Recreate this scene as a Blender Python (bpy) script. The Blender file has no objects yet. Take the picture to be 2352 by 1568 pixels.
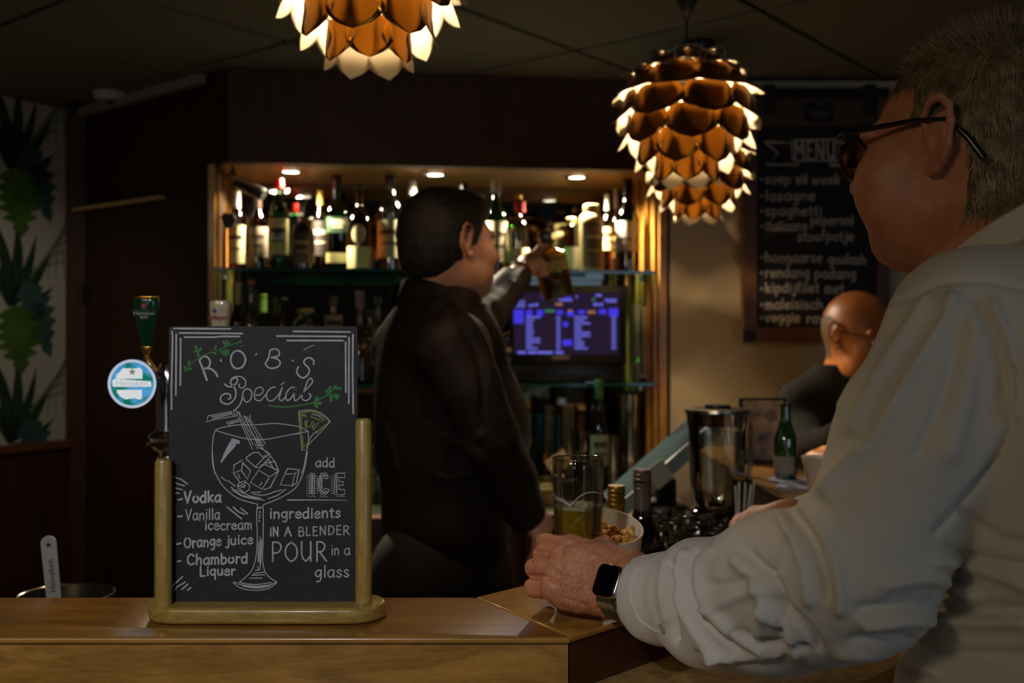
import bpy, bmesh, math, random
import numpy as np
from mathutils import Vector, Matrix
try:
    import openvdb as vdb
except ImportError:
    import pyopenvdb as vdb
random.seed(7); rng = np.random.default_rng(7)
scene = bpy.context.scene
COL = scene.collection
R = math.radians
pi = math.pi
# ------------------------------------------------------------------ camera, world, lights, exposure
FPX, CX, CY, CAMZ = 2400.0, 1176.0, 784.0, 1.43
cam_d = bpy.data.cameras.new('camera'); cam = bpy.data.objects.new('camera', cam_d); COL.objects.link(cam)
cam.location = (0, 0, CAMZ); cam.rotation_euler = (R(90), 0, 0)
cam_d.sensor_width = 36; cam_d.lens = 36 * FPX / 2352; cam_d.clip_start = 0.05
cam_d.dof.use_dof = True; cam_d.dof.focus_distance = 1.17; cam_d.dof.aperture_fstop = 5.2
scene.camera = cam
vs = scene.view_settings
vs.view_transform = 'Standard'; vs.look = 'None'; vs.exposure = 0.18; vs.gamma = 1.0; vs.use_curve_mapping = False
scene.cycles.max_bounces = 8; scene.cycles.diffuse_bounces = 3; scene.cycles.glossy_bounces = 4
scene.cycles.transmission_bounces = 6; scene.cycles.transparent_max_bounces = 24
scene.cycles.caustics_reflective = False; scene.cycles.caustics_refractive = False
scene.cycles.sample_clamp_indirect = 2.0
world = bpy.data.worlds.new('world'); scene.world = world; world.use_nodes = True
world.node_tree.nodes['Background'].inputs[0].default_value = (0.9, 0.75, 0.55, 1)
world.node_tree.nodes['Background'].inputs[1].default_value = 0.008
def add_light(kind, name, loc, power, col, size=0.1, target=None, size_y=None, spot=None, blend=.5):
    d = bpy.data.lights.new(name, kind); d.energy = power; d.color = col
    if kind == 'AREA':
        d.size = size
        if size_y: d.shape = 'RECTANGLE'; d.size_y = size_y
    else: d.shadow_soft_size = size
    if kind == 'SPOT': d.spot_size = R(spot); d.spot_blend = blend
    o = bpy.data.objects.new(name, d); COL.objects.link(o); o.location = loc
    if target is not None:
        o.rotation_euler = (Vector(target) - Vector(loc)).to_track_quat('-Z', 'Y').to_euler()
    return o
add_light('AREA', 'window_daylight', (2.3, -2.6, 1.75), 8.5, (.56, .76, 1.0), 1.8, (.2, 1.6, 1.15), 1.5)
add_light('AREA', 'window_daylight', (-1.6, -2.8, 1.8), 1.4, (.84, .88, 1.0), 1.2, (-.3, 1.3, 1.1), 1.2)
add_light('SPOT', 'room_downlight', (-.55, -.75, 2.22), 36.0, (.96, .95, 1.0), .05, (-.33, 1.17, 1.20), spot=38, blend=.7)
add_light('AREA', 'room_warm_fill_light', (-1.15, -.35, 2.24), 4.2, (1.0, .76, .48), .45, (.1, 1.1, 1.2))  # added warm fill from the left, no lamp seen here; lifts face and sleeves
add_light('SPOT', 'wallpaper_fill_light', (-1.05, 2.3, 2.26), 11.0, (1.0, .92, .78), .06, (-1.85, 3.75, 1.2), spot=52, blend=.8)  # added spot just to brighten the wallpaper; no such fitting is seen
LAMP_POWER, LAMP_COL = 94.0, (1.0, .70, .40)
# ------------------------------------------------------------------ helpers
def W(px, py, Y):
    return Vector(((px - CX) / FPX * Y, Y, CAMZ - (py - CY) / FPX * Y))
def lin(c):
    out = []
    for v in c[:3]:
        v = v / 255.0
        out.append(v / 12.92 if v <= .04045 else ((v + .055) / 1.055) ** 2.4)
    return (out[0], out[1], out[2], 1.0)
def newmat(name):
    m = bpy.data.materials.new(name); m.use_nodes = True
    nt = m.node_tree; return m, nt, nt.nodes['Principled BSDF']
def inp(b, k, v):
    if k in b.inputs: b.inputs[k].default_value = v
def mat(name, rgb, rough=.5, metal=0.0, rgb2=None, scale=20, bump=0.0, bscale=None, stretch=(1, 1, 1), coat=0, spec=None, detail=4, sss=0):
    m, nt, b = newmat(name); N = nt.nodes; Lk = nt.links
    b.inputs['Base Color'].default_value = lin(rgb); b.inputs['Roughness'].default_value = rough
    b.inputs['Metallic'].default_value = metal
    if coat: inp(b, 'Coat Weight', coat); inp(b, 'Coat Roughness', .12)
    if spec is not None: inp(b, 'Specular IOR Level', spec)
    if sss: inp(b, 'Subsurface Weight', sss); inp(b, 'Subsurface Radius', (.012, .004, .002)); inp(b, 'Subsurface Scale', 1.0)
    if rgb2 or bump:
        tc = N.new('ShaderNodeTexCoord'); mp = N.new('ShaderNodeMapping'); mp.inputs['Scale'].default_value = stretch
        Lk.new(tc.outputs['Object'], mp.inputs[0])
    if rgb2:
        n = N.new('ShaderNodeTexNoise'); n.inputs['Scale'].default_value = scale; n.inputs['Detail'].default_value = detail
        Lk.new(mp.outputs[0], n.inputs['Vector'])
        cr = N.new('ShaderNodeValToRGB'); cr.color_ramp.elements[0].position = .33; cr.color_ramp.elements[1].position = .67
        cr.color_ramp.elements[0].color = lin(rgb); cr.color_ramp.elements[1].color = lin(rgb2)
        Lk.new(n.outputs['Fac'], cr.inputs[0]); Lk.new(cr.outputs[0], b.inputs['Base Color'])
    if bump:
        n2 = N.new('ShaderNodeTexNoise'); n2.inputs['Scale'].default_value = bscale or scale * 3; n2.inputs['Detail'].default_value = 5
        Lk.new(mp.outputs[0], n2.inputs['Vector'])
        bp = N.new('ShaderNodeBump'); bp.inputs['Strength'].default_value = bump; bp.inputs['Distance'].default_value = .004
        Lk.new(n2.outputs['Fac'], bp.inputs['Height']); Lk.new(bp.outputs[0], b.inputs['Normal'])
    return m
def wood(name, c1, c2, rough=.35, stretch=(1, 8, 8), scale=6, coat=0.0, dist=2.5, knots=False, bump=.08):
    m, nt, b = newmat(name); N = nt.nodes; Lk = nt.links
    tc = N.new('ShaderNodeTexCoord'); mp = N.new('ShaderNodeMapping'); mp.inputs['Scale'].default_value = stretch
    Lk.new(tc.outputs['Object'], mp.inputs[0])
    n = N.new('ShaderNodeTexNoise'); n.inputs['Scale'].default_value = scale; n.inputs['Detail'].default_value = 8; n.inputs['Distortion'].default_value = dist
    n.inputs['Roughness'].default_value = .62
    Lk.new(mp.outputs[0], n.inputs['Vector'])
    n3 = N.new('ShaderNodeTexNoise'); n3.inputs['Scale'].default_value = scale * 14; n3.inputs['Detail'].default_value = 3
    Lk.new(mp.outputs[0], n3.inputs['Vector'])
    mx = N.new('ShaderNodeMath'); mx.operation = 'MULTIPLY_ADD'; mx.inputs[1].default_value = .28; Lk.new(n3.outputs['Fac'], mx.inputs[0]); Lk.new(n.outputs['Fac'], mx.inputs[2])
    cr = N.new('ShaderNodeValToRGB'); cr.color_ramp.elements[0].position = .48; cr.color_ramp.elements[1].position = .8
    cr.color_ramp.elements[0].color = lin(c1); cr.color_ramp.elements[1].color = lin(c2)
    Lk.new(mx.outputs[0], cr.inputs[0]); Lk.new(cr.outputs[0], b.inputs['Base Color'])
    b.inputs['Roughness'].default_value = rough
    if coat: inp(b, 'Coat Weight', coat); inp(b, 'Coat Roughness', .16)
    bp = N.new('ShaderNodeBump'); bp.inputs['Strength'].default_value = bump; bp.inputs['Distance'].default_value = .002
    Lk.new(mx.outputs[0], bp.inputs['Height']); Lk.new(bp.outputs[0], b.inputs['Normal'])
    return m
def thin_glass(name, rgb, refl=.12, rough=.03):
    """tinted see-through glass: transparent body plus fresnel gloss"""
    m = bpy.data.materials.new(name); m.use_nodes = True; nt = m.node_tree; N = nt.nodes; Lk = nt.links; N.clear()
    o = N.new('ShaderNodeOutputMaterial'); mix = N.new('ShaderNodeMixShader'); t = N.new('ShaderNodeBsdfTransparent')
    g = N.new('ShaderNodeBsdfGlossy'); lw = N.new('ShaderNodeLayerWeight'); lw.inputs['Blend'].default_value = .35
    mr = N.new('ShaderNodeMapRange'); mr.inputs['To Min'].default_value = refl * .45; mr.inputs['To Max'].default_value = min(1, refl * 5)
    g.inputs['Roughness'].default_value = rough; g.inputs['Color'].default_value = (.9, .9, .9, 1)
    t.inputs['Color'].default_value = lin(rgb)
    Lk.new(lw.outputs['Fresnel'], mr.inputs['Value']); Lk.new(mr.outputs[0], mix.inputs[0])
    Lk.new(t.outputs[0], mix.inputs[1]); Lk.new(g.outputs[0], mix.inputs[2]); Lk.new(mix.outputs[0], o.inputs[0])
    return m
def emit(name, rgb, s):
    m = bpy.data.materials.new(name); m.use_nodes = True; nt = m.node_tree; nt.nodes.clear()
    o = nt.nodes.new('ShaderNodeOutputMaterial'); e = nt.nodes.new('ShaderNodeEmission')
    e.inputs[0].default_value = lin(rgb); e.inputs[1].default_value = s; nt.links.new(e.outputs[0], o.inputs[0]); return m
def mesh_obj(name, verts, faces, mats, parent=None, smooth=False, midx=None):
    me = bpy.data.meshes.new(name); me.from_pydata([tuple(map(float, v)) for v in verts], [], [tuple(map(int, f)) for f in faces])
    if not isinstance(mats, (list, tuple)): mats = [mats]
    for m in mats: me.materials.append(m)
    if midx is not None: me.polygons.foreach_set('material_index', np.asarray(midx, dtype=np.int32))
    if smooth: me.polygons.foreach_set('use_smooth', np.ones(len(me.polygons), dtype=bool))
    me.update()
    o = bpy.data.objects.new(name, me); COL.objects.link(o)
    if parent is not None: o.parent = parent
    return o
def bm_obj(name, bm, mats, parent=None, smooth=None):
    me = bpy.data.meshes.new(name); bm.normal_update(); bm.to_mesh(me); bm.free()
    if not isinstance(mats, (list, tuple)): mats = [mats]
    for m in mats: me.materials.append(m)
    if smooth is not None:
        me.polygons.foreach_set('use_smooth', np.ones(len(me.polygons), dtype=bool))
        if smooth < 180:
            try: me.set_sharp_from_angle(angle=R(smooth))
            except Exception: pass
    o = bpy.data.objects.new(name, me); COL.objects.link(o)
    if parent is not None: o.parent = parent
    return o
def tag(o, label, cat, group=None, kind=None):
    if label: o['label'] = label
    if cat: o['category'] = cat
    if group: o['group'] = group
    if kind: o['kind'] = kind
    return o
def thing(name, loc, label, cat, group=None, rz=0, rot=None):
    o = bpy.data.objects.new(name, None); COL.objects.link(o); o.location = loc
    o.empty_display_size = .05
    o.rotation_euler = rot if rot else (0, 0, rz)
    return tag(o, label, cat, group)
def struct(o): o['kind'] = 'structure'; return o
def box(bm, c, s, rz=0, bev=0, seg=2, M=None):
    r = bmesh.ops.create_cube(bm, size=1)
    vs_ = r['verts']
    mtx = Matrix.Translation(c) @ Matrix.Rotation(rz, 4, 'Z') @ Matrix.Diagonal((s[0], s[1], s[2], 1))
    if M is not None: mtx = M @ mtx
    bmesh.ops.transform(bm, matrix=mtx, verts=vs_)
    if bev:
        es = list({e for v in vs_ for e in v.link_edges})
        bmesh.ops.bevel(bm, geom=es, offset=bev, segments=seg, profile=.5, affect='EDGES')
    return vs_
def box_obj(name, c, s, m, parent=None, rz=0, bev=0, seg=2, M=None):
    bm = bmesh.new(); box(bm, (0, 0, 0), s, 0, bev, seg)
    o = bm_obj(name, bm, m, parent, smooth=35 if bev else None)
    if M is not None: o.matrix_local = M @ Matrix.Translation(c) @ Matrix.Rotation(rz, 4, 'Z')
    else: o.location = c; o.rotation_euler = (0, 0, rz)
    return o
def lathe(bm, prof, n=24, M=None, power=2.0, sx=1, sy=1, mi=0):
    """prof: (r,z) list; power>2 gives squarish section"""
    rings = []
    for r, z in prof:
        if r < 1e-6:
            v = Vector((0, 0, z)); rings.append([bm.verts.new(M @ v if M else v)]); continue
        ring = []
        for i in range(n):
            a = 2 * pi * (i + .5) / n; c, s = math.cos(a), math.sin(a)
            k = 1.0 if power == 2 else 1 / (abs(c) ** power + abs(s) ** power) ** (1 / power)
            v = Vector((r * k * c * sx, r * k * s * sy, z)); ring.append(bm.verts.new(M @ v if M else v))
        rings.append(ring)
    for a, b in zip(rings[:-1], rings[1:]):
        if len(a) == 1 and len(b) == 1: continue
        for i in range(n):
            j = (i + 1) % n
            try:
                if len(a) == 1: f = bm.faces.new((a[0], b[j], b[i]))
                elif len(b) == 1: f = bm.faces.new((a[i], a[j], b[0]))
                else: f = bm.faces.new((a[i], a[j], b[j], b[i]))
                f.material_index = mi
            except ValueError: pass
def lathe_obj(name, prof, m, parent=None, n=24, loc=(0, 0, 0), power=2.0, sx=1, sy=1, rot=None, smooth=40):
    bm = bmesh.new(); lathe(bm, prof, n, None, power, sx, sy)
    bmesh.ops.recalc_face_normals(bm, faces=bm.faces)
    o = bm_obj(name, bm, m, parent, smooth=smooth); o.location = loc
    if rot: o.rotation_euler = rot
    return o
def tube(bm, pts, r, n=8, cap=True):
    pts = [Vector(p) for p in pts]; rr = r if isinstance(r, (list, tuple)) else [r] * len(pts)
    rings = []; up = None
    for i, p in enumerate(pts):
        t = (pts[min(i + 1, len(pts) - 1)] - pts[max(i - 1, 0)])
        if t.length < 1e-9: t = Vector((0, 0, 1))
        t.normalize()
        if up is None:
            up = Vector((0, 0, 1)) if abs(t.z) < .9 else Vector((1, 0, 0))
        a = t.cross(up).normalized(); b = a.cross(t).normalized(); up = b
        rings.append([bm.verts.new(p + (a * math.cos(2 * pi * k / n) + b * math.sin(2 * pi * k / n)) * rr[i]) for k in range(n)])
    for A, B in zip(rings[:-1], rings[1:]):
        for i in range(n): bm.faces.new((A[i], A[(i + 1) % n], B[(i + 1) % n], B[i]))
    if cap: bm.faces.new(rings[0][::-1]); bm.faces.new(rings[-1])
def tube_obj(name, pts, r, m, parent=None, n=8):
    bm = bmesh.new(); tube(bm, pts, r, n); bmesh.ops.recalc_face_normals(bm, faces=bm.faces); return bm_obj(name, bm, m, parent, smooth=60)
def prism(bm, poly, z0, z1, bev=0, mi=0, seg=3):
    lo = [bm.verts.new((x, y, z0)) for x, y in poly]; hi = [bm.verts.new((x, y, z1)) for x, y in poly]
    n = len(poly); bm.faces.new(lo[::-1]); top = bm.faces.new(hi)
    for i in range(n): bm.faces.new((lo[i], lo[(i + 1) % n], hi[(i + 1) % n], hi[i]))
    bmesh.ops.recalc_face_normals(bm, faces=bm.faces)
    if bev: bmesh.ops.bevel(bm, geom=[e for e in bm.edges if abs(e.verts[0].co.z - e.verts[1].co.z) < 1e-6], offset=bev, segments=seg, profile=.5, affect='EDGES')
def prism_obj(name, poly, z0, z1, m, parent=None, bev=0):
    bm = bmesh.new(); prism(bm, poly, z0, z1, bev); return bm_obj(name, bm, m, parent, smooth=35 if bev else None)
def cat(pts, n=6):
    """catmull-rom through points"""
    pts = [np.array(p, float) for p in pts]
    if len(pts) < 3: return pts
    P = [2 * pts[0] - pts[1]] + pts + [2 * pts[-1] - pts[-2]]; out = []
    for i in range(1, len(P) - 2):
        a, b, c, d = P[i - 1], P[i], P[i + 1], P[i + 2]
        for k in range(n):
            t = k / n
            out.append(.5 * ((2 * b) + (c - a) * t + (2 * a - 5 * b + 4 * c - d) * t * t + (-a + 3 * b - 3 * c + d) * t ** 3))
    out.append(pts[-1]); return out
_FONT = {}
def text_mesh(name, s, size, m, parent=None, loc=(0, 0, 0), rot=(0, 0, 0), extr=0.0, sx=1, align='CENTER', bold=0.0):
    cu = bpy.data.curves.new('text', 'FONT'); cu.body = s; cu.size = size; cu.extrude = extr; cu.align_x = align; cu.align_y = 'CENTER'; cu.offset = bold; cu.resolution_u = 3
    t = bpy.data.objects.new('text', cu); COL.objects.link(t)
    dg = bpy.context.evaluated_depsgraph_get(); me = bpy.data.meshes.new_from_object(t.evaluated_get(dg))
    bpy.data.objects.remove(t); bpy.data.curves.remove(cu)
    me.name = name; me.materials.clear(); me.materials.append(m)
    o = bpy.data.objects.new(name, me); COL.objects.link(o); o.location = loc; o.rotation_euler = rot; o.scale = (sx, 1, 1)
    if parent is not None: o.parent = parent
    return o
# ------------------------------------------------------------------ signed-distance modelling (bodies, clothes, hands)
class SDF:
    def __init__(s, lo, hi, h):
        s.lo = np.array(lo, float); s.h = h; s.n = np.ceil((np.array(hi, float) - s.lo) / h).astype(int) + 1
        s.g = np.full(tuple(s.n), .06, dtype=np.float32)
    def _ap(s, fn, lo, hi, k, op='u'):
        m = k + 3 * s.h + .004
        a = np.clip(np.floor((np.array(lo) - m - s.lo) / s.h).astype(int), 0, s.n); b = np.clip(np.ceil((np.array(hi) + m - s.lo) / s.h).astype(int) + 1, 0, s.n)
        if np.any(b <= a): return
        x = (s.lo[0] + s.h * np.arange(a[0], b[0])).astype(np.float32)[:, None, None]
        y = (s.lo[1] + s.h * np.arange(a[1], b[1])).astype(np.float32)[None, :, None]
        z = (s.lo[2] + s.h * np.arange(a[2], b[2])).astype(np.float32)[None, None, :]
        d = fn(x, y, z); sl = (slice(a[0], b[0]), slice(a[1], b[1]), slice(a[2], b[2])); o = s.g[sl]
        if op == 'u':
            if k > 0:
                q = np.maximum(k - np.abs(o - d), 0) / k; s.g[sl] = np.minimum(o, d) - q * q * k * .25
            else: s.g[sl] = np.minimum(o, d)
        else:
            d = -d
            if k > 0:
                q = np.maximum(k - np.abs(o - d), 0) / k; s.g[sl] = np.maximum(o, d) + q * q * k * .25
            else: s.g[sl] = np.maximum(o, d)
    def cone(s, a, b, ra, rb, k=.01, op='u'):
        a = np.array(a, float); b = np.array(b, float); ba = b - a; L = max(float(ba @ ba), 1e-10)
        def fn(x, y, z):
            px, py, pz = x - a[0], y - a[1], z - a[2]
            t = np.clip((px * ba[0] + py * ba[1] + pz * ba[2]) / L, 0, 1).astype(np.float32)
            return np.sqrt((px - t * ba[0]) ** 2 + (py - t * ba[1]) ** 2 + (pz - t * ba[2]) ** 2) - (ra + t * (rb - ra))
        rm = max(ra, rb); s._ap(fn, np.minimum(a, b) - rm, np.maximum(a, b) + rm, k, op)
    def chain(s, pts, k=.01, op='u'):
        for (p, r), (q, t) in zip(pts[:-1], pts[1:]): s.cone(p, q, r, t, k, op)
    def ell(s, c, r, axes=None, k=.01, op='u'):
        c = np.array(c, float); r = np.array(r, float); A = np.eye(3) if axes is None else np.array([np.array(v) / np.linalg.norm(v) for v in axes])
        def fn(x, y, z):
            px, py, pz = x - c[0], y - c[1], z - c[2]
            q = [(px * A[i][0] + py * A[i][1] + pz * A[i][2]) for i in range(3)]
            k0 = np.sqrt(sum((q[i] / r[i]) ** 2 for i in range(3))); k1 = np.sqrt(sum((q[i] / r[i] ** 2) ** 2 for i in range(3)))
            return k0 * (k0 - 1) / np.maximum(k1, 1e-6)
        e = np.sqrt(((A * r[:, None]) ** 2).sum(0)); s._ap(fn, c - e, c + e, k, op)
    def torus_band(s): pass
    def mesh(s, smooth=1):
        g = vdb.FloatGrid(.06); g.copyFromArray(np.ascontiguousarray(s.g), tolerance=0)
        p, q = g.convertToQuads(isovalue=0.0)
        p = p * s.h + s.lo; q = q[:, ::-1].astype(np.int64)
        for _ in range(smooth): p = lap(p, q, .5)
        return p, q
def lap(p, q, w):
    acc = np.zeros_like(p); cnt = np.zeros(len(p))
    for i in range(4):
        a, b = q[:, i], q[:, (i + 1) % 4]
        for c in range(3):
            acc[:, c] += np.bincount(a, weights=p[b, c], minlength=len(p)) + np.bincount(b, weights=p[a, c], minlength=len(p))
        cnt += np.bincount(a, minlength=len(p)) + np.bincount(b, minlength=len(p))
    return p * (1 - w) + w * acc / np.maximum(cnt, 1)[:, None]
def vnormals(p, q):
    n = np.cross(p[q[:, 2]] - p[q[:, 0]], p[q[:, 3]] - p[q[:, 1]]); vn = np.zeros_like(p)
    for i in range(4):
        for c in range(3): vn[:, c] += np.bincount(q[:, i], weights=n[:, c], minlength=len(p))
    return vn / np.maximum(np.linalg.norm(vn, axis=1), 1e-12)[:, None]
def orient(p, q):
    """make normals point outwards (positive enclosed volume)"""
    v = np.einsum('ij,ij->i', p[q[:, 0]], np.cross(p[q[:, 1]], p[q[:, 2]])).sum() + np.einsum('ij,ij->i', p[q[:, 0]], np.cross(p[q[:, 2]], p[q[:, 3]])).sum()
    return q if v > 0 else q[:, ::-1]
def project(p):
    return np.stack([CX + FPX * p[:, 0] / p[:, 1], CY - FPX * (p[:, 2] - CAMZ) / p[:, 1]], 1)
def seg_dist(P, line):
    best = np.full(len(P), 1e9); L = np.array(line, float)
    for a, b in zip(L[:-1], L[1:]):
        ba = b - a; t = np.clip(((P - a) @ ba) / max(ba @ ba, 1e-9), 0, 1)
        best = np.minimum(best, np.linalg.norm(P - a - t[:, None] * ba, axis=1))
    return best
def folds(p, q, strokes):
    """cloth folds pushed into the surface along its normals; each stroke = polyline as seen, width, height(m)"""
    P = project(p); n = vnormals(p, q); view = p - np.array([0, 0, CAMZ]); view /= np.linalg.norm(view, axis=1)[:, None]
    facing = np.clip(-(n * view).sum(1) * 2.5, 0, 1); d = np.zeros(len(p))
    for line, w, h in strokes:
        L = cat(line, 5); m = (P[:, 0] > min(x[0] for x in L) - 3 * w) & (P[:, 0] < max(x[0] for x in L) + 3 * w) & (P[:, 1] > min(x[1] for x in L) - 3 * w) & (P[:, 1] < max(x[1] for x in L) + 3 * w)
        if not m.any(): continue
        dd = seg_dist(P[m], L); d[m] += h * np.exp(-(dd / w) ** 2)
    return p + n * (d * facing)[:, None]
def vnoise(p, scale, seed=0):
    """smooth value noise, vectorised"""
    r = np.random.default_rng(seed); T = r.random((16, 16, 16)); x = p * scale + 100; i = np.floor(x).astype(int); f = x - i; f = f * f * (3 - 2 * f); out = 0
    for a in (0, 1):
        for b in (0, 1):
            for c in (0, 1):
                w = (f[:, 0] if a else 1 - f[:, 0]) * (f[:, 1] if b else 1 - f[:, 1]) * (f[:, 2] if c else 1 - f[:, 2])
                out = out + w * T[(i[:, 0] + a) % 16, (i[:, 1] + b) % 16, (i[:, 2] + c) % 16]
    return out - .5
def join_quads(lst):
    P, Q, o = [], [], 0
    for p, q in lst: P.append(p); Q.append(q + o); o += len(p)
    return np.concatenate(P), np.concatenate(Q)
def quad_obj(name, p, q, mats, parent=None, midx=None):
    me = bpy.data.meshes.new(name); me.vertices.add(len(p)); me.vertices.foreach_set('co', p.astype(np.float32).ravel())
    nq = len(q); me.loops.add(nq * 4); me.loops.foreach_set('vertex_index', q.astype(np.int32).ravel())
    me.polygons.add(nq); me.polygons.foreach_set('loop_start', np.arange(0, nq * 4, 4, dtype=np.int32))
    try: me.polygons.foreach_set('loop_total', np.full(nq, 4, dtype=np.int32))
    except Exception: pass
    if not isinstance(mats, (list, tuple)): mats = [mats]
    for m in mats: me.materials.append(m)
    me.update(calc_edges=True); me.validate()
    me.polygons.foreach_set('use_smooth', np.ones(len(me.polygons), dtype=bool))
    if midx is not None: me.polygons.foreach_set('material_index', np.asarray(midx, dtype=np.int32))
    o = bpy.data.objects.new(name, me); COL.objects.link(o)
    if parent is not None: o.parent = parent
    return o
def keep(o, parent):
    """parent a mesh modelled in world coordinates"""
    o.parent = parent
    M = Matrix.LocRotScale(parent.location, parent.rotation_euler, None)
    o.matrix_parent_inverse = M.inverted(); return o
# ------------------------------------------------------------------ materials
M_ceiling = mat('ceiling_tile', (124, 125, 120), .85, bump=.15, bscale=120)
M_grid = mat('ceiling_joint', (22, 20, 16), .8)
M_cove = mat('cove_paint', (150, 150, 146), .7)
M_wall = mat('beige_plaster', (216, 198, 162), .85, rgb2=(208, 190, 154), scale=2, bump=.05, bscale=90)
M_darkwood = wood('dark_walnut', (54, 30, 8), (78, 45, 14), .55, (14, 14, 1.0), 3.0, coat=.0)
M_darkwood_l = wood('dark_walnut_angled', (50, 26, 7), (68, 37, 11), .55, (14, 14, 1.0), 3.0, coat=.0)
M_honey = wood('honey_oak', (176, 120, 42), (208, 152, 66), .4, (14, 14, 1.2), 3.0, coat=.3)
M_ledge = wood('bar_top_wood', (142, 98, 36), (180, 132, 58), .30, (1.2, 14, 14), 4.2, coat=.55, dist=1.0, bump=.04)
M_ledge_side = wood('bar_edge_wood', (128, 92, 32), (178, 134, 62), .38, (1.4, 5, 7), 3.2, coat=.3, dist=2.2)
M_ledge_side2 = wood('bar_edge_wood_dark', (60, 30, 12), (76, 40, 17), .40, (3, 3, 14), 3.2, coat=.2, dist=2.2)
M_lower = wood('worn_light_wood', (150, 118, 64), (204, 168, 104), .5, (3, 3, 3), 3.5, coat=.1, dist=4)
M_floor = wood('floor_boards', (70, 48, 28), (96, 68, 40), .5, (1.2, 12, 12), 3)
M_steel_top = mat('steel_worktop', (120, 116, 108), .35, .9, bump=.05, bscale=60)
M_blackp = mat('black_plastic', (16, 16, 17), .35)
M_blackm = mat('black_matt', (20, 19, 18), .7)
M_chrome = mat('chrome', (205, 205, 205), .10, 1.0)
M_steel = mat('brushed_steel', (170, 165, 150), .25, 1.0)
M_white = mat('white_ceramic', (226, 222, 210), .25, coat=.4)
M_paperw = mat('white_paper', (222, 216, 198), .6)
M_board = mat('chalkboard', (30, 31, 32), .62, rgb2=(40, 41, 42), scale=160, bump=.05, bscale=300)
M_chalk = mat('chalk_pen', (196, 196, 208), .65, rgb2=(176, 176, 190), scale=90)
M_chalkg = mat('green_chalk_pen', (64, 138, 74), .65, rgb2=(52, 120, 62), scale=60)
M_chalko = mat('olive_chalk_pen', (112, 134, 36), .65)
M_oak = wood('sign_oak', (148, 122, 52), (186, 158, 82), .34, (3, 12, 14), 7, coat=.45, dist=1.6)
M_oakv = wood('sign_oak_post', (150, 124, 56), (188, 160, 86), .34, (14, 14, 2.4), 7, coat=.45, dist=1.6)
# ------------------------------------------------------------------ setting
struct(box_obj('floor', (0, 1.0, -.02), (9, 10, .04), M_floor))
ceil_z = 2.301
ce = struct(box_obj('ceiling', (.5, 1.2, ceil_z + .05), (7.6, 7.4, .06), M_grid))
a51 = R(51.0); ua = Vector((math.cos(a51), math.sin(a51), 0)); ub = Vector((math.sin(a51), -math.cos(a51), 0))
tile_me = None
bm = bmesh.new(); box(bm, (0, 0, 0), (.584, .584, .02), 0, .004, 1); tile_me = bpy.data.meshes.new('ceiling_tile'); bm.to_mesh(tile_me); bm.free(); tile_me.materials.append(M_ceiling)
for i in range(-8, 6):
    for j in range(-8, 6):
        p = ua * (1.96 + .6 * i + .3) + ub * (-1.23 + .6 * j + .3)
        if -2.6 < p.x < 2.9 and -.6 < p.y < 3.9:
            o = bpy.data.objects.new('ceiling_tile', tile_me); COL.objects.link(o)
            o.location = (p.x, p.y, ceil_z + .012); o.rotation_euler = (0, 0, a51); keep(o, ce)
# cabinet frame: 7 degrees of yaw
CA = R(7.0); CO = Vector((-.909, 3.35, 0)); Uc = Vector((math.cos(CA), math.sin(CA), 0)); Nc = Vector((-math.sin(CA), math.cos(CA), 0))
def CS(px, d):
    k = (px - CX) / FPX
    return (k * (CO.y + d * Nc.y) - (CO.x + d * Nc.x)) / (Uc.x - k * Uc.y)
def CP(px, py, d):
    s = CS(px, d); p = CO + Uc * s + Nc * d; p.z = CAMZ - (py - CY) / FPX * p.y; return p
def CW(s, d, z): p = CO + Uc * s + Nc * d; p.z = z; return p
cab = thing('back_bar_cabinet', CW(.6, .2, 0), 'dark wooden back bar cabinet with a lit mirrored niche of bottles', 'cabinet', rz=CA)
CM = Matrix.LocRotScale(cab.location, cab.rotation_euler, None).inverted()
def cbox(name, s0, s1, d0, d1, z0, z1, m, parent=cab, bev=0):
    o = box_obj(name, (0, 0, 0), (abs(s1 - s0), abs(d1 - d0), abs(z1 - z0)), m, None, 0, bev)
    o.location = CW((s0 + s1) / 2, (d0 + d1) / 2, (z0 + z1) / 2); o.rotation_euler = (0, 0, CA)
    if parent is not None: keep(o, parent)
    return o
NZT = CP(900, 382, 0).z; NZB = .905; sL = CS(493, .03); sR = CS(1512, .0); DB = .42
cbox('fascia_panel', -.0, sR + .03, -.02, .03, NZT, ceil_z - .002, M_darkwood)
cbox('niche_soffit', sL, sR, .03, DB, NZT, NZT + .018, M_honey)
cbox('side_panel', sL - .02, sL, .03, DB, NZB, NZT, M_honey); 
sd = cbox('side_panel', sR, sR + .028, .0, DB, 0, ceil_z - .01, M_darkwood)
cbox('side_lining', sR - .012, sR, .01, DB, NZB, NZT, M_honey)
cbox('edge_strip', sR + .001, sR + .026, -.012, .001, NZB, NZT + .003, M_honey)
for k in range(3):
    cbox('side_batten', sR - .024, sR - .012, .06 + k * .12, .09 + k * .12, NZB, NZT - .002, M_honey)
    cbox('side_batten', sL, sL + .012, .06 + k * .12, .09 + k * .12, NZB, NZT - .002, M_honey)
M_mirror = mat('dark_mirror', (120, 122, 118), .03, 1.0)
cbox('mirror_back', sL, sR, DB, DB + .01, NZB, NZT, M_mirror)
cbox('soffit_rail', sL, sR, DB - .012, DB - .002, NZT - .012, NZT, M_darkwood)
cbox('cabinet_carcass', sL - .02, sR, -.28, DB, .04, NZB - .035, M_darkwood)
cbox('counter_slab', sL - .02, sR, -.30, DB, NZB - .035, NZB, M_darkwood)
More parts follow.
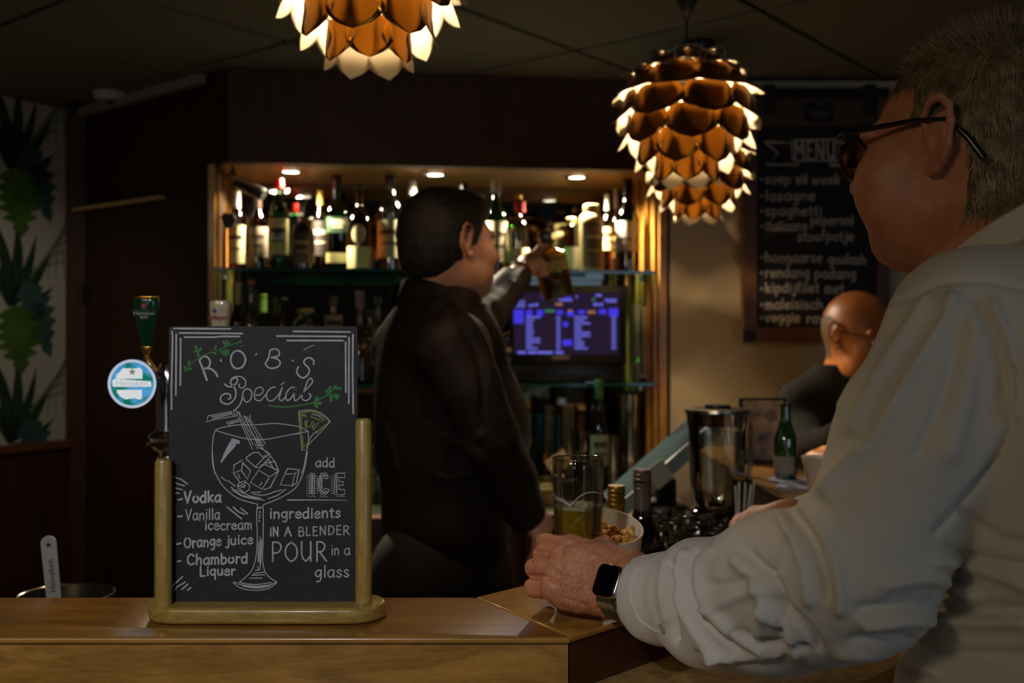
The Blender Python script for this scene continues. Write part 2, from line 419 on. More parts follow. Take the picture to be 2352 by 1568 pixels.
for k in range(3):
    s0 = sL + .02 + k * (sR - sL - .04) / 3; s1 = s0 + (sR - sL - .04) / 3 - .02
    dd = cbox('cabinet_door', s0, s1, -.298, -.281, .1, NZB - .06, M_darkwood)
    h = lathe_obj('door_knob', [(0, 0), (.012, .004), (.014, .014), (.008, .022), (0, .024)], M_chrome, None, 12)
    h.location = CW(s1 - .04, -.30, NZB - .13); h.rotation_euler = (R(90), 0, CA); keep(h, dd)
M_shelfglass = thin_glass('shelf_glass', (178, 214, 206), .16, .02)
M_shelfedge = mat('glass_edge_green', (14, 92, 84), .08, spec=.8)
SZ1 = 1.668; SZ2 = 1.290
for z, d0 in ((SZ1, .0), (SZ2, .0)):
    sh = cbox('glass_shelf', sL + .002, sR - .002, d0 + .014, DB - .03, z - .010, z, M_shelfglass)
    cbox('glass_edge', sL + .002, sR - .002, d0 + .010, d0 + .0135, z - .010, z, M_shelfedge).parent
    for s in (sL + .02, sR - .03):
        cbox('shelf_bracket', s - .01, s + .01, .1, .12, z - .03, z - .011, M_steel)
M_spot = emit('spot_disc', (255, 240, 214), 14.0)
spots = [(668, 393, .12), (1000, 401, .12), (1325, 407, .12)]
for i, (px, py, d) in enumerate(spots):
    s = CS(px, d); c = CW(s, d, NZT - .001)
    t = thing('recessed_spotlight', c, ['round recessed spotlight at the left of the niche ceiling', 'round recessed spotlight in the middle of the niche ceiling', 'round recessed spotlight at the right of the niche ceiling'][i], 'spotlight', 'spotlights in the niche ceiling')
    lathe_obj('trim_ring', [(.028, 0), (.040, 0), (.041, -.004), (.034, -.008), (.028, -.004), (.028, 0)], M_chrome, t, 20)
    lathe_obj('lamp_disc', [(0, -.004), (.027, -.004), (.028, 0)], M_spot, t, 20)
    add_light('SPOT', 'spot_light', (c.x, c.y, c.z - .015), 76.0, (1.0, .84, .60), .02, (c.x, c.y - .02, 1.0), spot=150, blend=.7)
# angled panelled wall on the left of the cabinet
FR0, FR1 = W(525, 784, 3.352), W(486, 784, 3.428)
A0 = W(486, 784, 3.43); A1 = W(205, 784, 3.93); A2 = W(157, 784, 3.93)
def wall_quad(name, p, q, z0, z1, th, m, off=0.0):
    d = Vector((q.x - p.x, q.y - p.y, 0)); L = d.length; d.normalize(); n = Vector((-d.y, d.x, 0))
    if n.y < 0: n = -n
    c = Vector(((p.x + q.x) / 2, (p.y + q.y) / 2, (z0 + z1) / 2)) + n * (th / 2 + off)
    return box_obj(name, c, (L, th, z1 - z0), m, None, math.atan2(d.y, d.x))
keep(wall_quad('fascia_return', FR0, FR1, NZT, ceil_z - .002, .03, M_darkwood_l, -.02), cab)
struct(wall_quad('wall_left_panelled', A0, A1, 0, ceil_z - .002, .05, M_darkwood_l))
dl = (A1 - A0).normalized()
pA = A0 + dl * .0; pB = W(393, 784, 3.585); pC = W(192, 784, 3.935)
d1 = wall_quad('door_1', A0 - dl * .03, A0 + dl * ((A1 - A0).length - .02), .02, 1.925, .02, M_darkwood_l, -.021); struct(d1)
dstrip = wall_quad('trim_1', pB, pC, 1.915, 1.927, .024, mat('pale_lipping', (222, 186, 118), .35), -.045); struct(dstrip)
C_hinge = mat('dark_hinge', (70, 60, 46), .3, .8)
for zz in (W(190, 675, 3.93).z, .5):
    hb = bmesh.new(); tube(hb, [(0, 0, -.035), (0, 0, .035)], .009, 10)
    box(hb, (.008, .004, 0), (.016, .003, .06))
    h = bm_obj('door_hinge', hb, C_hinge, None, smooth=40); h.location = (pC.x + .01, pC.y - .05, zz); keep(h, d1)
struct(wall_quad('trim_2', A1 + dl * .01, A2 - Vector((.0, 0, 0)), 0, ceil_z - .002, .05, wood('post_wood', (56, 27, 10), (74, 38, 15), .45, (14, 14, 1), 3), -.03))
# wallpapered wall
B1 = Vector((A2.x, A2.y, 0)); B0 = W(-420, 784, 3.15); B0.z = 0
M_wp = mat('wallpaper_ground', (196, 186, 168), .8)
wl = struct(wall_quad('wall_left', B1, B0, 0, ceil_z - .002, .05, M_wp))
bd = (B0 - B1); bd.z = 0; bl = bd.length; bd.normalize(); bn = Vector((bd.y, -bd.x, 0))
if bn.y > 0: bn = -bn
struct(wall_quad('trim_3', B1, B0, 0, W(80, 1020, 3.75).z, .03, M_darkwood, -.032))
struct(wall_quad('baseboard_left', B1, B0, W(80, 1035, 3.75).z, W(80, 1020, 3.75).z + .004, .03, wood('rail_wood', (96, 56, 22), (120, 74, 32), .35), -.05))
def leaf_poly(c, ang, L, wd, notch=0, curve=0.0, n=14):
    """leaf outline; notches cut in from both sides make a monstera leaf"""
    out = []
    for side in (1, -1):
        rng_ = range(n + 1) if side == 1 else range(n, -1, -1)
        for i in rng_:
            t = i / n; w = wd * math.sin(pi * min(1, t * 1.02) ** .75) * side
            if notch and i % 2 == 1 and 1 < i < n - 1: w *= (1 - notch)
            x = t * L; y = w + curve * math.sin(pi * t) * L
            out.append((c[0] + x * math.cos(ang) - y * math.sin(ang), c[1] + x * math.sin(ang) + y * math.cos(ang)))
    return out
M_lf = [mat('leaf_print_dark', (38, 66, 40), .8, rgb2=(24, 44, 28), scale=9), mat('leaf_print_green', (84, 116, 22), .8, rgb2=(52, 88, 20), scale=12), mat('leaf_print_teal', (62, 96, 88), .8, rgb2=(44, 74, 70), scale=9), mat('leaf_print_sage', (150, 154, 122), .8)]
def wp_pt(px, py):
    """point on the wallpaper plane seen at px,py -> plane coordinates"""
    k = (px - CX) / FPX; t = (k * B1.y - B1.x) / (bd.x - k * bd.y); Y = B1.y + bd.y * t
    return (t, CAMZ - (py - CY) / FPX * Y)
bm = bmesh.new(); layer = 0
def add_leaf(poly, mi, lay):
    vv = [bm.verts.new(B1 + bd * x + bn * (.0012 + .0005 * lay) + Vector((0, 0, z))) for x, z in poly]
    n = len(vv) // 2
    for i in range(n - 1):
        try:
            f = bm.faces.new((vv[i], vv[i + 1], vv[2 * n - 2 - i], vv[2 * n - 1 - i])); f.material_index = mi
        except ValueError: pass
pr = random.Random(3)
per = 315
for k in range(-1, 4):
    y0 = k * per
    for j in range(7):      # thin drooping palm fronds
        t0, z0 = wp_pt(150 - j * 22, y0 + 330 + j * 6)
        add_leaf(leaf_poly((t0, z0), R(100 + j * 9), .34, .007, 0, -.12), 3, 0)
    for px, py, a, L, w in ((20, 330, 60, .30, .020), (20, 330, 78, .34, .024), (20, 330, 95, .33, .024), (20, 330, 112, .30, .02), (20, 330, 130, .27, .02), (30, 340, 150, .2, .018)):
        t0, z0 = wp_pt(px, y0 + py + 60); add_leaf(leaf_poly((t0, z0), R(a), L, w, 0, .06), 0, 1)
    for px, py, a, L, w, nt_, mi in ((60, 330, -110, .30, .085, .45, 2), (35, 385, -96, .25, .12, .55, 1), (95, 380, -60, .22, .05, .4, 2)):
        t0, z0 = wp_pt(px, y0 + py); add_leaf(leaf_poly((t0, z0), R(a), L, w, nt_), mi, 2 + (mi == 1))
bmesh.ops.recalc_face_normals(bm, faces=bm.faces)
lp = bm_obj('leaf_print', bm, M_lf); keep(lp, wl); lp['kind'] = 'stuff'
# remaining walls of the room
struct(box_obj('wall_left_front', (B0.x - .35, .2, ceil_z / 2), (.05, 6.4, ceil_z), M_wall))
WR0 = CW(sR + .028, .0, 0); 
struct(box_obj('wall_back', ((WR0.x + 3.3) / 2 + .01, 3.53, ceil_z / 2), (3.3 - WR0.x, .06, ceil_z), M_wall))
struct(box_obj('wall_right', (3.3, .4, ceil_z / 2), (.05, 6.3, ceil_z), M_wall))
struct(box_obj('trim_4', ((WR0.x + 3.27) / 2, 3.47, ceil_z - .052), (3.27 - WR0.x - .01, .05, .05), M_cove))
struct(wall_quad('trim_5', A0 + Vector((-.01, -.03, 0)), A1 + Vector((0, -.03, 0)), ceil_z - .035, ceil_z - .003, .03, M_cove, -.03))
struct(box_obj('wall_front', (.1, -3.1, .45), (6.4, .05, .9), M_wall)); struct(box_obj('wall_front_upper', (.1, -3.1, 2.28), (6.4, .05, .05), M_wall))
det = thing('smoke_detector', W(253, 205, 3.66), 'small white plastic sensor on the ceiling above the panelled corner', 'detector')
det.location.z = ceil_z - .001
lathe_obj('housing', [(0, -.030), (.045, -.028), (.055, -.012), (.058, 0), (0, 0)], mat('sensor_white', (200, 196, 190), .5), det, 20)
lathe_obj('mount', [(0, -.034), (.012, -.034), (.014, -.028), (0, -.028)], M_blackp, det, 12)
# ------------------------------------------------------------------ the bar
LT = 1.12
outer = [(-2.1, 1.097), (.0605, 1.099), (.70, 1.755), (.70, 3.1)]
inner = [(.54, 3.1), (.54, 1.872), (-.0455, 1.268), (-2.1, 1.266)]
bar = thing('bar_counter', (0, 1.2, 0), 'glossy wooden bar with an angled corner, raised ledge and thick edge', 'bar counter')
def pobj(name, poly, z0, z1, m, bev=0): return keep(prism_obj(name, poly, z0, z1, m, None, bev), bar)
top = pobj('ledge_top', [(-2.1, 1.093), (.0610, 1.0945), (.0605 + .001, 1.0975), (-.0455, 1.268), (-2.1, 1.266)], LT - .0070, LT, M_ledge, .003)
M_ledge2 = wood('bar_top_wood_angled', (142, 98, 36), (180, 132, 58), .30, (6, 6, 14), 4.2, coat=.55, dist=1.0, bump=.04)
top2 = pobj('ledge_top', [(.0625, 1.0985), (.70, 1.755), (.70, 3.1), (.54, 3.1), (.54, 1.872), (-.0440, 1.2695)], LT - .0070, LT, M_ledge2, .003)
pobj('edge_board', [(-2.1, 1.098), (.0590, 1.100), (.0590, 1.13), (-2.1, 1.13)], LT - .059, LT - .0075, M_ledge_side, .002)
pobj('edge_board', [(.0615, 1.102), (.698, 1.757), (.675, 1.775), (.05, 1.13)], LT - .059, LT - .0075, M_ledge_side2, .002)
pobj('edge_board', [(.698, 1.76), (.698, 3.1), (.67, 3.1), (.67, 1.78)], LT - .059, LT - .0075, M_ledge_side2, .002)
pobj('bar_front', [(-2.1, 1.14), (.045, 1.14), (.66, 1.775), (.66, 3.1), (.57, 3.1), (.57, 1.86), (-.03, 1.24), (-2.1, 1.24)], 0, LT - .0076, M_darkwood)
pobj('customer_shelf', [(-2.1, .90), (.165, .905), (.82, 1.58), (.82, 3.1), (.665, 3.1), (.665, 1.76), (.062, 1.138), (-2.1, 1.138)], LT - .085, LT - .0595, M_lower, .006)
WT = .92
pobj('work_top', [(-2.1, 1.242), (-.032, 1.242), (.568, 1.862), (.568, 3.1), (.16, 3.1), (.16, 2.2), (-.22, 1.72), (-2.1, 1.72)], WT - .03, WT, mat('worktop_laminate', (126, 114, 92), .25, coat=.5), .003)
pobj('work_cabinet', [(-2.1, 1.26), (-.04, 1.26), (.55, 1.87), (.55, 3.1), (.19, 3.1), (.19, 2.23), (-.24, 1.69), (-2.1, 1.69)], 0, WT - .031, M_darkwood)
for i in range(4):
    pobj('front_panel', [(-2.0 + i * .5, 1.128), (-1.54 + i * .5, 1.128), (-1.54 + i * .5, 1.139), (-2.0 + i * .5, 1.139)], .12, LT - .1, M_darkwood, .003)
# ------------------------------------------------------------------ handwriting
GL = {}
def G(ch, w, *st): GL[ch] = (w, [[tuple(map(float, p.split(','))) for p in s.split()] for s in st])
G('a', .75, '.62,.95 .35,1 .08,.7 .08,.25 .3,0 .5,.15 .62,.5', '.64,1 .62,.4 .7,0')
G('b', .75, '.1,1.6 .1,0', '.1,.6 .35,1 .62,.75 .62,.25 .35,0 .1,.2')
G('c', .68, '.6,.85 .35,1 .08,.7 .08,.3 .32,0 .6,.15')
G('d', .75, '.6,.8 .35,1 .08,.7 .08,.25 .3,0 .6,.3', '.62,1.6 .62,0')
G('e', .7, '.1,.5 .55,.6 .6,.8 .35,1 .08,.7 .08,.25 .35,0 .62,.2')
G('f', .5, '.5,1.5 .3,1.6 .2,1.3 .2,0', '.02,.95 .42,.95')
G('g', .75, '.6,.85 .35,1 .08,.7 .1,.3 .35,.1 .6,.5', '.63,1 .62,0 .5,-.5 .2,-.5')
G('h', .75, '.1,1.6 .1,0', '.1,.6 .4,1 .6,.7 .6,0')
G('i', .3, '.15,1 .15,0', '.15,1.35 .17,1.42')
G('j', .4, '.3,1 .28,-.2 .15,-.55 -.05,-.4', '.3,1.35 .31,1.42')
G('k', .7, '.1,1.6 .1,0', '.58,1 .12,.5', '.25,.6 .6,0')
G('l', .3, '.15,1.6 .15,0')
G('m', 1.0, '.08,1 .08,0', '.08,.7 .28,1 .46,.7 .46,0', '.46,.7 .68,1 .86,.7 .86,0')
G('n', .75, '.1,1 .1,0', '.1,.65 .38,1 .6,.7 .6,0')
G('o', .75, '.35,1 .08,.7 .08,.3 .35,0 .62,.3 .62,.7 .35,1')
G('p', .75, '.1,1 .1,-.6', '.1,.75 .38,1 .62,.7 .6,.25 .32,.05 .1,.25')
G('q', .75, '.6,.85 .35,1 .08,.7 .1,.25 .35,.05 .6,.4', '.62,1 .62,-.6')
G('r', .55, '.1,1 .1,0', '.1,.6 .3,.95 .5,.9')
G('s', .62, '.52,.85 .3,1 .1,.78 .3,.52 .52,.28 .3,0 .06,.15')
G('t', .5, '.22,1.4 .22,.15 .42,.02', '.02,1 .42,1')
G('u', .75, '.1,1 .1,.3 .3,0 .58,.3', '.6,1 .62,0')
G('v', .7, '.05,1 .32,0', '.32,0 .6,1')
G('w', 1.0, '.05,1 .25,0', '.25,0 .45,.8', '.45,.8 .65,0', '.65,0 .88,1')
G('y', .7, '.08,1 .3,.3', '.6,1 .35,.2 .1,-.5')
G('z', .65, '.08,1 .56,1', '.56,1 .08,0', '.08,0 .58,0')
G('/', .5, '0,-.1 .45,1.5')
G(' ', .5)
G('V', .85, '.02,1.6 .35,0', '.35,0 .75,1.65')
G('O', 1.0, '.5,1.6 .12,1.2 .08,.5 .45,0 .85,.4 .85,1.15 .5,1.6')
G('C', .9, '.8,1.3 .5,1.6 .12,1.2 .1,.4 .45,0 .82,.2')
G('L', .7, '.1,1.6 .1,0', '.1,0 .6,.05')
G('I', .35, '.17,1.6 .17,0')
G('A', .95, '.05,0 .45,1.6', '.45,1.6 .82,0', '.2,.6 .7,.65')
G('B', .85, '.12,1.6 .12,0', '.12,1.6 .5,1.55 .62,1.2 .45,.9 .15,.85', '.15,.85 .6,.8 .72,.4 .5,.05 .12,0')
G('E', .75, '.12,1.6 .12,0', '.12,1.6 .62,1.6', '.12,.85 .55,.85', '.12,0 .65,0')
G('N', .95, '.12,0 .12,1.6', '.12,1.6 .75,0', '.75,0 .75,1.6')
G('M', 1.1, '.1,0 .14,1.6', '.14,1.6 .5,.6', '.5,.6 .88,1.6', '.88,1.6 .95,0')
G('D', .9, '.12,1.6 .12,0', '.12,1.6 .55,1.45 .78,.9 .6,.25 .12,0')
G('R', .9, '.12,1.6 .12,0', '.12,1.6 .5,1.6 .68,1.25 .5,.85 .15,.8', '.3,.8 .8,0')
G('P', .85, '.12,1.6 .12,0', '.12,1.6 .55,1.55 .72,1.15 .5,.75 .14,.7')
G('U', .95, '.1,1.6 .12,.5 .4,0 .72,.4', '.75,1.6 .75,0')
def text_strokes(s, x0, x1, base, xh, rise=0.0, jit=.03, sd=1):
    """hand lettering fitted between x0 and x1 (y grows downwards)"""
    r = random.Random(sd + len(s)); tot = sum(GL[c][0] for c in s) + .12 * len(s); k = (x1 - x0) / tot; x = 0; out = []
    for c in s:
        w, st = GL[c]; dy = r.uniform(-.05, .05) * xh
        for g in st:
            pts = [(x0 + (x + a) * k, base - b * xh + dy - rise * (x + a) / tot + r.uniform(-jit, jit) * xh) for a, b in g]
            out.append(cat(pts, 4) if len(pts) > 2 else pts)
        x += w + .12
    return out
_lay = [0]
def ribbon(bm, pts, w, tf, lay=0.0, mi=0):
    """pen stroke: flat ribbon with round ends. tf maps drawing coords to 3-D; w may be one width or (start,end)"""
    _lay[0] += 1; lay = lay + (_lay[0] % 9) * .00004
    P = [np.array(p[:2], float) for p in pts]; P = [P[0]] + [b for a, b in zip(P[:-1], P[1:]) if np.linalg.norm(b - a) > 1e-6]
    if len(P) == 1: P.append(P[0] + np.array([.01, 0]))
    ws = w if isinstance(w, tuple) else (w, w); n = len(P); Ls, Rs = [], []
    for i, p in enumerate(P):
        t = P[min(i + 1, n - 1)] - P[max(i - 1, 0)]; t = t / max(np.linalg.norm(t), 1e-9); nn = np.array([-t[1], t[0]])
        h = (ws[0] + (ws[1] - ws[0]) * i / (n - 1)) / 2; Ls.append(p + nn * h); Rs.append(p - nn * h)
    def V(q): return bm.verts.new(tf(q[0], q[1], lay))
    L = [V(q) for q in Ls]; Rr = [V(q) for q in Rs]
    for i in range(n - 1): f = bm.faces.new((L[i], L[i + 1], Rr[i + 1], Rr[i])); f.material_index = mi
    for e, (c, h) in enumerate(((P[0], ws[0] / 2), (P[-1], ws[1] / 2))):
        t = (P[0] - P[1]) if e == 0 else (P[-1] - P[-2]); a0 = math.atan2(t[1], t[0])
        ring = [V(c + h * np.array([math.cos(a0 - pi / 2 + pi * k / 5), math.sin(a0 - pi / 2 + pi * k / 5)])) for k in range(6)]
        f = bm.faces.new(ring); f.material_index = mi
def face_y(bm):
    for f in bm.faces:
        f.normal_update()
        if f.normal.y > 0: f.normal_flip()
# ------------------------------------------------------------------ table chalkboard
BY = 1.172   # front face of the board
sign = thing('table_chalkboard', (-.235, 1.172, LT), 'black chalkboard in an oak stand advertising a special cocktail', 'chalkboard')
def bpt(px, py, Y=BY): p = W(px, py, Y); return p
# base, a stadium-shaped oak foot
c0 = bpt(325, 1418, 1.150); c1 = bpt(880, 1418, 1.150); bx0, bx1 = c0.x, c1.x; by0, by1 = 1.140, 1.214
pts = []; rr = (by1 - by0) / 2
for k in range(13): a = -pi / 2 + pi * k / 12; pts.append((bx1 - rr + rr * math.cos(a), (by0 + by1) / 2 + rr * math.sin(a)))
for k in range(13): a = pi / 2 + pi * k / 12; pts.append((bx0 + rr + rr * math.cos(a), (by0 + by1) / 2 + rr * math.sin(a)))
keep(prism_obj('base', pts, LT + .0005, LT + .0185, M_oak, None, .0045), sign)
pr_ = .0092
for (px, pty, yy) in ((375.5, 1052, 1.160), (835, 960, 1.172)):
    b = W(px, 784, yy); zt = W(px, pty, yy).z
    o = lathe_obj('post', [(0, 0), (pr_, 0), (pr_, zt - LT - .0185 - .004), (pr_ * .85, zt - LT - .0185 - .001), (pr_ * .5, zt - LT - .0185), (0, zt - LT - .0185)], M_oakv, None, 28)
    o.location = (b.x, b.y, LT + .0182); keep(o, sign)
# board panel: rounded rectangle 3 mm thick
def rrect(x0, x1, z0, z1, r, n=5):
    out = []
    for cx, cz, a0 in ((x1 - r, z1 - r, 0), (x0 + r, z1 - r, 90), (x0 + r, z0 + r, 180), (x1 - r, z0 + r, 270)):
        for k in range(n + 1): a = R(a0 + 90 * k / n); out.append((cx + r * math.cos(a), cz + r * math.sin(a)))
    return out
def plate(name, poly, y0, y1, m, parent=None, bev=0.0006):
    bm = bmesh.new(); A = [bm.verts.new((x, y0, z)) for x, z in poly]; B = [bm.verts.new((x, y1, z)) for x, z in poly]; n = len(poly)
    bm.faces.new(A); bm.faces.new(B[::-1])
    for i in range(n): bm.faces.new((A[i], B[i], B[(i + 1) % n], A[(i + 1) % n]))
    bmesh.ops.recalc_face_normals(bm, faces=bm.faces)
    o = bm_obj(name, bm, m); return keep(o, parent) if parent is not None else o
p0 = bpt(388, 749); p1 = bpt(821, 1372)
plate('board_panel', rrect(p0.x, p1.x, LT + .012, p0.z, .003), BY, BY + .003, M_board, sign)
def tfA(x, y, lay=0): p = bpt(380 + x / 4.612, 740 + y / 4.612); return (p.x, BY - .0003 - lay, p.z)
def tfB(x, y, lay=0): p = bpt(380 + x / 3.92, 1040 + y / 3.92); return (p.x, BY - .0003 - lay, p.z)
def S(s): return [tuple(map(float, p.split(','))) for p in s.split()]
bmW = bmesh.new(); bmG = bmesh.new(); bmO = bmesh.new(); bmD = bmesh.new()
def A(s, w=17, sm=True, b=None, lay=0.0): p = S(s); ribbon(b or bmW, cat(p, 6) if sm and len(p) > 2 else p, w, tfA, lay)
def B(s, w=9, sm=False, b=None, lay=0.0): p = S(s); ribbon(b or bmD, cat(p, 5) if sm and len(p) > 2 else p, w, tfB, lay)
for s in ('90,65 690,69', '150,112 780,118 815,119', '205,157 530,157 570,150 785,150', '70,95 78,150 65,700 67,920', '116,125 112,768', '163,172 160,668', '1358,95 1955,103', '1182,145 1915,150', '1290,193 1880,193', '1909,212 1912,740', '1945,160 1943,855', '1987,130 1983,500 1990,965'): A(s, 19, False)
A('1465,295 1520,262 1572,243', 9)
A('362,405 400,500 440,612', 23); A('362,405 385,372 425,360 462,385 475,430 455,475 420,490', 20); A('420,488 480,492 530,530 553,573', 22)
A('589,396 591,410', 18); A('735,305 700,350 695,420 725,475 770,490 820,465 848,400 830,340 790,305 745,303', 20); A('958,345 966,332', 16)
A('1108,300 1095,370 1058,440', 18); A('1108,295 1160,282 1200,300 1205,345 1170,365 1125,372', 18); A('1125,372 1180,385 1215,420 1205,460 1150,485 1095,480 1058,440', 18); A('1345,409 1356,400', 14)
A('1570,445 1572,410 1540,378 1495,382 1468,415 1480,445 1515,480 1525,520 1500,565 1455,588 1415,565 1392,520 1410,472', 18)
A('630,655 665,680 715,675 755,640 765,600 740,590 705,605 690,640 715,670 745,720 745,780 720,830 670,865 615,855 585,825 595,780 640,755 685,765 690,800 670,812', 17)
A('690,630 710,590 760,572 820,585 852,630 840,680 805,695 780,675 790,650', 13)
A('820,745 815,800 790,870 755,910 730,930', 14); A('818,760 825,735 860,705 905,720 915,765 900,820 860,845 835,825 832,800', 14)
A('945,768 1000,768 1035,730 1025,695 990,688 955,715 940,770 960,820 1010,825 1070,760', 13); A('1165,688 1130,690 1085,730 1070,780 1090,825 1140,825 1200,765 1240,690', 14)
A('1240,690 1215,765 1205,810 1235,828 1275,790', 14); A('1225,660 1262,637', 12)
A('1375,690 1335,690 1290,735 1275,790 1290,825 1330,805 1375,725 1380,690 1365,770 1370,825 1400,820 1450,760 1510,690 1555,640 1550,597 1525,597 1500,640 1475,710 1450,770 1455,815 1490,828 1530,805 1540,770 1520,755', 14)
A('210,505 260,450 340,390 420,345 520,310 640,265 740,225 800,235', 13, True, bmG)
for s in ('210,515 205,470', '215,505 270,490', '250,450 255,415', '255,455 245,430', '345,362 340,300 320,255', '345,320 378,278', '330,305 310,312', '365,340 350,350', '520,315 535,255', '500,315 535,330', '640,262 615,205', '645,250 678,215', '640,235 650,200', '575,300 640,345', '600,300 665,300', '600,305 665,330', '760,220 795,210', '780,225 800,245'): A(s, (15, 30), True, bmG)
A('1095,880 1180,892 1300,895 1450,875 1570,850 1660,800 1730,760 1790,700 1850,700', 17, True, bmG)
for s in ('1580,850 1605,800', '1575,860 1605,895', '1590,855 1642,858', '1725,765 1705,725', '1730,740 1745,690', '1780,710 1800,680', '1740,760 1758,825', '1760,775 1820,800', '1750,770 1830,775', '1800,705 1850,700'): A(s, (18, 36), True, bmG)
A('1430,962 1540,942 1640,978 1735,1046 1660,1115 1600,1172', 22, True, bmO); A('1432,965 1440,1100', 22, True, bmO); A('1450,1190 1462,1320', 16, True, bmO); A('1440,1125 1440,1160', 16, True, bmO); A('1465,1320 1505,1275', 14, True, bmO); A('1535,1235 1525,1260', 14, True, bmO)
for s in ('1500,1040 1500,1120', '1560,1050 1525,1115', '1620,1065 1565,1140', '1545,1000 1600,1020 1660,1048', '1460,995 1495,995'): A(s, 16, True, bmO)
for s in ('1415,940 1540,928 1640,955 1700,1000 1748,1050', '1748,1050 1640,1170 1530,1280 1495,1322', '1415,940 1420,1050 1435,1220 1450,1355', '1465,1352 1478,1348', '1483,1045 1488,1110', '1580,1068 1555,1115', '1550,972 1620,990 1685,1035', '1450,985 1480,978', '1605,1150 1560,1190 1535,1230'): A(s, 9, True, bmD, .0002)
for s in ('450,990 700,945', '445,1035 450,990', '430,1052 600,1015 760,990', '490,1000 700,960', '500,1020 690,975', '530,1008 660,982', '700,945 710,985', '720,935 735,985', '745,935 765,985', '765,940 790,990', '785,950 800,1000', '650,1060 800,1020', '665,1080 810,1040', '650,1060 668,1082', '690,1065 780,1045', '775,1000 850,1180 920,1340', '800,990 890,1160 965,1310', '835,1000 910,1150 1000,1300', '850,1020 985,1310', '870,1010 950,1160 1030,1300', '895,980 905,1040 985,1170 1060,1290', '830,990 860,1003', '840,1010 880,1005', '850,1030 890,1030', '870,1050 900,1045', '905,1180 960,1310', '930,1190 1040,1310', '820,1060 930,1300', '990,1310 1040,1300'): A(s, 9, False, bmD)
for s in ('535,1135 640,1105 780,1085 1000,1082 1150,1070 1300,1085 1430,1110 1515,1155', '1515,1155 1380,1178 1200,1215 1050,1240 880,1235 720,1200 535,1145', '1380,1185 1440,1170', '530,1150 510,1200 498,1340 508,1480 525,1600', '1512,1155 1515,1260 1490,1400 1465,1540 1440,1600'): A(s, 10, True, bmD)
A('712,1248 772,1268', 42, False); A('712,1290 650,1380 590,1480', (78, 14), True)
for s in ('965,1328 1030,1330', '1000,1330 1060,1360 1110,1395', '1040,1415 1085,1410', '1000,1290 1060,1370 1110,1410 1165,1480 1200,1568'): A(s, 9, False, bmD)
for s in ('720,45 795,-5 840,-5 885,45 810,125 720,45', '885,45 925,20', '810,125 850,135 940,38', '860,110 905,105 1020,160', '900,90 985,75', '1020,160 940,215 840,155 765,265 870,325 940,215', '1020,160 945,310 885,330', '930,60 975,145', '615,110 690,65', '620,112 613,180 685,155 700,85', '695,85 768,160 740,235 685,155', '615,185 665,255', '655,190 672,225', '650,275 715,250 760,295 755,330 710,360 655,310 650,275', '655,300 735,260 710,310', '680,310 720,290', '1100,140 1075,190 1035,285 1140,295 1168,185 1075,190', '1100,140 1205,150 1168,185', '1205,150 1180,270 1140,295', '985,75 1020,160', '870,265 850,290'): B(s, 10)
for s in ('420,-20 430,120 470,220 530,310 640,400 750,440 830,460', '1278,-10 1260,110 1225,220 1170,315 1060,390 960,435 890,462', '505,215 545,250', '560,245 630,300', '590,305 680,375 800,405 890,425', '640,330 760,385 860,405', '770,355 860,350', '790,370 890,378 980,350 1050,330', '925,410 1010,380 1085,325', '600,330 700,390 850,420', '830,460 822,560 828,750 820,900 800,1000 760,1080 665,1165', '880,465 882,600 880,800 875,960 895,1060 940,1120 1000,1160', '855,755 845,980', '865,780 852,1040', '840,800 835,980', '870,800 858,1000', '830,1020 840,1050', '810,1055 850,1050', '790,1085 900,1070', '780,1100 895,1095', '760,1125 870,1125', '610,1165 680,1215 800,1235 920,1220 1000,1170 985,1160', '620,1160 700,1190 830,1205 960,1180 1005,1155', '665,1165 800,1182 960,1165', '700,1200 830,1215 940,1195', '680,1185 820,1197 950,1185'): B(s, 9, True)
for s in ('835,495 865,490', '850,528 852,533', '850,555 852,560', '846,578 848,583', '846,608 848,613'): B(s, 15)
for s in ('80,215 140,235 200,278', '90,270 172,295', '90,315 152,328', '85,358 125,362', '555,485 685,592', '612,487 660,530 712,550', '680,497 742,548', '65,1195 155,1112', '80,1240 105,1205 180,1160', '150,1225 205,1178', '200,1235 230,1210'): B(s, 13)
for s in ('118,420 152,413', '115,572 150,567', '103,820 138,812', '112,975 138,970'): B(s, 17)
B('1100,422 1400,422 1635,425', (13, 5))
def T(s, x0, x1, base, xh, w, rise=0, sd=1):
    for g in text_strokes(s, x0, x1, base, xh, rise, sd=sd): ribbon(bmW, g, w, tfB)
T('Vodka', 172, 512, 450, 62, 19, 12, 3); T('Vanilla', 185, 500, 606, 60, 12, 12, 4); T('icecream', 355, 790, 692, 55, 13, 6, 5)
T('Orange', 168, 512, 856, 60, 15, 24, 6); T('juice', 548, 800, 826, 54, 15, 10, 7); T('Chambord', 196, 752, 1006, 58, 17, 18, 8); T('Liquer', 310, 642, 1106, 55, 16, 10, 9)
T('ingredients', 938, 1590, 588, 58, 15, 8, 10); T('iN', 940, 1032, 748, 50, 14, 0, 11); T('A', 1070, 1152, 748, 52, 13, 0, 12); T('BLENDER', 1195, 1672, 746, 50, 11, 14, 13)
T('POUR', 952, 1478, 980, 108, 15, 12, 14); T('in', 1492, 1575, 915, 58, 11, 0, 15); T('a', 1610, 1675, 915, 58, 11, 0, 16); T('glass', 1345, 1670, 1118, 66, 13, 6, 17)
T('add', 1352, 1535, 126, 52, 12, 0, 18)
B('1302,182 1342,182 1340,372 1300,370 1302,182', 9); B('1322,195 1320,360', 16)
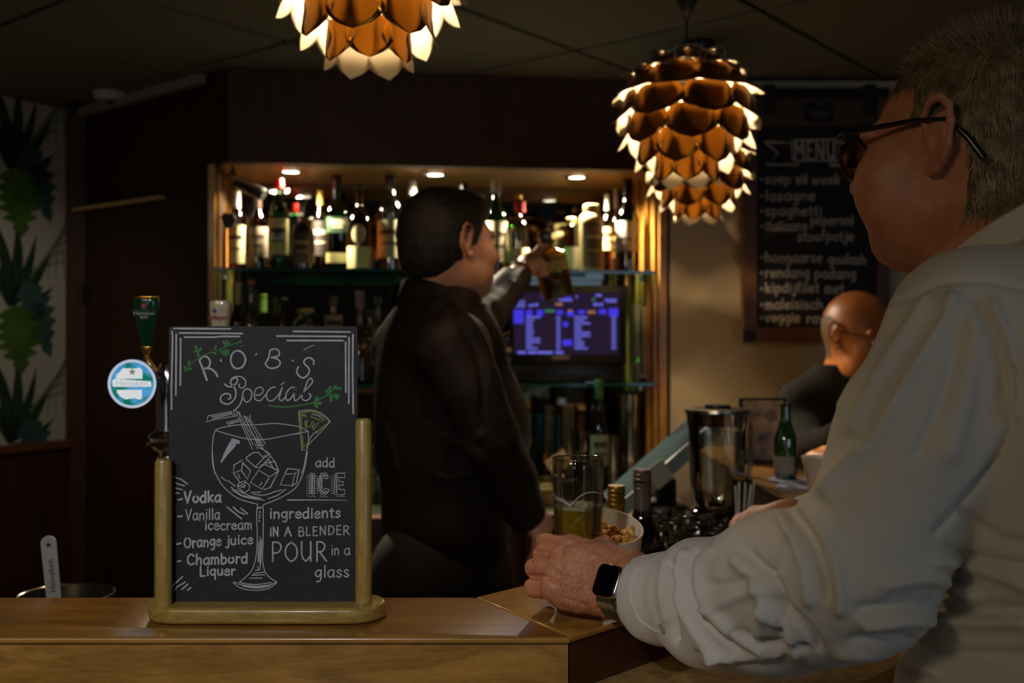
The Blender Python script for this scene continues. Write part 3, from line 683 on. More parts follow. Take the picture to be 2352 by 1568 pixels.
B('1470,222 1448,182 1405,180 1375,240 1378,330 1410,372 1455,365 1480,330 1450,318 1425,335 1408,300 1410,235 1430,215 1445,232 1470,222', 9); B('1450,205 1415,200 1392,250 1395,320 1420,352 1455,345', 12, True)
B('1530,182 1618,180 1615,222 1565,218 1562,255 1600,258 1600,290 1560,288 1558,325 1618,330 1612,375 1520,372 1530,182', 9); B('1545,195 1540,358', 10)
for k in range(8):
    for x in (1270, 1352, 1490): B('%d,%d %d,%d' % (x, 210 + k * 22, x + 22, 204 + k * 22), 5)
for k in range(4):
    for x in (1285, 1395, 1545): B('%d,%d %d,%d' % (x + k * 20, 386 + k % 2 * 6, x + 3 + k * 20, 388 + k % 2 * 6), 9)
for b_, nm, m_ in ((bmW, 'chalk_lettering', M_chalk), (bmD, 'chalk_drawing', M_chalk), (bmG, 'chalk_leaf_sprigs', M_chalkg), (bmO, 'chalk_pineapple_wedge', M_chalko)):
    face_y(b_); o = keep(bm_obj(nm, b_, m_), sign); o['kind'] = 'stuff'
# ------------------------------------------------------------------ MENU board on the wall
MY = 3.44
def tfm(x, y, lay=0): p = W(1680 + x / 2.45, 160 + y / 2.45, MY); return (p.x, MY - .0004 - lay, p.z)
menu = thing('menu_chalkboard', W(1875, 500, MY + .02), 'large black menu chalkboard in a brown wooden frame on the beige wall', 'menu board')
M_frame = wood('menu_frame_wood', (86, 54, 22), (108, 70, 32), .5, (12, 12, 1), 4)
q0 = W(1737, 300, MY); q1 = W(2012, 752, MY); f0 = W(1704, 204, MY); f1 = W(2040, 786, MY)
def mbox(name, x0, x1, z0, z1, y0, y1, m): o = box_obj(name, ((x0 + x1) / 2, (y0 + y1) / 2, (z0 + z1) / 2), (abs(x1 - x0), abs(y1 - y0), abs(z1 - z0)), m, None, 0, .002, 1); return keep(o, menu)
mbox('slate_panel', q0.x - .01, q1.x + .01, q1.z - .01, f0.z - .01, MY, MY + .012, M_blackm)
mbox('frame_rail', f0.x, f1.x, f1.z, q1.z, MY - .014, MY + .02, M_frame); mbox('frame_rail', f0.x, f1.x, f0.z - .03, f0.z, MY - .014, MY + .02, M_blackm)
mbox('frame_stile', f0.x, q0.x, q1.z + .001, f0.z - .031, MY - .014, MY + .02, M_frame); mbox('frame_stile', q1.x, f1.x, q1.z + .001, f0.z - .031, MY - .014, MY + .02, M_frame)
hb0 = W(1737, 226, MY); hb1 = W(2012, 290, MY); mbox('header_board', hb0.x + .001, hb1.x - .001, hb1.z, hb0.z, MY - .010, MY - .001, wood('header_wood', (60, 44, 30), (76, 56, 38), .6, (1, 12, 12), 4))
for px in (1765, 1995):
    a = W(px - 13, 196, MY); b = W(px + 13, 266, MY); mbox('hanging_strap', a.x, b.x, b.z, a.z, MY - .022, MY - .0145, M_blackm)
a = W(1846, 238, MY); b = W(1911, 280, MY); lpz = mbox('logo_plate', a.x, b.x, b.z, a.z, MY - .016, MY - .0101, M_blackm)
a = W(1703, 758, MY); b = W(1733, 785, MY); mbox('corner_guard', a.x - .002, b.x, b.z - .002, a.z, MY - .019, MY - .0142, M_blackm)
M_dim = mat('menu_chalk', (196, 192, 186), .7)
bm = bmesh.new()
for s in ('190,408 340,410 300,410', '190,408 262,470 195,535 380,535 378,512', '735,415 590,412', '735,415 683,475 745,535 555,538 555,512', '338,398 602,392 600,512 342,512 338,398'): ribbon(bm, S(s), 9, tfm)
for g in text_strokes('MENU', 352, 596, 502, 62, sd=2): ribbon(bm, g, 11, tfm)
for s, x0, x1, b_ in (('soep', 190, 340, 640), ('v/d', 362, 430, 640), ('week', 452, 618, 645), ('lasagne', 190, 478, 735), ('spaghetti', 190, 515, 820), ('peperoni', 445, 692, 872), ('italiaans', 190, 432, 905), ('stoofpotje', 372, 692, 962), ('hongaarse', 190, 515, 1082), ('goulash', 545, 762, 1092), ('rendang', 190, 445, 1168), ('padang', 467, 706, 1172), ('kipdijfilet', 190, 500, 1252), ('met', 526, 640, 1256), ('maleisisch', 190, 520, 1345), ('veggie', 190, 390, 1420), ('rav', 422, 530, 1424)):
    for g in text_strokes(s, x0, x1, b_, 34, sd=len(s)): ribbon(bm, g, 9, tfm)
for y in (618, 708, 795, 880, 1055, 1142, 1232, 1322, 1395): ribbon(bm, [(168, y), (172, y)], 14, tfm)
face_y(bm); o = keep(bm_obj('menu_lettering', bm, M_dim), menu); o['kind'] = 'stuff'
bm = bmesh.new()
def tfl(x, y, lay=0): p = W(1680 + x / 2.45, 160 + y / 2.45, MY); return (p.x, MY - .0165, p.z)
for g in text_strokes('menu', 440, 540, 258, 16): ribbon(bm, g, 6, tfl)
ribbon(bm, S('470,205 490,192 510,205'), 6, tfl); ribbon(bm, S('450,275 530,275'), 4, tfl)
face_y(bm); o = keep(bm_obj('logo_print', bm, mat('logo_grey', (120, 112, 104), .6)), menu); o['kind'] = 'stuff'
# ------------------------------------------------------------------ cone pendant lamps
M_copper = mat('bronze_petal_outside', (206, 138, 48), .17, 1.0, rgb2=(190, 122, 38), scale=30)
M_petin = mat('white_petal_inside', (250, 240, 216), .40)
M_bulb = emit('bulb_glow', (255, 214, 150), 7.0)
def petal_mesh(L, w, flare, curv):
    nu, nv = 8, 6; verts = []; faces = []; mi = []
    for side in (0, 1):
        for i in range(nu + 1):
            u = i / nu; hw = w / 2 * (.62 + .38 * math.sin(min(1, u / .45) * pi / 2)) * (1 - max(0, (u - .42) / .58) ** 2.1) ** .72 if u < 1 else .0006
            for j in range(nv + 1):
                v = -1 + 2 * j / nv; x = v * hw; bend = (x * x) * curv
                out = flare * L * u ** 2.2 - bend
                verts.append((x, -out - (.0009 if side == 0 else 0), -u * L))
    off = (nu + 1) * (nv + 1)
    for i in range(nu):
        for j in range(nv):
            a = i * (nv + 1) + j; faces.append((a, a + nv + 1, a + nv + 2, a + 1)); mi.append(0)
            faces.append((off + a, off + a + 1, off + a + nv + 2, off + a + nv + 1)); mi.append(1)
    for i in range(nu):
        for j in (0, nv):
            a = i * (nv + 1) + j; f = (a, off + a, off + a + nv + 1, a + nv + 1)
            faces.append(f if j == 0 else f[::-1]); mi.append(1)
    me = bpy.data.meshes.new('petal'); me.from_pydata(verts, [], faces); me.materials.append(M_copper); me.materials.append(M_petin)
    me.polygons.foreach_set('material_index', mi); me.polygons.foreach_set('use_smooth', [True] * len(faces)); me.update(); return me
# ring: height, radius, length, width, tilt from vertical (deg, positive = lower end swings out), flare, count
RINGS = [(.140, .020, .082, .104, 80, .08, 7, 0), (.128, .070, .086, .128, 56, .16, 8, .5), (.094, .116, .086, .134, 34, .20, 8, 0), (.046, .138, .084, .130, 15, .22, 8, .5),
         (-.002, .134, .082, .120, 2, .24, 8, 0), (-.048, .108, .078, .102, -6, .26, 8, .5), (-.090, .070, .070, .082, -10, .30, 7, 0)]
petals = [petal_mesh(r[2], r[3], r[5], 1 / (2.6 * max(r[1], .06))) for r in RINGS]
def pendant(loc, sc, rz, label, roll=0):
    t = thing('pendant_lamp', loc, label, 'lamp', 'petal pendant lamps over the bar', rot=(0, R(roll), rz))
    t.scale = (sc, sc, sc); k = 0
    for ri, (z, r, L, w, tilt, fl, n, ph) in enumerate(RINGS):
        for i in range(n):
            a = 2 * pi * (i + ph) / n + .15 * ri
            o = bpy.data.objects.new('petal', petals[ri]); COL.objects.link(o); o.parent = t
            # local petal: outward is -Y, hangs along -Z from its root; tilt positive swings the tip outwards
            o.matrix_local = Matrix.Rotation(a + pi / 2, 4, 'Z') @ Matrix.Translation((0, -r, z)) @ Matrix.Rotation(R(-tilt), 4, 'X') @ Matrix.Rotation(R(random.uniform(-2, 2)), 4, 'Y')
    fr = bmesh.new()
    for ri, (z, r, *_r) in enumerate(RINGS):
        tube(fr, [((r - .006) * math.cos(q * pi / 12), (r - .006) * math.sin(q * pi / 12), z - .004) for q in range(25)], .0016, 5, False)
    for q in range(6):
        a = q * pi / 3; tube(fr, [((r[1] - .008) * math.cos(a), (r[1] - .008) * math.sin(a), r[0] - .004) for r in RINGS], .0016, 5, False)
    bm_obj('inner_frame', fr, M_petin, t, smooth=60)
    lathe_obj('bulb', [(0, -.055), (.018, -.05), (.030, -.03), (.032, -.012), (.022, .012), (.014, .03), (.014, .05), (0, .05)], M_bulb, t, 16, (0, 0, .022))
    lathe_obj('lamp_holder', [(0, .125), (.018, .125), (.021, .10), (.021, .052), (.015, .05), (0, .05)], M_blackp, t, 16)
    top_z = (ceil_z - .001 - loc[2]) / sc
    tube_obj('cord', [(0, 0, .12), (0, 0, top_z - .02)], .0028 / sc, M_blackp, t, 8)
    lathe_obj('ceiling_rose', [(.006, top_z - .115), (.012, top_z - .105), (.046, top_z - .03), (.052, top_z - .012), (.050, top_z), (0, top_z)], M_blackp, t, 24)
    add_light('POINT', 'lamp_light', (loc[0], loc[1], loc[2] + .015 * sc), LAMP_POWER * sc * sc, LAMP_COL, .032 * sc)
    return t
LA = W(848, -58, 1.74); LB = W(1577, 262, 2.44); LC = W(1603, 388, 3.05)
pendant(LA, .97, .35, 'largest petal pendant lamp of copper leaves, cut off by the top of the picture')
pendant(LB, 1.02, .1, 'petal pendant lamp of copper leaves hanging left of the menu board, in front of another')
pendant(LC, .96, .8, 'petal pendant lamp half hidden behind the nearer one beside the menu board')
# ------------------------------------------------------------------ bottles
GLS = {'clear': thin_glass('clear_glass', (242, 246, 238), .30), 'green': thin_glass('green_glass', (70, 196, 60), .16), 'dgreen': thin_glass('dark_green_glass', (40, 120, 50), .16),
       'brown': thin_glass('brown_glass', (150, 84, 34), .14), 'olive': thin_glass('olive_glass', (176, 164, 70), .14), 'amber': thin_glass('amber_glass', (196, 120, 34), .14), 'dark': thin_glass('dark_glass', (52, 44, 30), .16)}
def liquid(name, rgb): 
    m = thin_glass(name, rgb, .03); return m
LQ = {'whisky': liquid('whisky', (214, 128, 24)), 'gold': liquid('gold_spirit', (222, 170, 50)), 'dark': liquid('dark_spirit', (110, 48, 12)), 'clear': liquid('clear_spirit', (240, 244, 240)), 'green': liquid('green_spirit', (60, 150, 40)), 'red': liquid('red_spirit', (180, 30, 18)), 'blue': liquid('blue_spirit', (60, 110, 170))}
_cm = {}
def C(rgb, rough=.4, metal=0.0):
    k = (rgb, rough, metal)
    if k not in _cm: _cm[k] = mat('paint_%d' % len(_cm), rgb, rough, metal)
    return _cm[k]
M_ink = mat('label_ink', (46, 38, 30), .6)
PROF = {   # (radius fraction, height fraction); neck radius given separately as n
    'whisky': [(.9, 0), (1, .015), (1, .60), (.97, .64), (.80, .70), (.52, .76), (.40, .80), (.36, .86), (.36, .93), (.40, .935), (.40, .955), (.37, .96)],
    'tall': [(.9, 0), (1, .012), (1, .58), (.94, .63), (.66, .70), (.42, .77), (.36, .84), (.34, .93), (.40, .935), (.40, .955), (.36, .96)],
    'round': [(.8, 0), (1, .02), (1.0, .40), (.98, .52), (.84, .62), (.56, .68), (.34, .72), (.28, .78), (.28, .90), (.34, .905), (.34, .93), (.30, .93)],
    'wine': [(.9, 0), (1, .012), (1, .52), (.96, .58), (.76, .66), (.48, .73), (.38, .78), (.36, .92), (.40, .93), (.40, .95), (.36, .955)],
    'decanter': [(.7, 0), (1, .03), (1.0, .30), (.9, .42), (.6, .52), (.34, .60), (.26, .68), (.26, .80), (.34, .82), (.30, .84)],
    'jar': [(.94, 0), (1, .01), (1, .74), (.97, .80), (.80, .85), (.62, .87), (.55, .89), (.55, .93), (.6, .94), (.6, .96), (.5, .96)],
    'square': [(.93, 0), (1, .02), (1, .60), (.92, .66), (.50, .72), (.36, .76), (.34, .90), (.40, .905), (.40, .93), (.36, .935)]}
LQ['honey'] = mat('golden_rum', (206, 152, 34), .2, coat=.5)
def arc_label(name, r, z0, z1, ang, m, parent, power=2.0, a0=-90, off=.0006, n=14, shape=None):
    bm = bmesh.new(); A, B_ = [], []
    for k in range(n + 1):
        u = -1 + 2 * k / n; a = R(a0 + ang / 2 * u); c, s = math.cos(a), math.sin(a)
        kk = 1.0 if power == 2 else 1 / (abs(c) ** power + abs(s) ** power) ** (1 / power)
        q = (r + off) * kk; zz0, zz1 = z0, z1
        if shape == 'oval': h = (z1 - z0) / 2 * math.sqrt(max(0, 1 - u * u)); zz0, zz1 = (z0 + z1) / 2 - h - 1e-4, (z0 + z1) / 2 + h + 1e-4
        A.append(bm.verts.new((q * c, q * s, zz0))); B_.append(bm.verts.new((q * c, q * s, zz1)))
    for k in range(n): bm.faces.new((A[k], A[k + 1], B_[k + 1], B_[k]))
    bmesh.ops.recalc_face_normals(bm, faces=bm.faces)
    o = bm_obj(name, bm, m, parent, smooth=60); return o
def bottle(label, base, H, r, kind='whisky', glass='clear', cap=((20, 20, 20), .12), labels=(), liq=None, level=.5, group=None, rz=None, capm=None, name='bottle', rot=None, mouth=None, seg=24, cat_='bottle', lines=2, stopper=None):
    """labels: (z0,z1 fractions, angle, colour, shape)"""
    t = thing(name, base, label, cat_, group, rz=(rz if rz is not None else random.uniform(-.25, .25)), rot=rot)
    pw = 4.5 if kind == 'square' else 2.0
    prof = [(a * r, b * H) for a, b in PROF[kind]]
    if mouth: prof = [(max(x, mouth) if z > .75 * H else x, z) for x, z in prof]
    body = lathe_obj('glass_body', [(0, 0)] + prof + [(prof[-1][0] * .7, prof[-1][1])], GLS[glass] if isinstance(glass, str) else glass, t, seg, power=pw)
    if liq:
        lp_ = [(0, .012 * H)]
        for (a, b) in prof:
            if b < level * H: lp_.append((a * .93, max(b, .012 * H)))
        # radius at level
        for (a0, b0), (a1, b1) in zip(prof[:-1], prof[1:]):
            if b0 <= level * H < b1: rr_ = a0 + (a1 - a0) * (level * H - b0) / (b1 - b0); lp_ += [(rr_ * .93, level * H), (0, level * H)]; break
        lathe_obj('liquid', lp_, LQ[liq], t, seg, power=pw)
    nr = prof[-1][0]
    if cap:
        rgb, cl = cap; z1 = H; z0 = H - cl * H; cr = nr * 1.14
        if cl > .16:   # long capsule over the neck
            lathe_obj('capsule', [(cr * 1.02, z0), (cr, z0 + .002), (cr * .98, z1 - .03 * H), (cr * 1.06, z1 - .028 * H), (cr * 1.06, z1 - .001), (cr * .9, z1), (0, z1)], capm or C(rgb, .35, .3), t, 18)
        else:
            lathe_obj('cap', [(cr * 1.1, z0), (cr * 1.12, z0 + .002), (cr * 1.1, z1 - .002), (cr * .98, z1), (0, z1)], capm or C(rgb, .35, .2), t, 18)
    if stopper:
        lathe_obj('stopper', [(nr * .8, H * .95), (nr * 1.5, H * .955), (nr * 1.7, H * .975), (nr * 1.3, H), (0, H)], C(stopper, .5), t, 16)
    for li, L in enumerate(labels):
        z0, z1, ang, rgb = L[:4]; shp = L[4] if len(L) > 4 else None
        lm = arc_label('label', r, z0 * H, z1 * H, ang, C(rgb, .55), t, pw, shape=shp)
        if lines and (z1 - z0) > .12 and not shp:
            dark = sum(rgb) > 300; m = C((60, 44, 30), .6) if dark else C((176, 160, 130), .6)
            for k in range(lines):
                zc = (z0 + (z1 - z0) * (.68 - .3 * k)) * H; hh = .018 * H * (1.4 if k == 0 else .7)
                arc_label('label_print', r, zc - hh, zc + hh, ang * (.62 if k == 0 else .45), m, lm, pw, off=.0011, n=8)
    return t
def cab_bottle(label, px, wpx, ypx, d, zb, **kw):
    s = CS(px, d); p = CW(s, d, zb); zt = CAMZ + (CY - ypx) / FPX * p.y; r = wpx / 2 / FPX * p.y
    return bottle(label, p, zt - zb, r, rz=CA + random.uniform(-.12, .12), **kw)
g1 = 'spirit bottles on the upper glass shelf'; z1 = SZ1 + .0005
cr_, dk, wh = (214, 196, 140), (34, 26, 20), (226, 222, 208)
cab_bottle('clear whisky bottle with cream label, leftmost on the upper glass shelf', 544, 40, 438, .15, z1, glass='clear', liq='whisky', level=.5, cap=((228, 224, 214), .22), labels=((.08, .56, 150, (222, 208, 158)),), group=g1)
cab_bottle('brown whisky bottle with grey-beige label on the upper shelf, left of the red-capped bottle', 592, 46, 445, .17, z1, glass='brown', liq='dark', level=.6, cap=((40, 26, 18), .2), labels=((.17, .56, 160, (138, 122, 104)),), group=g1)
cab_bottle('green whisky bottle with bright red cap and big cream label', 641, 44, 412, .11, z1, glass='green', liq='green', level=.6, cap=((205, 30, 22), .11), labels=((.16, .56, 165, (226, 214, 150)), (.30, .46, 90, (236, 236, 228)), (.86, .89, 300, (230, 226, 216))), group=g1)
cab_bottle('round-shouldered amber bottle with dark label and dark cork', 694, 56, 452, .12, z1, kind='round', glass='clear', liq='whisky', level=.62, cap=None, stopper=(40, 24, 16), labels=((.08, .50, 100, (58, 34, 20)),), group=g1)
cab_bottle('slim bottle with black label and gold top behind the round-shouldered amber one', 736, 36, 437, .24, z1, glass='clear', liq='whisky', level=.3, cap=((196, 160, 70), .18), labels=((.2, .62, 160, dk),), group=g1)
cab_bottle('tall green bottle with black cap and pale band label at its foot', 774, 48, 404, .20, z1, kind='square', glass='green', liq='green', level=.55, cap=((14, 14, 14), .14), labels=((.09, .19, 165, (190, 180, 120)), (.40, .56, 120, (28, 60, 30))), group=g1)
cab_bottle('olive bottle with an oval label above a square white label', 826, 56, 424, .11, z1, kind='round', glass='olive', liq='gold', level=.66, cap=None, stopper=(18, 18, 16), labels=((.02, .27, 150, (226, 212, 150)), (.30, .52, 70, (190, 180, 130), 'oval')), group=g1, lines=0)
cab_bottle('clear whisky bottle with tall grey-green label and amber remainder', 897, 58, 402, .12, z1, kind='whisky', glass='clear', liq='whisky', level=.16, cap=((18, 18, 16), .06), labels=((.13, .52, 165, (176, 172, 132)),), group=g1)
cab_bottle('amber bottle with pale strip label, just left of the barman\'s head', 947, 44, 414, .20, z1, kind='wine', glass='clear', liq='whisky', level=.34, cap=((222, 220, 210), .16), labels=((.2, .44, 120, (206, 188, 120)),), group=g1)
cab_bottle('bottle with dark cap showing just above the barman\'s hair', 1012, 42, 432, .2, z1, kind='wine', glass='dark', cap=((30, 28, 26), .2), labels=((.2, .5, 150, (120, 110, 90)),), group=g1)
cab_bottle('clear bottle with black cap above the right of the barman\'s hair', 1066, 42, 420, .14, z1, kind='tall', glass='clear', liq='gold', level=.4, cap=((16, 16, 20), .1), labels=((.15, .5, 150, (160, 150, 120)),), group=g1)
cab_bottle('small bottle with grey capsule squeezed beside the green cream-labelled bottle', 1108, 30, 448, .22, z1, kind='tall', glass='green', cap=((150, 140, 124), .2), labels=((.15, .5, 150, (170, 160, 120)),), group=g1)
cab_bottle('bright green bottle with silver cap and tall cream label, right of the barman\'s face', 1139, 52, 414, .11, z1, kind='tall', glass='green', liq='green', level=.12, cap=((190, 186, 180), .14), labels=((.10, .54, 165, (206, 192, 150)),), group=g1)
cab_bottle('clear bottle with red striped neck and low cream label', 1190, 50, 447, .12, z1, kind='round', glass='clear', cap=((214, 170, 70), .06), labels=((.05, .30, 165, (222, 206, 160)), (.76, .90, 60, (170, 30, 26))), group=g1, lines=0)
cab_bottle('gold-green flask with square white label near the middle of the upper shelf', 1312, 36, 500, .14, z1, kind='jar', glass='olive', liq='gold', level=.7, cap=((206, 180, 110), .14), labels=((.06, .46, 160, (230, 222, 190)),), group=g1, lines=0)
M_ceram = mat('beige_stoneware', (176, 156, 110), .35, coat=.3)
cab_bottle('wide beige stoneware bottle with dark printed panel', 1358, 56, 470, .11, z1, kind='jar', glass=M_ceram, cap=((170, 150, 96), .1), labels=((.06, .72, 110, (84, 60, 42)), (.52, .68, 70, (130, 96, 62), 'oval')), group=g1)
cab_bottle('slim clear bottle with sparkling neck right of the stoneware bottle', 1394, 28, 446, .22, z1, kind='tall', glass='clear', liq='whisky', level=.3, cap=((214, 206, 190), .2), labels=((.3, .58, 150, (190, 176, 120)),), group=g1)
cab_bottle('slim amber bottle with silver cap just left of the rightmost dark bottle', 1414, 26, 434, .30, z1, kind='tall', glass='clear', liq='whisky', level=.5, cap=((230, 226, 216), .22), labels=((.2, .45, 150, (200, 160, 90)),), group=g1)
cab_bottle('dark wine-like bottle with black cap and split grey-white label, rightmost on the upper shelf', 1441, 54, 411, .11, z1, kind='wine', glass='dark', cap=((14, 14, 14), .17), labels=((.36, .54, 165, (206, 200, 186)), (.22, .34, 165, (180, 170, 150))), group=g1, lines=0)
g2 = 'bottles on the lower glass shelf'; z2 = SZ2 + .0005
for lab, px, w, y, d, kw in (
    ('bottle with green and gold neck at the left end of the lower glass shelf', 545, 40, 648, .18, dict(kind='tall', glass='brown', liq='whisky', level=.5, cap=((190, 168, 110), .22), labels=((.2, .5, 160, (150, 130, 90)),))),
    ('bottle with orange-banded pourer top on the lower glass shelf', 577, 38, 643, .08, dict(kind='wine', glass='clear', liq='gold', level=.5, cap=((206, 110, 40), .04), labels=((.2, .5, 160, (170, 150, 110)),))),
    ('yellow-green bottle beside the orange-banded one', 604, 44, 676, .2, dict(kind='tall', glass='olive', liq='gold', level=.6, cap=((190, 186, 90), .2), labels=((.2, .5, 160, (150, 140, 60)),))),
    ('dark decanter with broad stopper on the lower glass shelf', 648, 54, 682, .10, dict(kind='decanter', glass='brown', liq='dark', level=.4, cap=None, stopper=(60, 46, 34))),
    ('squat flask with wide pale lid above the chalkboard', 703, 58, 708, .14, dict(kind='jar', glass='clear', liq='whisky', level=.55, cap=((190, 176, 130), .06), labels=((.1, .5, 150, (110, 80, 60)),))),
    ('clear spirit bottle with grey neck label above the chalkboard', 766, 40, 680, .12, dict(kind='tall', glass='clear', liq='clear', level=.6, cap=((90, 70, 70), .12), labels=((.5, .78, 160, (176, 168, 160)),))),
    ('long-necked clear decanter above the right corner of the chalkboard', 826, 56, 668, .10, dict(kind='decanter', glass='clear', liq='whisky', level=.42, cap=((120, 96, 110), .2))),
    ('clear bottle with sparkling shoulder right of the chalkboard', 868, 34, 682, .16, dict(kind='wine', glass='clear', liq='clear', level=.4, cap=((60, 54, 44), .08), labels=((.2, .42, 150, (214, 210, 196)),))),
    ('whisky bottle with golden contents between chalkboard and barman', 850, 36, 712, .32, dict(kind='tall', glass='clear', liq='whisky', level=.4, cap=((30, 26, 24), .1))),
    ('clear bottle with yellow label hanging low near the barman\'s elbow', 1118, 36, 706, .16, dict(kind='whisky', glass='clear', liq='gold', level=.4, cap=((60, 56, 50), .1), labels=((.3, .55, 150, (200, 196, 150)),))),
    ('square whiskey bottle with black label beside the blue screen', 1156, 40, 700, .06, dict(kind='square', glass='brown', liq='whisky', level=.5, cap=((18, 16, 16), .16), labels=((.14, .56, 165, (26, 22, 20)),)))):
    cab_bottle(lab, px, w, y, d, z2, group=g2, **kw)
g3 = 'bottles standing on the back counter'; z3 = NZB + .0005
for lab, px, w, y, d, kw in (
    ('green gin-like bottle with pale screw cap left of the barman\'s back', 880, 40, 1010, .0, dict(kind='wine', glass='green', cap=((176, 168, 150), .14), labels=((.2, .5, 150, (60, 96, 80)), (.60, .64, 80, (170, 40, 30))))),
    ('beige-labelled bottle between the oak post and the green bottle', 858, 28, 1020, .14, dict(kind='tall', glass='clear', cap=((120, 96, 60), .1), labels=((.1, .55, 160, (150, 130, 110)),))),
    ('amber bottle with white cap right of the barman\'s waist', 1212, 34, 1002, .02, dict(kind='tall', glass='amber', liq='whisky', level=.5, cap=((214, 206, 186), .14), labels=((.2, .4, 150, (190, 120, 60)),))),
    ('amber bottle with orange neck beside the white-capped one', 1252, 30, 1042, .04, dict(kind='wine', glass='amber', liq='dark', level=.5, cap=((170, 96, 30), .2), labels=((.3, .5, 150, (190, 176, 120)),))),
    ('pale-labelled bottle behind the beer glass on the back counter', 1290, 34, 1030, .1, dict(kind='whisky', glass='clear', liq='gold', level=.4, cap=((150, 140, 110), .1), labels=((.2, .5, 160, (170, 160, 120)),))),
    ('dark green wine bottle with tilted tag in front of the branches', 1376, 42, 872, -.06, dict(kind='wine', glass='dgreen', cap=((40, 84, 50), .16), labels=((.3, .55, 150, (120, 130, 110)),)))):
    cab_bottle(lab, px, w, y, d, z3, group=g3, **kw)
# white cylinder shaker on work top, near barman's hand
t = thing('cocktail_shaker', W(1243, 1290, 2.55), 'pale cylindrical shaker on the back counter just right of the barman\'s lowered hand', 'shaker'); t.location = CW(CS(1254, -.13), -.13, z3)
shz = CAMZ + (CY - 1112) / FPX * t.location.y - z3; t.scale = (1.0, 1.0, 1.0)
lathe_obj('cup', [(0, 0), (.026, 0), (.028, .004), (.033, shz * .62), (.033, shz * .63)], mat('shaker_cream', (190, 176, 146), .4), t, 24)
lathe_obj('cup_lid', [(.0335, shz * .62), (.034, shz * .68), (.028, shz * .86), (.020, shz * .9), (.020, shz), (0, shz)], mat('shaker_tan', (150, 110, 70), .4), t, 24)
# ------------------------------------------------------------------ devices on the lower shelf
M_screen_bg = emit('screen_dark_violet', (60, 44, 72), .35); M_scr = emit('screen_text', (110, 110, 225), .75); M_scr2 = emit('screen_blue', (70, 60, 235), .75); M_scrg = emit('screen_green', (70, 150, 110), .5); M_scro = emit('screen_orange', (190, 130, 110), .5)
MD = -.02; MYm = CP(1300, 745, MD).y
mon = thing('display_monitor', CW(CS(1308, .08), .08, z2), 'flat black display showing a purple table of text on the lower shelf', 'monitor', rz=CA)
def mcb(name, x0, x1, y0, y1, d0, d1, m, bev=.002):
    s0, s1 = CS(x0, d0), CS(x1, d0); Y = CW((s0 + s1) / 2, d0, 0).y
    za, zb = CAMZ + (CY - y0) / FPX * Y, CAMZ + (CY - y1) / FPX * Y
    zb = max(zb, z2) if y1 > 850 else zb
    return cbox(name, s0, s1, d0, d1, zb, za, m, mon, bev)
mcb('bezel', 1176, 1440, 654, 838, .04, .075, M_blackp, .004)
mcb('screen', 1181, 1422, 672, 814, .0385, .0399, M_screen_bg, 0)
mcb('stand_base', 1190, 1434, 838, 877, .02, .14, M_blackp, .003)
mcb('status_strip', 1268, 1308, 815, 826, .037, .0395, mat('badge_cream', (176, 166, 130), .5), 0)
def tfs(x, y, lay=0):
    px, py = 1080 + x / 4.9, 620 + y / 4.9; s = CS(px, .0375); p = CW(s, .0375, 0); return (p.x, p.y, CAMZ + (CY - py) / FPX * p.y)
def rects(name, lst, m):
    bm = bmesh.new()
    for x0, y0, x1, y1 in lst:
        bm.faces.new([bm.verts.new(tfs(x, y)) for x, y in ((x0, y1), (x1, y1), (x1, y0), (x0, y0))])
    face_y(bm); o = keep(bm_obj(name, bm, m), mon); o['kind'] = 'stuff'
rr_ = random.Random(5); L1 = []; 
for k in range(11):
    y = 520 + k * 35
    L1.append((628, y, 628 + rr_.choice([70, 80, 90, 130, 160]), y + 20)); L1.append((970, y, 1015, y + 20)); L1.append((1172, y, 1172 + rr_.choice([80, 110, 150, 180, 120]), y + 20)); L1.append((1592, y, 1640, y + 20))
for x in (535, 650, 750, 840, 960): L1.append((x, 912, x + 90, 942))
for y in (345, 375, 400): L1.append((500, y, 618, y + 16))
for x, y, w, h in ((1000, 325, 150, 25), (1190, 285, 20, 30), (1410, 270, 70, 28), (1510, 325, 140, 20), (1530, 350, 120, 14), (660, 385, 50, 28), (720, 375, 45, 30), (1385, 370, 55, 32), (1450, 372, 45, 30)): L1.append((x, y, x + w, y + h))
rects('screen_text_rows', L1, M_scr)
rects('screen_buttons', [(490, 445, 600, 600), (630, 450, 700, 520), (750, 450, 820, 520), (975, 450, 1045, 500), (1090, 470, 1170, 520), (1210, 450, 1290, 495), (1450, 440, 1530, 495), (1560, 430, 1665, 520), (1045, 580, 1100, 640), (1040, 785, 1145, 850), (1050, 285, 1130, 320)], M_scr2)
rects('screen_highlights', [(840, 445, 950, 475), (1370, 315, 1405, 345)], M_scrg); rects('screen_warm_cells', [(960, 370, 1040, 400), (1320, 455, 1410, 490), (1100, 445, 1150, 470)], M_scro)
c = CW(CS(1470, .1), .1, z2)
card = thing('card_terminal', c, 'upright off-white device with a green light right of the display', 'device', rz=CA)
hz = CP(1470, 698, .1).z - z2
box_obj('charger_block', (-.014, 0, hz * .5 + .0), (.020, .05, hz - .002), mat('dev_green_grey', (150, 156, 130), .5), card, 0, .004)
box_obj('casing', (.022, -.004, hz * .5), (.040, .05, hz - .02), mat('dev_white', (170, 158, 132), .5), card, 0, .005)
lathe_obj('led', [(0, .004), (.003, .003), (.004, 0)], emit('green_led', (60, 220, 60), .5), card, 10, (-.013, -.026, hz * .28), rot=(R(90), 0, 0))
bm = bmesh.new(); tube(bm, cat([(-.03, -.03, hz * .25), (-.015, -.035, hz * .2), (-.005, -.035, hz * .06), (.01, -.03, hz * .1), (.012, -.03, .012)], 5), .0035, 6)
bm_obj('cable', bm, M_white, card, smooth=60)
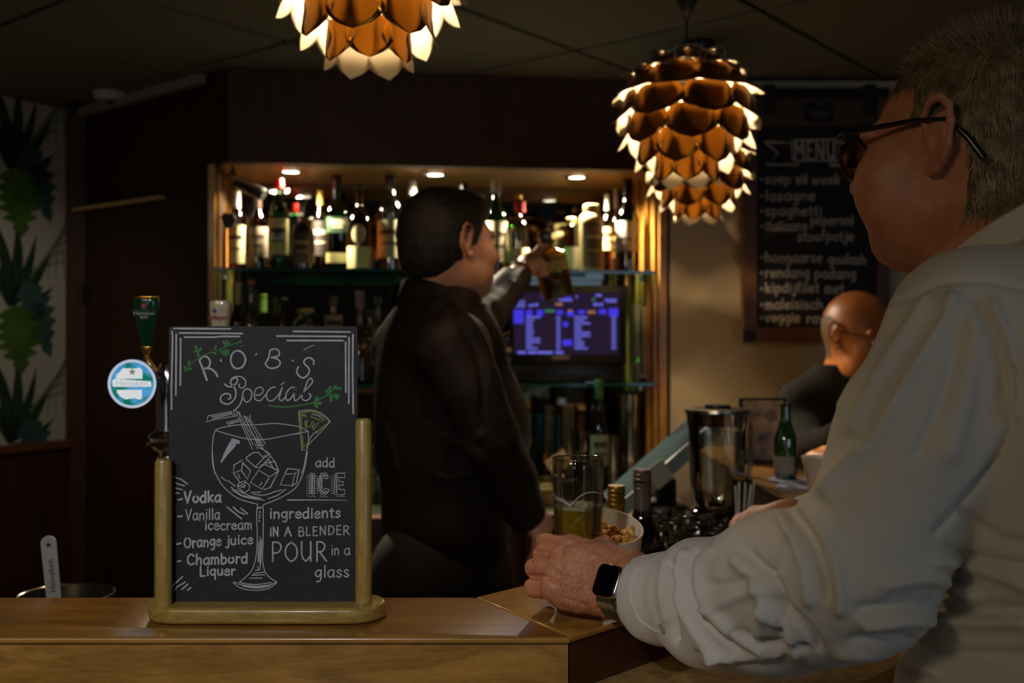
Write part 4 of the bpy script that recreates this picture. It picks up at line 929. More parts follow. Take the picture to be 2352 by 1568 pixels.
# spotlight tube and tag at the left top of the niche
t = thing('clamp_spotlight', CW(CS(560, .06), .06, CP(560, 395, .06).z), 'grey cylindrical clip spotlight at the top left of the niche', 'spotlight')
a = CP(543, 418, .05); b = CP(606, 448, .03); v = (b - a)
bm = bmesh.new(); tube(bm, [a, a + v * .06, a + v * .94, b], [.016, .021, .021, .018], 20); keep(bm_obj('barrel', bm, C((60, 58, 56), .35, .3), smooth=50), t)
bm = bmesh.new(); tube(bm, [a + Vector((0, -.018, .012)), b + Vector((0, -.018, .016))], .006, 8); keep(bm_obj('barrel_rim', bm, C((200, 190, 160), .3, .5), smooth=50), t)
c = CP(519, 388, .05); bm = bmesh.new(); tube(bm, [c + Vector((math.cos(k * pi / 8) * .022, 0, math.sin(k * pi / 8) * .022)) for k in range(17)], .004, 6, False); keep(bm_obj('clip_ring', bm, C((90, 70, 50), .4, .4), smooth=50), t)
keep(tube_obj('bracket_arm', [c + Vector((0, 0, .02)), CP(519, 372, .05) + Vector((0, 0, .01))], .004, M_blackp), t); keep(tube_obj('bracket_arm', [c + Vector((.022, 0, 0)), a], .005, M_blackp), t)
t = thing('hanging_tag', CP(525, 508, .03), 'dark grey tag hanging in front of the leftmost bottle', 'tag')
o = plate('card', [(x * .001, z * .001) for x, z in ((-26, 14), (-14, 28), (16, 24), (26, 4), (12, -24), (-12, -22))], -.004, .004, C((74, 68, 62), .6)); o.parent = t
tube_obj('string', [(0, 0, .024), (.004, 0, .10), (0, .02, CP(525, 388, .04).z - t.location.z)], .0012, C((120, 100, 70), .7), t, 5)
# ------------------------------------------------------------------ back counter clutter under the lower shelf
def cwt(px, d, z): return CW(CS(px, d), d, z)
zc = z3
t = thing('glass_vase', cwt(1448, .14, zc), 'clear glass vase holding bare branches on the back counter', 'vase')
vh = CP(1448, 905, .14).z - zc
lathe_obj('vase_body', [(0, .004), (.045, .002), (.05, .02), (.058, vh * .4), (.052, vh * .8), (.062, vh), (.058, vh), (.048, vh * .8), (.054, vh * .4), (.045, .02), (0, .012)], GLS['clear'], t, 24)
M_twig = C((120, 100, 60), .7); rt = random.Random(11)
for k in range(9):
    a = k * .7; tube_obj('branch', cat([(.02 * math.cos(a), .02 * math.sin(a), .012), (.03 * math.cos(a), .03 * math.sin(a), vh * .5), (rt.uniform(-.045, .045), rt.uniform(-.03, .03), vh * .95), (rt.uniform(-.09, .07), rt.uniform(-.06, .03), min(vh * rt.uniform(1.0, 1.15), SZ2 - .03 - zc))], 4), .0032, M_twig, t, 5)
t = thing('leaning_card', cwt(1282, .02, zc + .12), 'cream card leaning at an angle under the display', 'card', rot=(R(-8), R(-32), CA))
box_obj('card_sheet', (0, 0, .0), (.075, .004, .055), C((206, 200, 168), .6), t)
for k in range(3): box_obj('printed_line', (-.004, -.0026, .014 - k * .013), (.05, .0008, .004), C((110, 104, 84), .6), t)
t2 = thing('card_holder', cwt(1282, .05, zc), 'small black block holding the leaning cream card', 'holder', rz=CA); box_obj('block', (0, 0, .048), (.07, .03, .095), M_blackp, t2, 0, .003)
t = thing('red_glass', cwt(1344, .03, zc), 'short glass of red drink on a stem in front of the green bottle', 'glass')
zt = CP(1344, 990, .03).z - zc
lathe_obj('goblet', [(0, 0), (.026, .001), (.026, .003), (.004, .006), (.004, zt * .5), (.02, zt * .56), (.028, zt * .75), (.027, zt), (.026, zt), (.026, zt * .75), (.018, zt * .58), (0, zt * .55)], GLS['clear'], t, 24)
lathe_obj('drink', [(0, zt * .56), (.017, zt * .59), (.025, zt * .75), (.025, zt * .9), (0, zt * .9)], LQ['red'], t, 24)
for i, (px, d, w, y, lab) in enumerate(((1206, .22, 50, 905, 'empty clear glass jug left of the blue reflections under the display'), (1262, .24, 40, 930, 'clear glass beside the jug under the display'), (1306, .14, 44, 930, 'clear tumbler behind the leaning cream card'), (1408, .02, 40, 1000, 'clear tumbler at the foot of the branch vase'))):
    p = cwt(px, d, zc); t = thing('drinking_glass', p, lab, 'glass', 'glasses under the display'); r = w / 2 / FPX * p.y; h = CAMZ + (CY - y) / FPX * p.y - zc
    lathe_obj('glass_bowl', [(0, .004), (r * .8, 0), (r * .82, .006), (r, h), (r * .95, h), (r * .78, .01), (0, .01)], GLS['clear'], t, 24)
t = thing('painted_reflection', cwt(1232, .30, zc), 'blue pane added as a window reflection at the back under the display', 'painted reflection', rz=CA)  # blue pane added in place of the daylit window mirrored here
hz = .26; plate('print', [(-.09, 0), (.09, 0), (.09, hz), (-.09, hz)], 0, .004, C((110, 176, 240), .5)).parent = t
for x in (-.094, .0, .094): box_obj('reflection_frame', (x, -.002, hz / 2), (.008, .01, hz), M_blackp, t)
# ------------------------------------------------------------------ on the work top behind the ledge
def wt(px, Y): return Vector(((px - CX) / FPX * Y, Y, WT + .0005))
def hgt(y, Y): return CAMZ + (CY - y) / FPX * Y - WT
M_caps = mat('grey_capsule', (112, 100, 96), .38, .5); M_gold = mat('gold_capsule', (176, 140, 52), .30, .8)
def wine(px, py, Y, R_, label, capm, cl, glass, rings):
    p = wt(px, Y); H = hgt(py, Y); t = bottle(label, p, H, R_, kind='wine', glass=glass, cap=None, rz=0, labels=((.12, .45, 150, (60, 50, 48)),), lines=1)
    n = .0142; z0 = H * (1 - cl); prof = [(n * 1.12, z0), (n * 1.10, z0 + .001), (n, z0 + .012)]
    z = H - .034
    prof += [(n, z)]
    for k in range(rings): prof += [(n * 1.07, z + .001), (n * 1.07, z + .004), (n * .98, z + .0055), (n * .98, z + .0065)]; z += .0075
    prof += [(n * 1.06, H - .003), (n * .98, H), (0, H)]
    lathe_obj('screw_capsule', prof, capm, t, 28)
    return t
wine(1475, 1078, 1.70, .0375, 'wine bottle with grey screw capsule standing right of the nut bowl', M_caps, .28, 'dark', 4)
wine(1416, 1115, 1.76, .036, 'wine bottle with gold screw capsule between beer glass and grey-capped bottle', M_gold, .30, 'dgreen', 4)
# tumblers
rt = random.Random(4); n_t = 0
lt = [(1522, 1.96), (1592, 1.99), (1562, 2.06), (1640, 2.05), (1512, 2.08), (1600, 2.12), (1660, 2.14), (1545, 2.17), (1622, 2.22), (1575, 2.25), (1536, 1.86), (1690, 2.07), (1500, 2.2), (1520, 2.31)]
where = ['nearest the wine bottle', 'in the front row, second from the wine bottle', 'in the front row, third from the wine bottle', 'beside the hidden hand', 'behind the nearest one', 'in the middle of the cluster', 'in front of the blender foot', 'touching the blender side', 'at the back left', 'under the blender front', 'foremost of all, beside the white sleeve', 'just left of the resting hand', 'half behind the wine bottle', 'farthest left']
tm = None
def ring_prof(r, h): return [(0, .006), (r * .86, .0), (r * .9, .004), (r * .97, h * .5), (r, h - .001), (r * .97, h), (r * .94, h - .001), (r * .9, h * .5), (r * .82, .008), (0, .008)]
for i, (px, Y) in enumerate(lt):
    p = wt(px, Y); t = thing('tumbler', p, 'clear tumbler ' + where[i], 'glass', 'clear tumblers crowded on the work top')
    if tm is None: o = lathe_obj('glass_wall', ring_prof(.0285, .138), GLS['clear'], t, 24); o2 = lathe_obj('thick_foot', [(0, .001), (.022, .001), (.0245, .006), (.023, .012), (0, .011)], thin_glass('thick_glass', (200, 204, 190), .3), t, 20); o3 = tube_obj('rim', [(.0283 * math.cos(k * pi / 12), .0283 * math.sin(k * pi / 12), .1378) for k in range(25)], .0011, thin_glass('rim_glass', (214, 216, 206), .8, .08), t, 6); tm = (o.data, o2.data, o3.data)
    else:
        for nm, me in zip(('glass_wall', 'thick_foot', 'rim'), tm): o = bpy.data.objects.new(nm, me); COL.objects.link(o); o.parent = t
    if i in (3, 10): pass
# blender
p = wt(1648, 2.34); bl_ = thing('blender', p, 'glass jug blender with black lid and black motor base', 'blender')
zb = hgt(1185, 2.34); zj = hgt(1170, 2.34); zt = hgt(948, 2.34); jr = 70 / FPX * 2.34
bm = bmesh.new(); lathe(bm, [(0, 0), (.075, 0), (.078, .006), (.074, .02), (.064, zb * .9), (.060, zb), (0, zb)], 28); bmesh.ops.recalc_face_normals(bm, faces=bm.faces)
bm_obj('motor_base', bm, M_blackp, bl_, smooth=40)
lathe_obj('speed_dial', [(0, .012), (.014, .011), (.018, 0)], M_chrome, bl_, 16, (0, -.068, zb * .45), rot=(R(90), 0, 0))
lathe_obj('jug_collar', [(.060, zb), (.070, zb + .002), (.073, zb + .010), (.066, zb + .016), (.055, zb + .018), (0, zb + .018)], thin_glass('jug_collar_glass', (150, 154, 146), .25), bl_, 28)
jp = [(.050, zb + .016), (.056, zb + .03), (.062, zb + .09), (jr * .96, zt - .04), (jr, zt - .012), (jr + .002, zt)]
bm = bmesh.new(); nseg = 48
rings = []
for r, z in jp:
    rings.append([bm.verts.new(((r * (1 - .035 * (.5 + .5 * math.cos(8 * a)) * (1 if z < zt - .03 else .2))) * math.cos(a), (r * (1 - .035 * (.5 + .5 * math.cos(8 * a)) * (1 if z < zt - .03 else .2))) * math.sin(a), z)) for a in [2 * pi * k / nseg for k in range(nseg)]])
for A_, B_ in zip(rings[:-1], rings[1:]):
    for k in range(nseg): bm.faces.new((A_[k], A_[(k + 1) % nseg], B_[(k + 1) % nseg], B_[k]))
bm_obj('glass_jug', bm, thin_glass('jug_glass', (240, 242, 234), .60), bl_, smooth=60)
lathe_obj('inner_wall', [(.046, zb + .02), (.052, zb + .04), (.058, zb + .09), (jr * .90, zt - .045)], thin_glass('jug_glass_inner', (244, 244, 238), .5), bl_, 24)
lathe_obj('lid', [(0, zt - .028), (jr * .86, zt - .028), (jr * .88, zt - .002), (jr + .003, zt), (jr + .003, zt + .006), (jr * .8, zt + .009), (.030, zt + .010), (.028, zt + .018), (0, zt + .018)], M_blackp, bl_, 32)
lathe_obj('lid_rim', [(jr + .001, zt + .001), (jr + .005, zt + .002), (jr + .004, zt + .008), (jr * .78, zt + .0105), (jr * .78, zt + .009)], M_steel, bl_, 32)
bm = bmesh.new()
for k in range(4): a = k * pi / 2 + .4; tube(bm, [(0, 0, zb + .024), (.016 * math.cos(a), .016 * math.sin(a), zb + .03), (.026 * math.cos(a), .026 * math.sin(a), zb + (.045 if k % 2 else .026))], [.005, .004, .001], 6)
bm_obj('blades', bm, M_chrome, bl_, smooth=50)
bm = bmesh.new(); tube(bm, cat([(jr, 0, zt - .02), (jr + .035, 0, zt - .03), (jr + .04, 0, zt - .1), (jr + .028, 0, zb + .07), (.06, 0, zb + .05)], 5), .007, 8)
o = bm_obj('jug_handle', bm, thin_glass('handle_glass', (190, 194, 184), .3), bl_, smooth=60); o.rotation_euler = (0, 0, R(35))
# tilted touch screen
a = W(1410, 1150, 2.5); b = W(1600, 985, 2.5)
t = thing('touch_screen_till', (a.x + .06, 2.56, WT), 'tilted bluish touch screen till behind the blender', 'till')
v = (b - a); L = v.length; mid = (a + b) / 2; ang = math.atan2(v.z, v.x)
Mt = Matrix.Translation(mid + Vector((.03, .12, -.01)) - t.location) @ Matrix.Rotation(-ang, 4, 'Y')
M_tsc = mat('touch_screen_glass', (66, 84, 88), .14, spec=.9); 
box_obj('panel', (0, 0, 0), (L * 1.25, .26, .034), C((62, 66, 64), .4), t, M=Mt, bev=.004)
box_obj('glass_front', (0, 0, .018), (L * 1.2, .24, .002), M_tsc, t, M=Mt)
o = plate('side_face', [(-L * .62, -.016), (L * .62, -.016), (L * .62, .016), (-L * .62, .016)], -.132, -.1305, C((110, 122, 118), .35)); o.parent = t; o.matrix_local = Mt
bm = bmesh.new(); box(bm, (.09, .12, .05), (.10, .16, .10), 0, .01); box(bm, (.09, .12, .11), (.05, .05, .10), 0, .005); bm_obj('foot', bm, M_blackp, t, smooth=40)
o = plate('receipt_note', [(0, 0), (.05, 0), (.055, .05), (.005, .055)], -.001, .001, C((150, 150, 130), .6)); o.parent = t; o.matrix_local = Mt @ Matrix.Translation((-.05, -.134, -.02))
# straws, coasters and card stand at the right arm of the bar
t = thing('straw_cup', wt(1735, 2.16) + Vector((-.03, 0, 0)), 'dark cup of white straws beside the blender', 'cup')
lathe_obj('cup_body', [(0, .003), (.022, 0), (.026, .08), (.024, .08), (.020, .006), (0, .006)], M_blackp, t, 20)
for k in range(5): tube_obj('straw', [(.006 * math.cos(k), .006 * math.sin(k), .008), (.02 * math.cos(k * 1.3) + .008, .02 * math.sin(k * 1.3), hgt(1105 + 6 * (k % 3), 2.16))], .0025, M_paperw, t, 6)
lzt = LT + .0003
gb = thing('bottle', Vector((W(1804, 0, 2.34).x, 2.34, lzt)), 'small green beer bottle on coasters in front of the dark-jacketed man', 'bottle')
H = CAMZ + (CY - 922) / FPX * 2.34 - LT - .004; r = .0255
lathe_obj('glass_body', [(0, .004), (r * .9, .004), (r, .008), (r, H * .50), (r * .92, H * .58), (r * .62, H * .70), (r * .46, H * .80), (r * .42, H * .96), (r * .5, H * .965), (r * .5, H * .99), (r * .4, H)], thin_glass('beer_bottle_green', (66, 190, 62), .35), gb, 28)
arc_label('label', r, H * .10, H * .32, 130, C((150, 146, 130), .5), gb, a0=-120); arc_label('neck_label', r * .50, H * .74, H * .80, 140, C((60, 110, 60), .5), gb)
for i, (px, Y, lab) in enumerate(((1790, 2.32, 'pale blue round coaster under the green beer bottle'), (1822, 2.22, 'pale blue round coaster nearer than the green beer bottle'))):
    q = W(px, 0, Y); t = thing('coaster', (q.x + .01, Y, lzt), lab, 'coaster'); lathe_obj('disc', [(0, 0), (.045, 0), (.045, .003), (0, .003)], C((150, 166, 200), .6), t, 28)
    if i == 0: t.location.x = gb.location.x
t = thing('card_stand', Vector((W(1745, 0, 2.62).x + .02, 2.66, lzt)), 'black framed picture card standing on the far bar ledge', 'card stand', rot=(R(-6), 0, 0))
ch = CAMZ + (CY - 915) / FPX * 2.62 - LT; cw = 112 / FPX * 2.62
box_obj('backing_board', (0, 0, ch / 2), (cw, .008, ch), M_blackm, t, 0, .002); 
o = plate('printed_picture', [(-cw * .42, ch * .05), (cw * .42, ch * .05), (cw * .42, ch * .95), (-cw * .42, ch * .95)], -.0056, -.0046, mat('dark_photo_print', (40, 30, 22), .4, rgb2=(176, 146, 100), scale=22, detail=3)); o.parent = t
o = plate('printed_emblem', [(cw * .18 + .016 * math.cos(k * pi / 8), ch * .72 + .016 * math.sin(k * pi / 8)) for k in range(16)], -.0062, -.0057, C((96, 84, 66), .5)); o.parent = t
t = thing('small_bowl', Vector((W(1880, 0, 2.12).x, 2.12, lzt)), 'small white bowl half hidden by the white shirt sleeve', 'bowl')
bh = CAMZ + (CY - 1048) / FPX * 2.12 - LT; lathe_obj('bowl_wall', [(0, .003), (.018, 0), (.020, .003), (.034, bh), (.032, bh), (.018, .006), (0, .006)], M_white, t, 24)
# ------------------------------------------------------------------ beer glass, nut bowl
GX, GY = W(1328, 0, 1.268).x, 1.268
bg = thing('beer_glass', (GX, GY, LT + .0003), 'tall beer glass, two thirds empty, held by the man in the white shirt', 'glass')
gh = CAMZ + (CY - 1052) / FPX * GY - LT; rt_ = 59 / FPX * GY
def gr(z): u = z / gh; return rt_ * (.74 + .26 * (1 - (1 - u) ** 2.0))
zz = [i / 14 * gh for i in range(15)]
prof = [(0, 0), (gr(0) * .96, 0)] + [(gr(z), max(z, .002)) for z in zz] + [(gr(gh) - .0006, gh + .0006), (gr(gh) - .0014, gh)] + [(gr(z) - .0016, z) for z in zz[::-1] if z > .010] + [(0, .010)]
lathe_obj('glass_wall', prof, thin_glass('beer_glass_wall', (238, 238, 232), .13, .01), bg, 48, smooth=60)
zl = CAMZ + (CY - 1176) / FPX * (GY - .03) - LT
M_beer, nt, b_ = newmat('lager'); b_.inputs['Base Color'].default_value = lin((232, 190, 40)); inp(b_, 'Transmission Weight', 1.0); b_.inputs['Roughness'].default_value = .0; b_.inputs['IOR'].default_value = 1.34
N_ = nt.nodes; tr_ = N_.new('ShaderNodeBsdfTranslucent'); tr_.inputs[0].default_value = lin((255, 226, 40)); df_ = N_.new('ShaderNodeBsdfDiffuse'); df_.inputs[0].default_value = lin((252, 220, 34)); m1 = N_.new('ShaderNodeMixShader'); m2 = N_.new('ShaderNodeMixShader'); m2.inputs[0].default_value = .62
nt.links.new(tr_.outputs[0], m1.inputs[1]); nt.links.new(df_.outputs[0], m1.inputs[2]); nt.links.new(b_.outputs[0], m2.inputs[1]); nt.links.new(m1.outputs[0], m2.inputs[2]); nt.links.new(m2.outputs[0], N_['Material Output'].inputs[0])
lathe_obj('beer', [(0, .011), (gr(0) - .002, .011)] + [(gr(z) - .0018, z) for z in zz if .012 < z < zl - .001] + [(gr(zl) - .0018, zl), (0, zl)], M_beer, bg, 48, smooth=60)
bm = bmesh.new(); lathe(bm, [(0, zl + .0005), (gr(zl) - .0019, zl + .0003), (gr(zl) - .0019, zl + .004), (gr(zl) - .004, zl + .0048), (gr(zl) - .012, zl + .0035), (0, zl + .003)], 48)
for k in range(10):
    a = rt.uniform(0, 6.28); q = rt.uniform(.2, .7) * gr(zl); lathe(bm, [(0, .0035), (.003, .003), (.0045, 0)], 10, Matrix.Translation((q * math.cos(a), q * math.sin(a), zl + .003)))
bm_obj('foam', bm, mat('beer_foam', (232, 222, 196), .7, bump=.3, bscale=900), bg, smooth=50)
tube_obj('rim', [((gr(gh) - .0007) * math.cos(k * pi / 24), (gr(gh) - .0007) * math.sin(k * pi / 24), gh) for k in range(49)], .0010, thin_glass('beer_rim_glass', (226, 228, 220), .9, .06), bg, 8)
M_print = mat('white_glass_print', (236, 234, 226), .6)
_n = M_print.node_tree; _t = _n.nodes.new('ShaderNodeBsdfTranslucent'); _t.inputs[0].default_value = lin((236, 234, 226)); _m = _n.nodes.new('ShaderNodeMixShader'); _m.inputs[0].default_value = .5
_n.links.new(_n.nodes['Principled BSDF'].outputs[0], _m.inputs[1]); _n.links.new(_t.outputs[0], _m.inputs[2]); _n.links.new(_m.outputs[0], _n.nodes['Material Output'].inputs[0])
def on_glass(bm, pts, w, mi=0, off=.0004):
    """stroke in (angle deg from the camera side, height) on the glass"""
    ribbon(bm, [(a * 10, z * 1e4) for a, z in pts], w, lambda x, y, l: ((gr(y / 1e4) + off) * math.sin(R(x / 10)), -(gr(y / 1e4) + off) * math.cos(R(x / 10)), y / 1e4), 0, mi)
bm = bmesh.new(); zi = lambda y: CAMZ + (CY - y) / FPX * (GY - .03) - LT
on_glass(bm, cat([(-70, zi(1150)), (-40, zi(1154)), (-22, zi(1160)), (0, zi(1140)), (25, zi(1131)), (60, zi(1138))], 6), 14)
on_glass(bm, cat([(-88, zi(1140)), (-60, zi(1146)), (-35, zi(1152)), (-20, zi(1166))], 5), 14)
gp = bm_obj('printed_band', bm, M_print, bg); gp['kind'] = 'stuff'
def curved_text(s, size, a0, z, m, name, mirror=False, vert=False, back=False):
    o = text_mesh(name, s, size, m, bg); me = o.data; o.scale = (1, 1, 1)
    for v in me.vertices:
        x, y = v.co.x, v.co.y
        if vert: x, y = -y, x
        zz_ = z + y; rr2 = gr(zz_) + .0005; a = R(a0) + x / rr2
        v.co = Vector((rr2 * math.sin(a), -rr2 * math.cos(a), zz_))
    return o
curved_text('Heineken', .0085, -152, zi(1118), M_print, 'brand_print'); curved_text('0,25L', .0045, -62, zi(1096), M_print, 'volume_print')
curved_text('Heineken', .013, 38, zi(1186), mat('green_black_print', (20, 34, 18), .5), 'vertical_print', vert=True)
def star(bm, c, r, tf): 
    P = [c] ; vs_ = []
    for k in range(10):
        a = pi / 2 + k * pi / 5; q = r if k % 2 == 0 else r * .42; vs_.append(bm.verts.new(tf(c[0] + q * math.cos(a), c[1] + q * math.sin(a))))
    cc = bm.verts.new(tf(*c))
    for k in range(10): bm.faces.new((cc, vs_[k], vs_[(k + 1) % 10]))
bm = bmesh.new(); star(bm, (0, 0), .0045, lambda x, y: ((gr(zi(1094)) + .0006) * math.sin(R(-38) + x / .03), -(gr(zi(1094)) + .0006) * math.cos(R(-38) + x / .03), zi(1094) + y)); bm_obj('star_print', bm, mat('red_star_print', (170, 110, 90), .6), bg)
# nut bowl: white, slanted oval
nb = thing('nut_bowl', (.121, 1.364, LT + .0003), 'white slanted porcelain bowl of peanuts beside the beer glass', 'bowl', rz=R(20))
def bowl_pt(u, a, ins=0.0):
    sx, sy = .042 + .010 * u - ins, .034 + .010 * u - ins; top_ = .070 + .017 * math.cos(a - R(92))
    return (sx * math.cos(a), sy * math.sin(a), (.004 if ins else 0) + u * (top_ - (.004 if ins else 0)))
bm = bmesh.new(); na = 48; G_ = []
for side, ins in ((0, 0), (1, .0032)):
    for i in range(7): u = i / 6 if side == 0 else 1 - i / 6; G_.append([bm.verts.new(bowl_pt(u, 2 * pi * k / na, ins)) for k in range(na)])
for A_, B_ in zip(G_[:-1], G_[1:]):
    for k in range(na): bm.faces.new((A_[k], A_[(k + 1) % na], B_[(k + 1) % na], B_[k]))
bm.faces.new(G_[0][::-1]); bm.faces.new(G_[-1]); bmesh.ops.recalc_face_normals(bm, faces=bm.faces); bm_obj('bowl_body', bm, M_white, nb, smooth=50)
M_nut = mat('peanut_skin', (232, 184, 104), .45, rgb2=(214, 156, 78), scale=60, coat=.15)
bm = bmesh.new()
bmesh.ops.create_uvsphere(bm, u_segments=10, v_segments=8, radius=1)
for v in bm.verts: v.co = Vector((v.co.x * .0044, v.co.y * .0040, v.co.z * .0072)); v.co.x *= 1 - .12 * math.cos(v.co.z / .0072 * 3)
nut_me = bpy.data.meshes.new('peanut'); bm.to_mesh(nut_me); bm.free(); nut_me.materials.append(M_nut); nut_me.polygons.foreach_set('use_smooth', [True] * len(nut_me.polygons))
rn = random.Random(9); nC = nb.location
for i in range(64):
    a = rn.uniform(0, 2 * pi); q = math.sqrt(rn.uniform(0, 1)) * .85; zz_ = .0545 + .008 * (1 - q) + .006 * q * math.sin(a) + rn.uniform(-.002, .003) + (.006 if i % 7 == 0 else 0)
    x, y = .044 * q * math.cos(a), .036 * q * math.sin(a)
    o = bpy.data.objects.new('peanut', nut_me); COL.objects.link(o)
    o.location = nC + Matrix.Rotation(R(20), 3, 'Z') @ Vector((x, y, zz_)); o.rotation_euler = (rn.uniform(1.1, 2.0), rn.uniform(-.4, .4), rn.uniform(0, 6.28))
    tag(o, 'peeled salted peanut lying in the white bowl beside the beer glass', 'nut', 'peanuts in the white bowl')
bm = bmesh.new(); lathe(bm, [(0, .0525), (.030, .051), (.0455, .047), (.040, .01), (0, .008)], 24, None, 2.0, 1.0, .84); bmesh.ops.recalc_face_normals(bm, faces=bm.faces); o = bm_obj('nut_layer', bm, M_nut, None, smooth=50); o.location = nC; o.rotation_euler = (0, 0, R(20)); tag(o, 'deep layer of peanuts filling the white bowl under the loose ones', 'nuts', None, 'stuff')
# ------------------------------------------------------------------ beer tap
TY = 1.60
tx = W(372, 0, TY).x
tap = thing('beer_tap_tower', (tx, TY, WT + .0005), 'chrome beer tap tower with green handle and lit round sign, behind the chalkboard', 'beer tap')
M_goldtrim = mat('handle_gold_trim', (206, 158, 66), .25, .9)
def tp(px, py, Y=TY): return W(px, py, Y) - tap.location
zc_ = tp(372, 1015).z
lathe_obj('column', [(0, 0), (.045, 0), (.047, .006), (.040, .012), (.027, .018), (.0235, .03), (.0235, zc_ - .045), (.018, zc_ - .02), (.022, zc_ - .014), (.030, zc_ - .010), (.034, zc_ - .004), (.030, zc_ + .002), (.033, zc_ + .008), (.028, zc_ + .014), (.021, zc_ + .018), (.019, zc_ + .03), (.021, zc_ + .075), (.020, zc_ + .105), (.014, zc_ + .12), (0, zc_ + .124)], M_chrome, tap, 32, (.012, 0, 0))
bm = bmesh.new(); tube(bm, [tp(398, 866), tp(372, 866), tp(352, 866, TY - .01), tp(338, 862, TY - .03)], [.011, .011, .009, .007], 14); tube(bm, [tp(372, 866), tp(372, 890)], .014, 14)
tube(bm, cat([tp(352, 864, TY - .02), tp(345, 880, TY - .035), tp(343, 905, TY - .04)], 5), [.006] * 11, 10)
bm_obj('faucet', bm, M_chrome, tap, smooth=60)
bm = bmesh.new(); tube(bm, cat([tp(337, 803), tp(338, 822), tp(346, 838), tp(358, 858)], 5), [.008, .007, .0055, .005, .005, .005, .0045, .0045, .0045, .0045, .0045, .005, .005, .005, .006, .006], 12); bm_obj('lever_stem', bm, M_goldtrim, tap, smooth=60)
def handle(px, ytop, ybot, w0, w1, m, trim, name='tap_handle', depth=.6):
    h0 = tp(px, ybot); h1 = tp(px, ytop); H = h1.z - h0.z; bm = bmesh.new(); n = 28
    pr2 = [(w0 * .72, 0), (w0, .006), (w0 * 1.02, .02), (w0 + (w1 - w0) * .55, H * .45), (w1 * .99, H * .85), (w1, H * .93), (w1 * .93, H * .985), (w1 * .75, H), (0, H * 1.012)]
    lathe(bm, [(0, 0)] + pr2, n, None, 3.0, 1.0, depth); bmesh.ops.recalc_face_normals(bm, faces=bm.faces)
    o = bm_obj(name, bm, m, tap, smooth=50); o.location = (h0.x, h0.y, h0.z); return o, H
M_hg = mat('handle_green', (10, 58, 34), .18, coat=.9)
s_ = TY / FPX
ho, H = handle(337, 681, 804, 13.5 * s_, 28 * s_, M_hg, True)
def band(parent, z, w, d, m, t_=.0016):
    bm = bmesh.new(); lathe(bm, [(w, z - t_), (w * 1.03, z - t_ * .6), (w * 1.03, z + t_ * .6), (w, z + t_), (w * .97, z)], 28, None, 3.0, 1.0, d); bmesh.ops.recalc_face_normals(bm, faces=bm.faces); return bm_obj('gold_band', bm, m, parent, smooth=60)
band(ho, H * .985, 27 * s_, .6, M_goldtrim); band(ho, .004, 13 * s_, .6, M_goldtrim)
yf = -28 * s_ * .62
bm = bmesh.new(); star(bm, (0, H * .82), .0055, lambda x, y: (x, yf - .0012, y)); bm_obj('red_star', bm, mat('star_red', (190, 60, 60), .4), ho)
text_mesh('handle_lettering', 'Heineken', .0084, mat('handle_white_print', (170, 180, 176), .5), ho, (0, yf - .0010, H * .685), (R(90 - 2), 0, 0), .0002)
plate('handle_banner', [(-.0205, H * .735), (.0205, H * .735), (.0205, H * .74), (-.0205, H * .74)], yf - .0011, yf - .0005, mat('banner_print', (110, 124, 118), .5)).parent = ho
text_mesh('handle_small_print', 'BEER', .006, bpy.data.materials['handle_white_print'], ho, (0, yf - .0004, H * .61), (R(88), 0, 0), .0002)
h2, H2 = handle(507, 690, 800, 15 * s_, 24.5 * s_, mat('handle_cream', (196, 180, 146), .25, coat=.7), False, depth=.8)
text_mesh('handle_lettering', 'Affligem', .0095, mat('affligem_red', (150, 60, 60), .5), h2, (0, -24.5 * s_ * .83, H2 * .64), (R(90), 0, 0), .0002)
plate('handle_emblem', [(-.006 + .003 * math.cos(k * pi / 6), H2 * .78 + .0034 * math.sin(k * pi / 6)) for k in range(12)], -24.5 * s_ * .84, -24.5 * s_ * .82, mat('emblem_blue', (50, 60, 110), .5)).parent = h2
bm = bmesh.new(); tube(bm, [tp(507, 800), tp(507, 866)], [.007, .006], 12); tube(bm, [tp(380, 866), tp(507, 866), tp(520, 880, TY - .04)], .009, 12); bm_obj('second_faucet', bm, M_chrome, tap, smooth=60)
# lit medallion
mc = tp(305, 881, TY - .05); mr = 57 / FPX * (TY - .05)
bm = bmesh.new(); tube(bm, [tp(352, 866), tp(330, 870, TY - .02), mc + Vector((0, .012, 0))], .005, 10); bm_obj('sign_arm', bm, M_chrome, tap, smooth=60)
rotM = (R(90), 0, 0)
med = lathe_obj('lit_sign_housing', [(0, -.010), (mr * .9, -.010), (mr, -.006), (mr, .002), (mr * .985, .004), (mr * .97, .002), (0, .001)], mat('sign_housing', (60, 80, 160), .3), tap, 48, mc, rot=rotM)
lathe_obj('lit_sign_ring', [(mr * .87, .0022), (mr * .88, .0042), (mr * .965, .0042), (mr * .975, .0022)], emit('sign_ring_glow', (214, 220, 238), .62), tap, 48, mc, rot=rotM)
M_se, nt, _b = newmat('sign_disc_glow'); N = nt.nodes; N.clear(); o_ = N.new('ShaderNodeOutputMaterial'); e_ = N.new('ShaderNodeEmission'); tc = N.new('ShaderNodeTexCoord'); gn = N.new('ShaderNodeTexNoise'); gn.inputs['Scale'].default_value = 40; cr = N.new('ShaderNodeValToRGB')
cr.color_ramp.elements[0].position = .42; cr.color_ramp.elements[1].position = .6; cr.color_ramp.elements[0].color = lin((16, 108, 92)); cr.color_ramp.elements[1].color = lin((72, 150, 200))
nt.links.new(tc.outputs['Object'], gn.inputs['Vector']); nt.links.new(gn.outputs[0], cr.inputs[0]); nt.links.new(cr.outputs[0], e_.inputs[0]); nt.links.new(e_.outputs[0], o_.inputs[0]); e_.inputs[1].default_value = .9
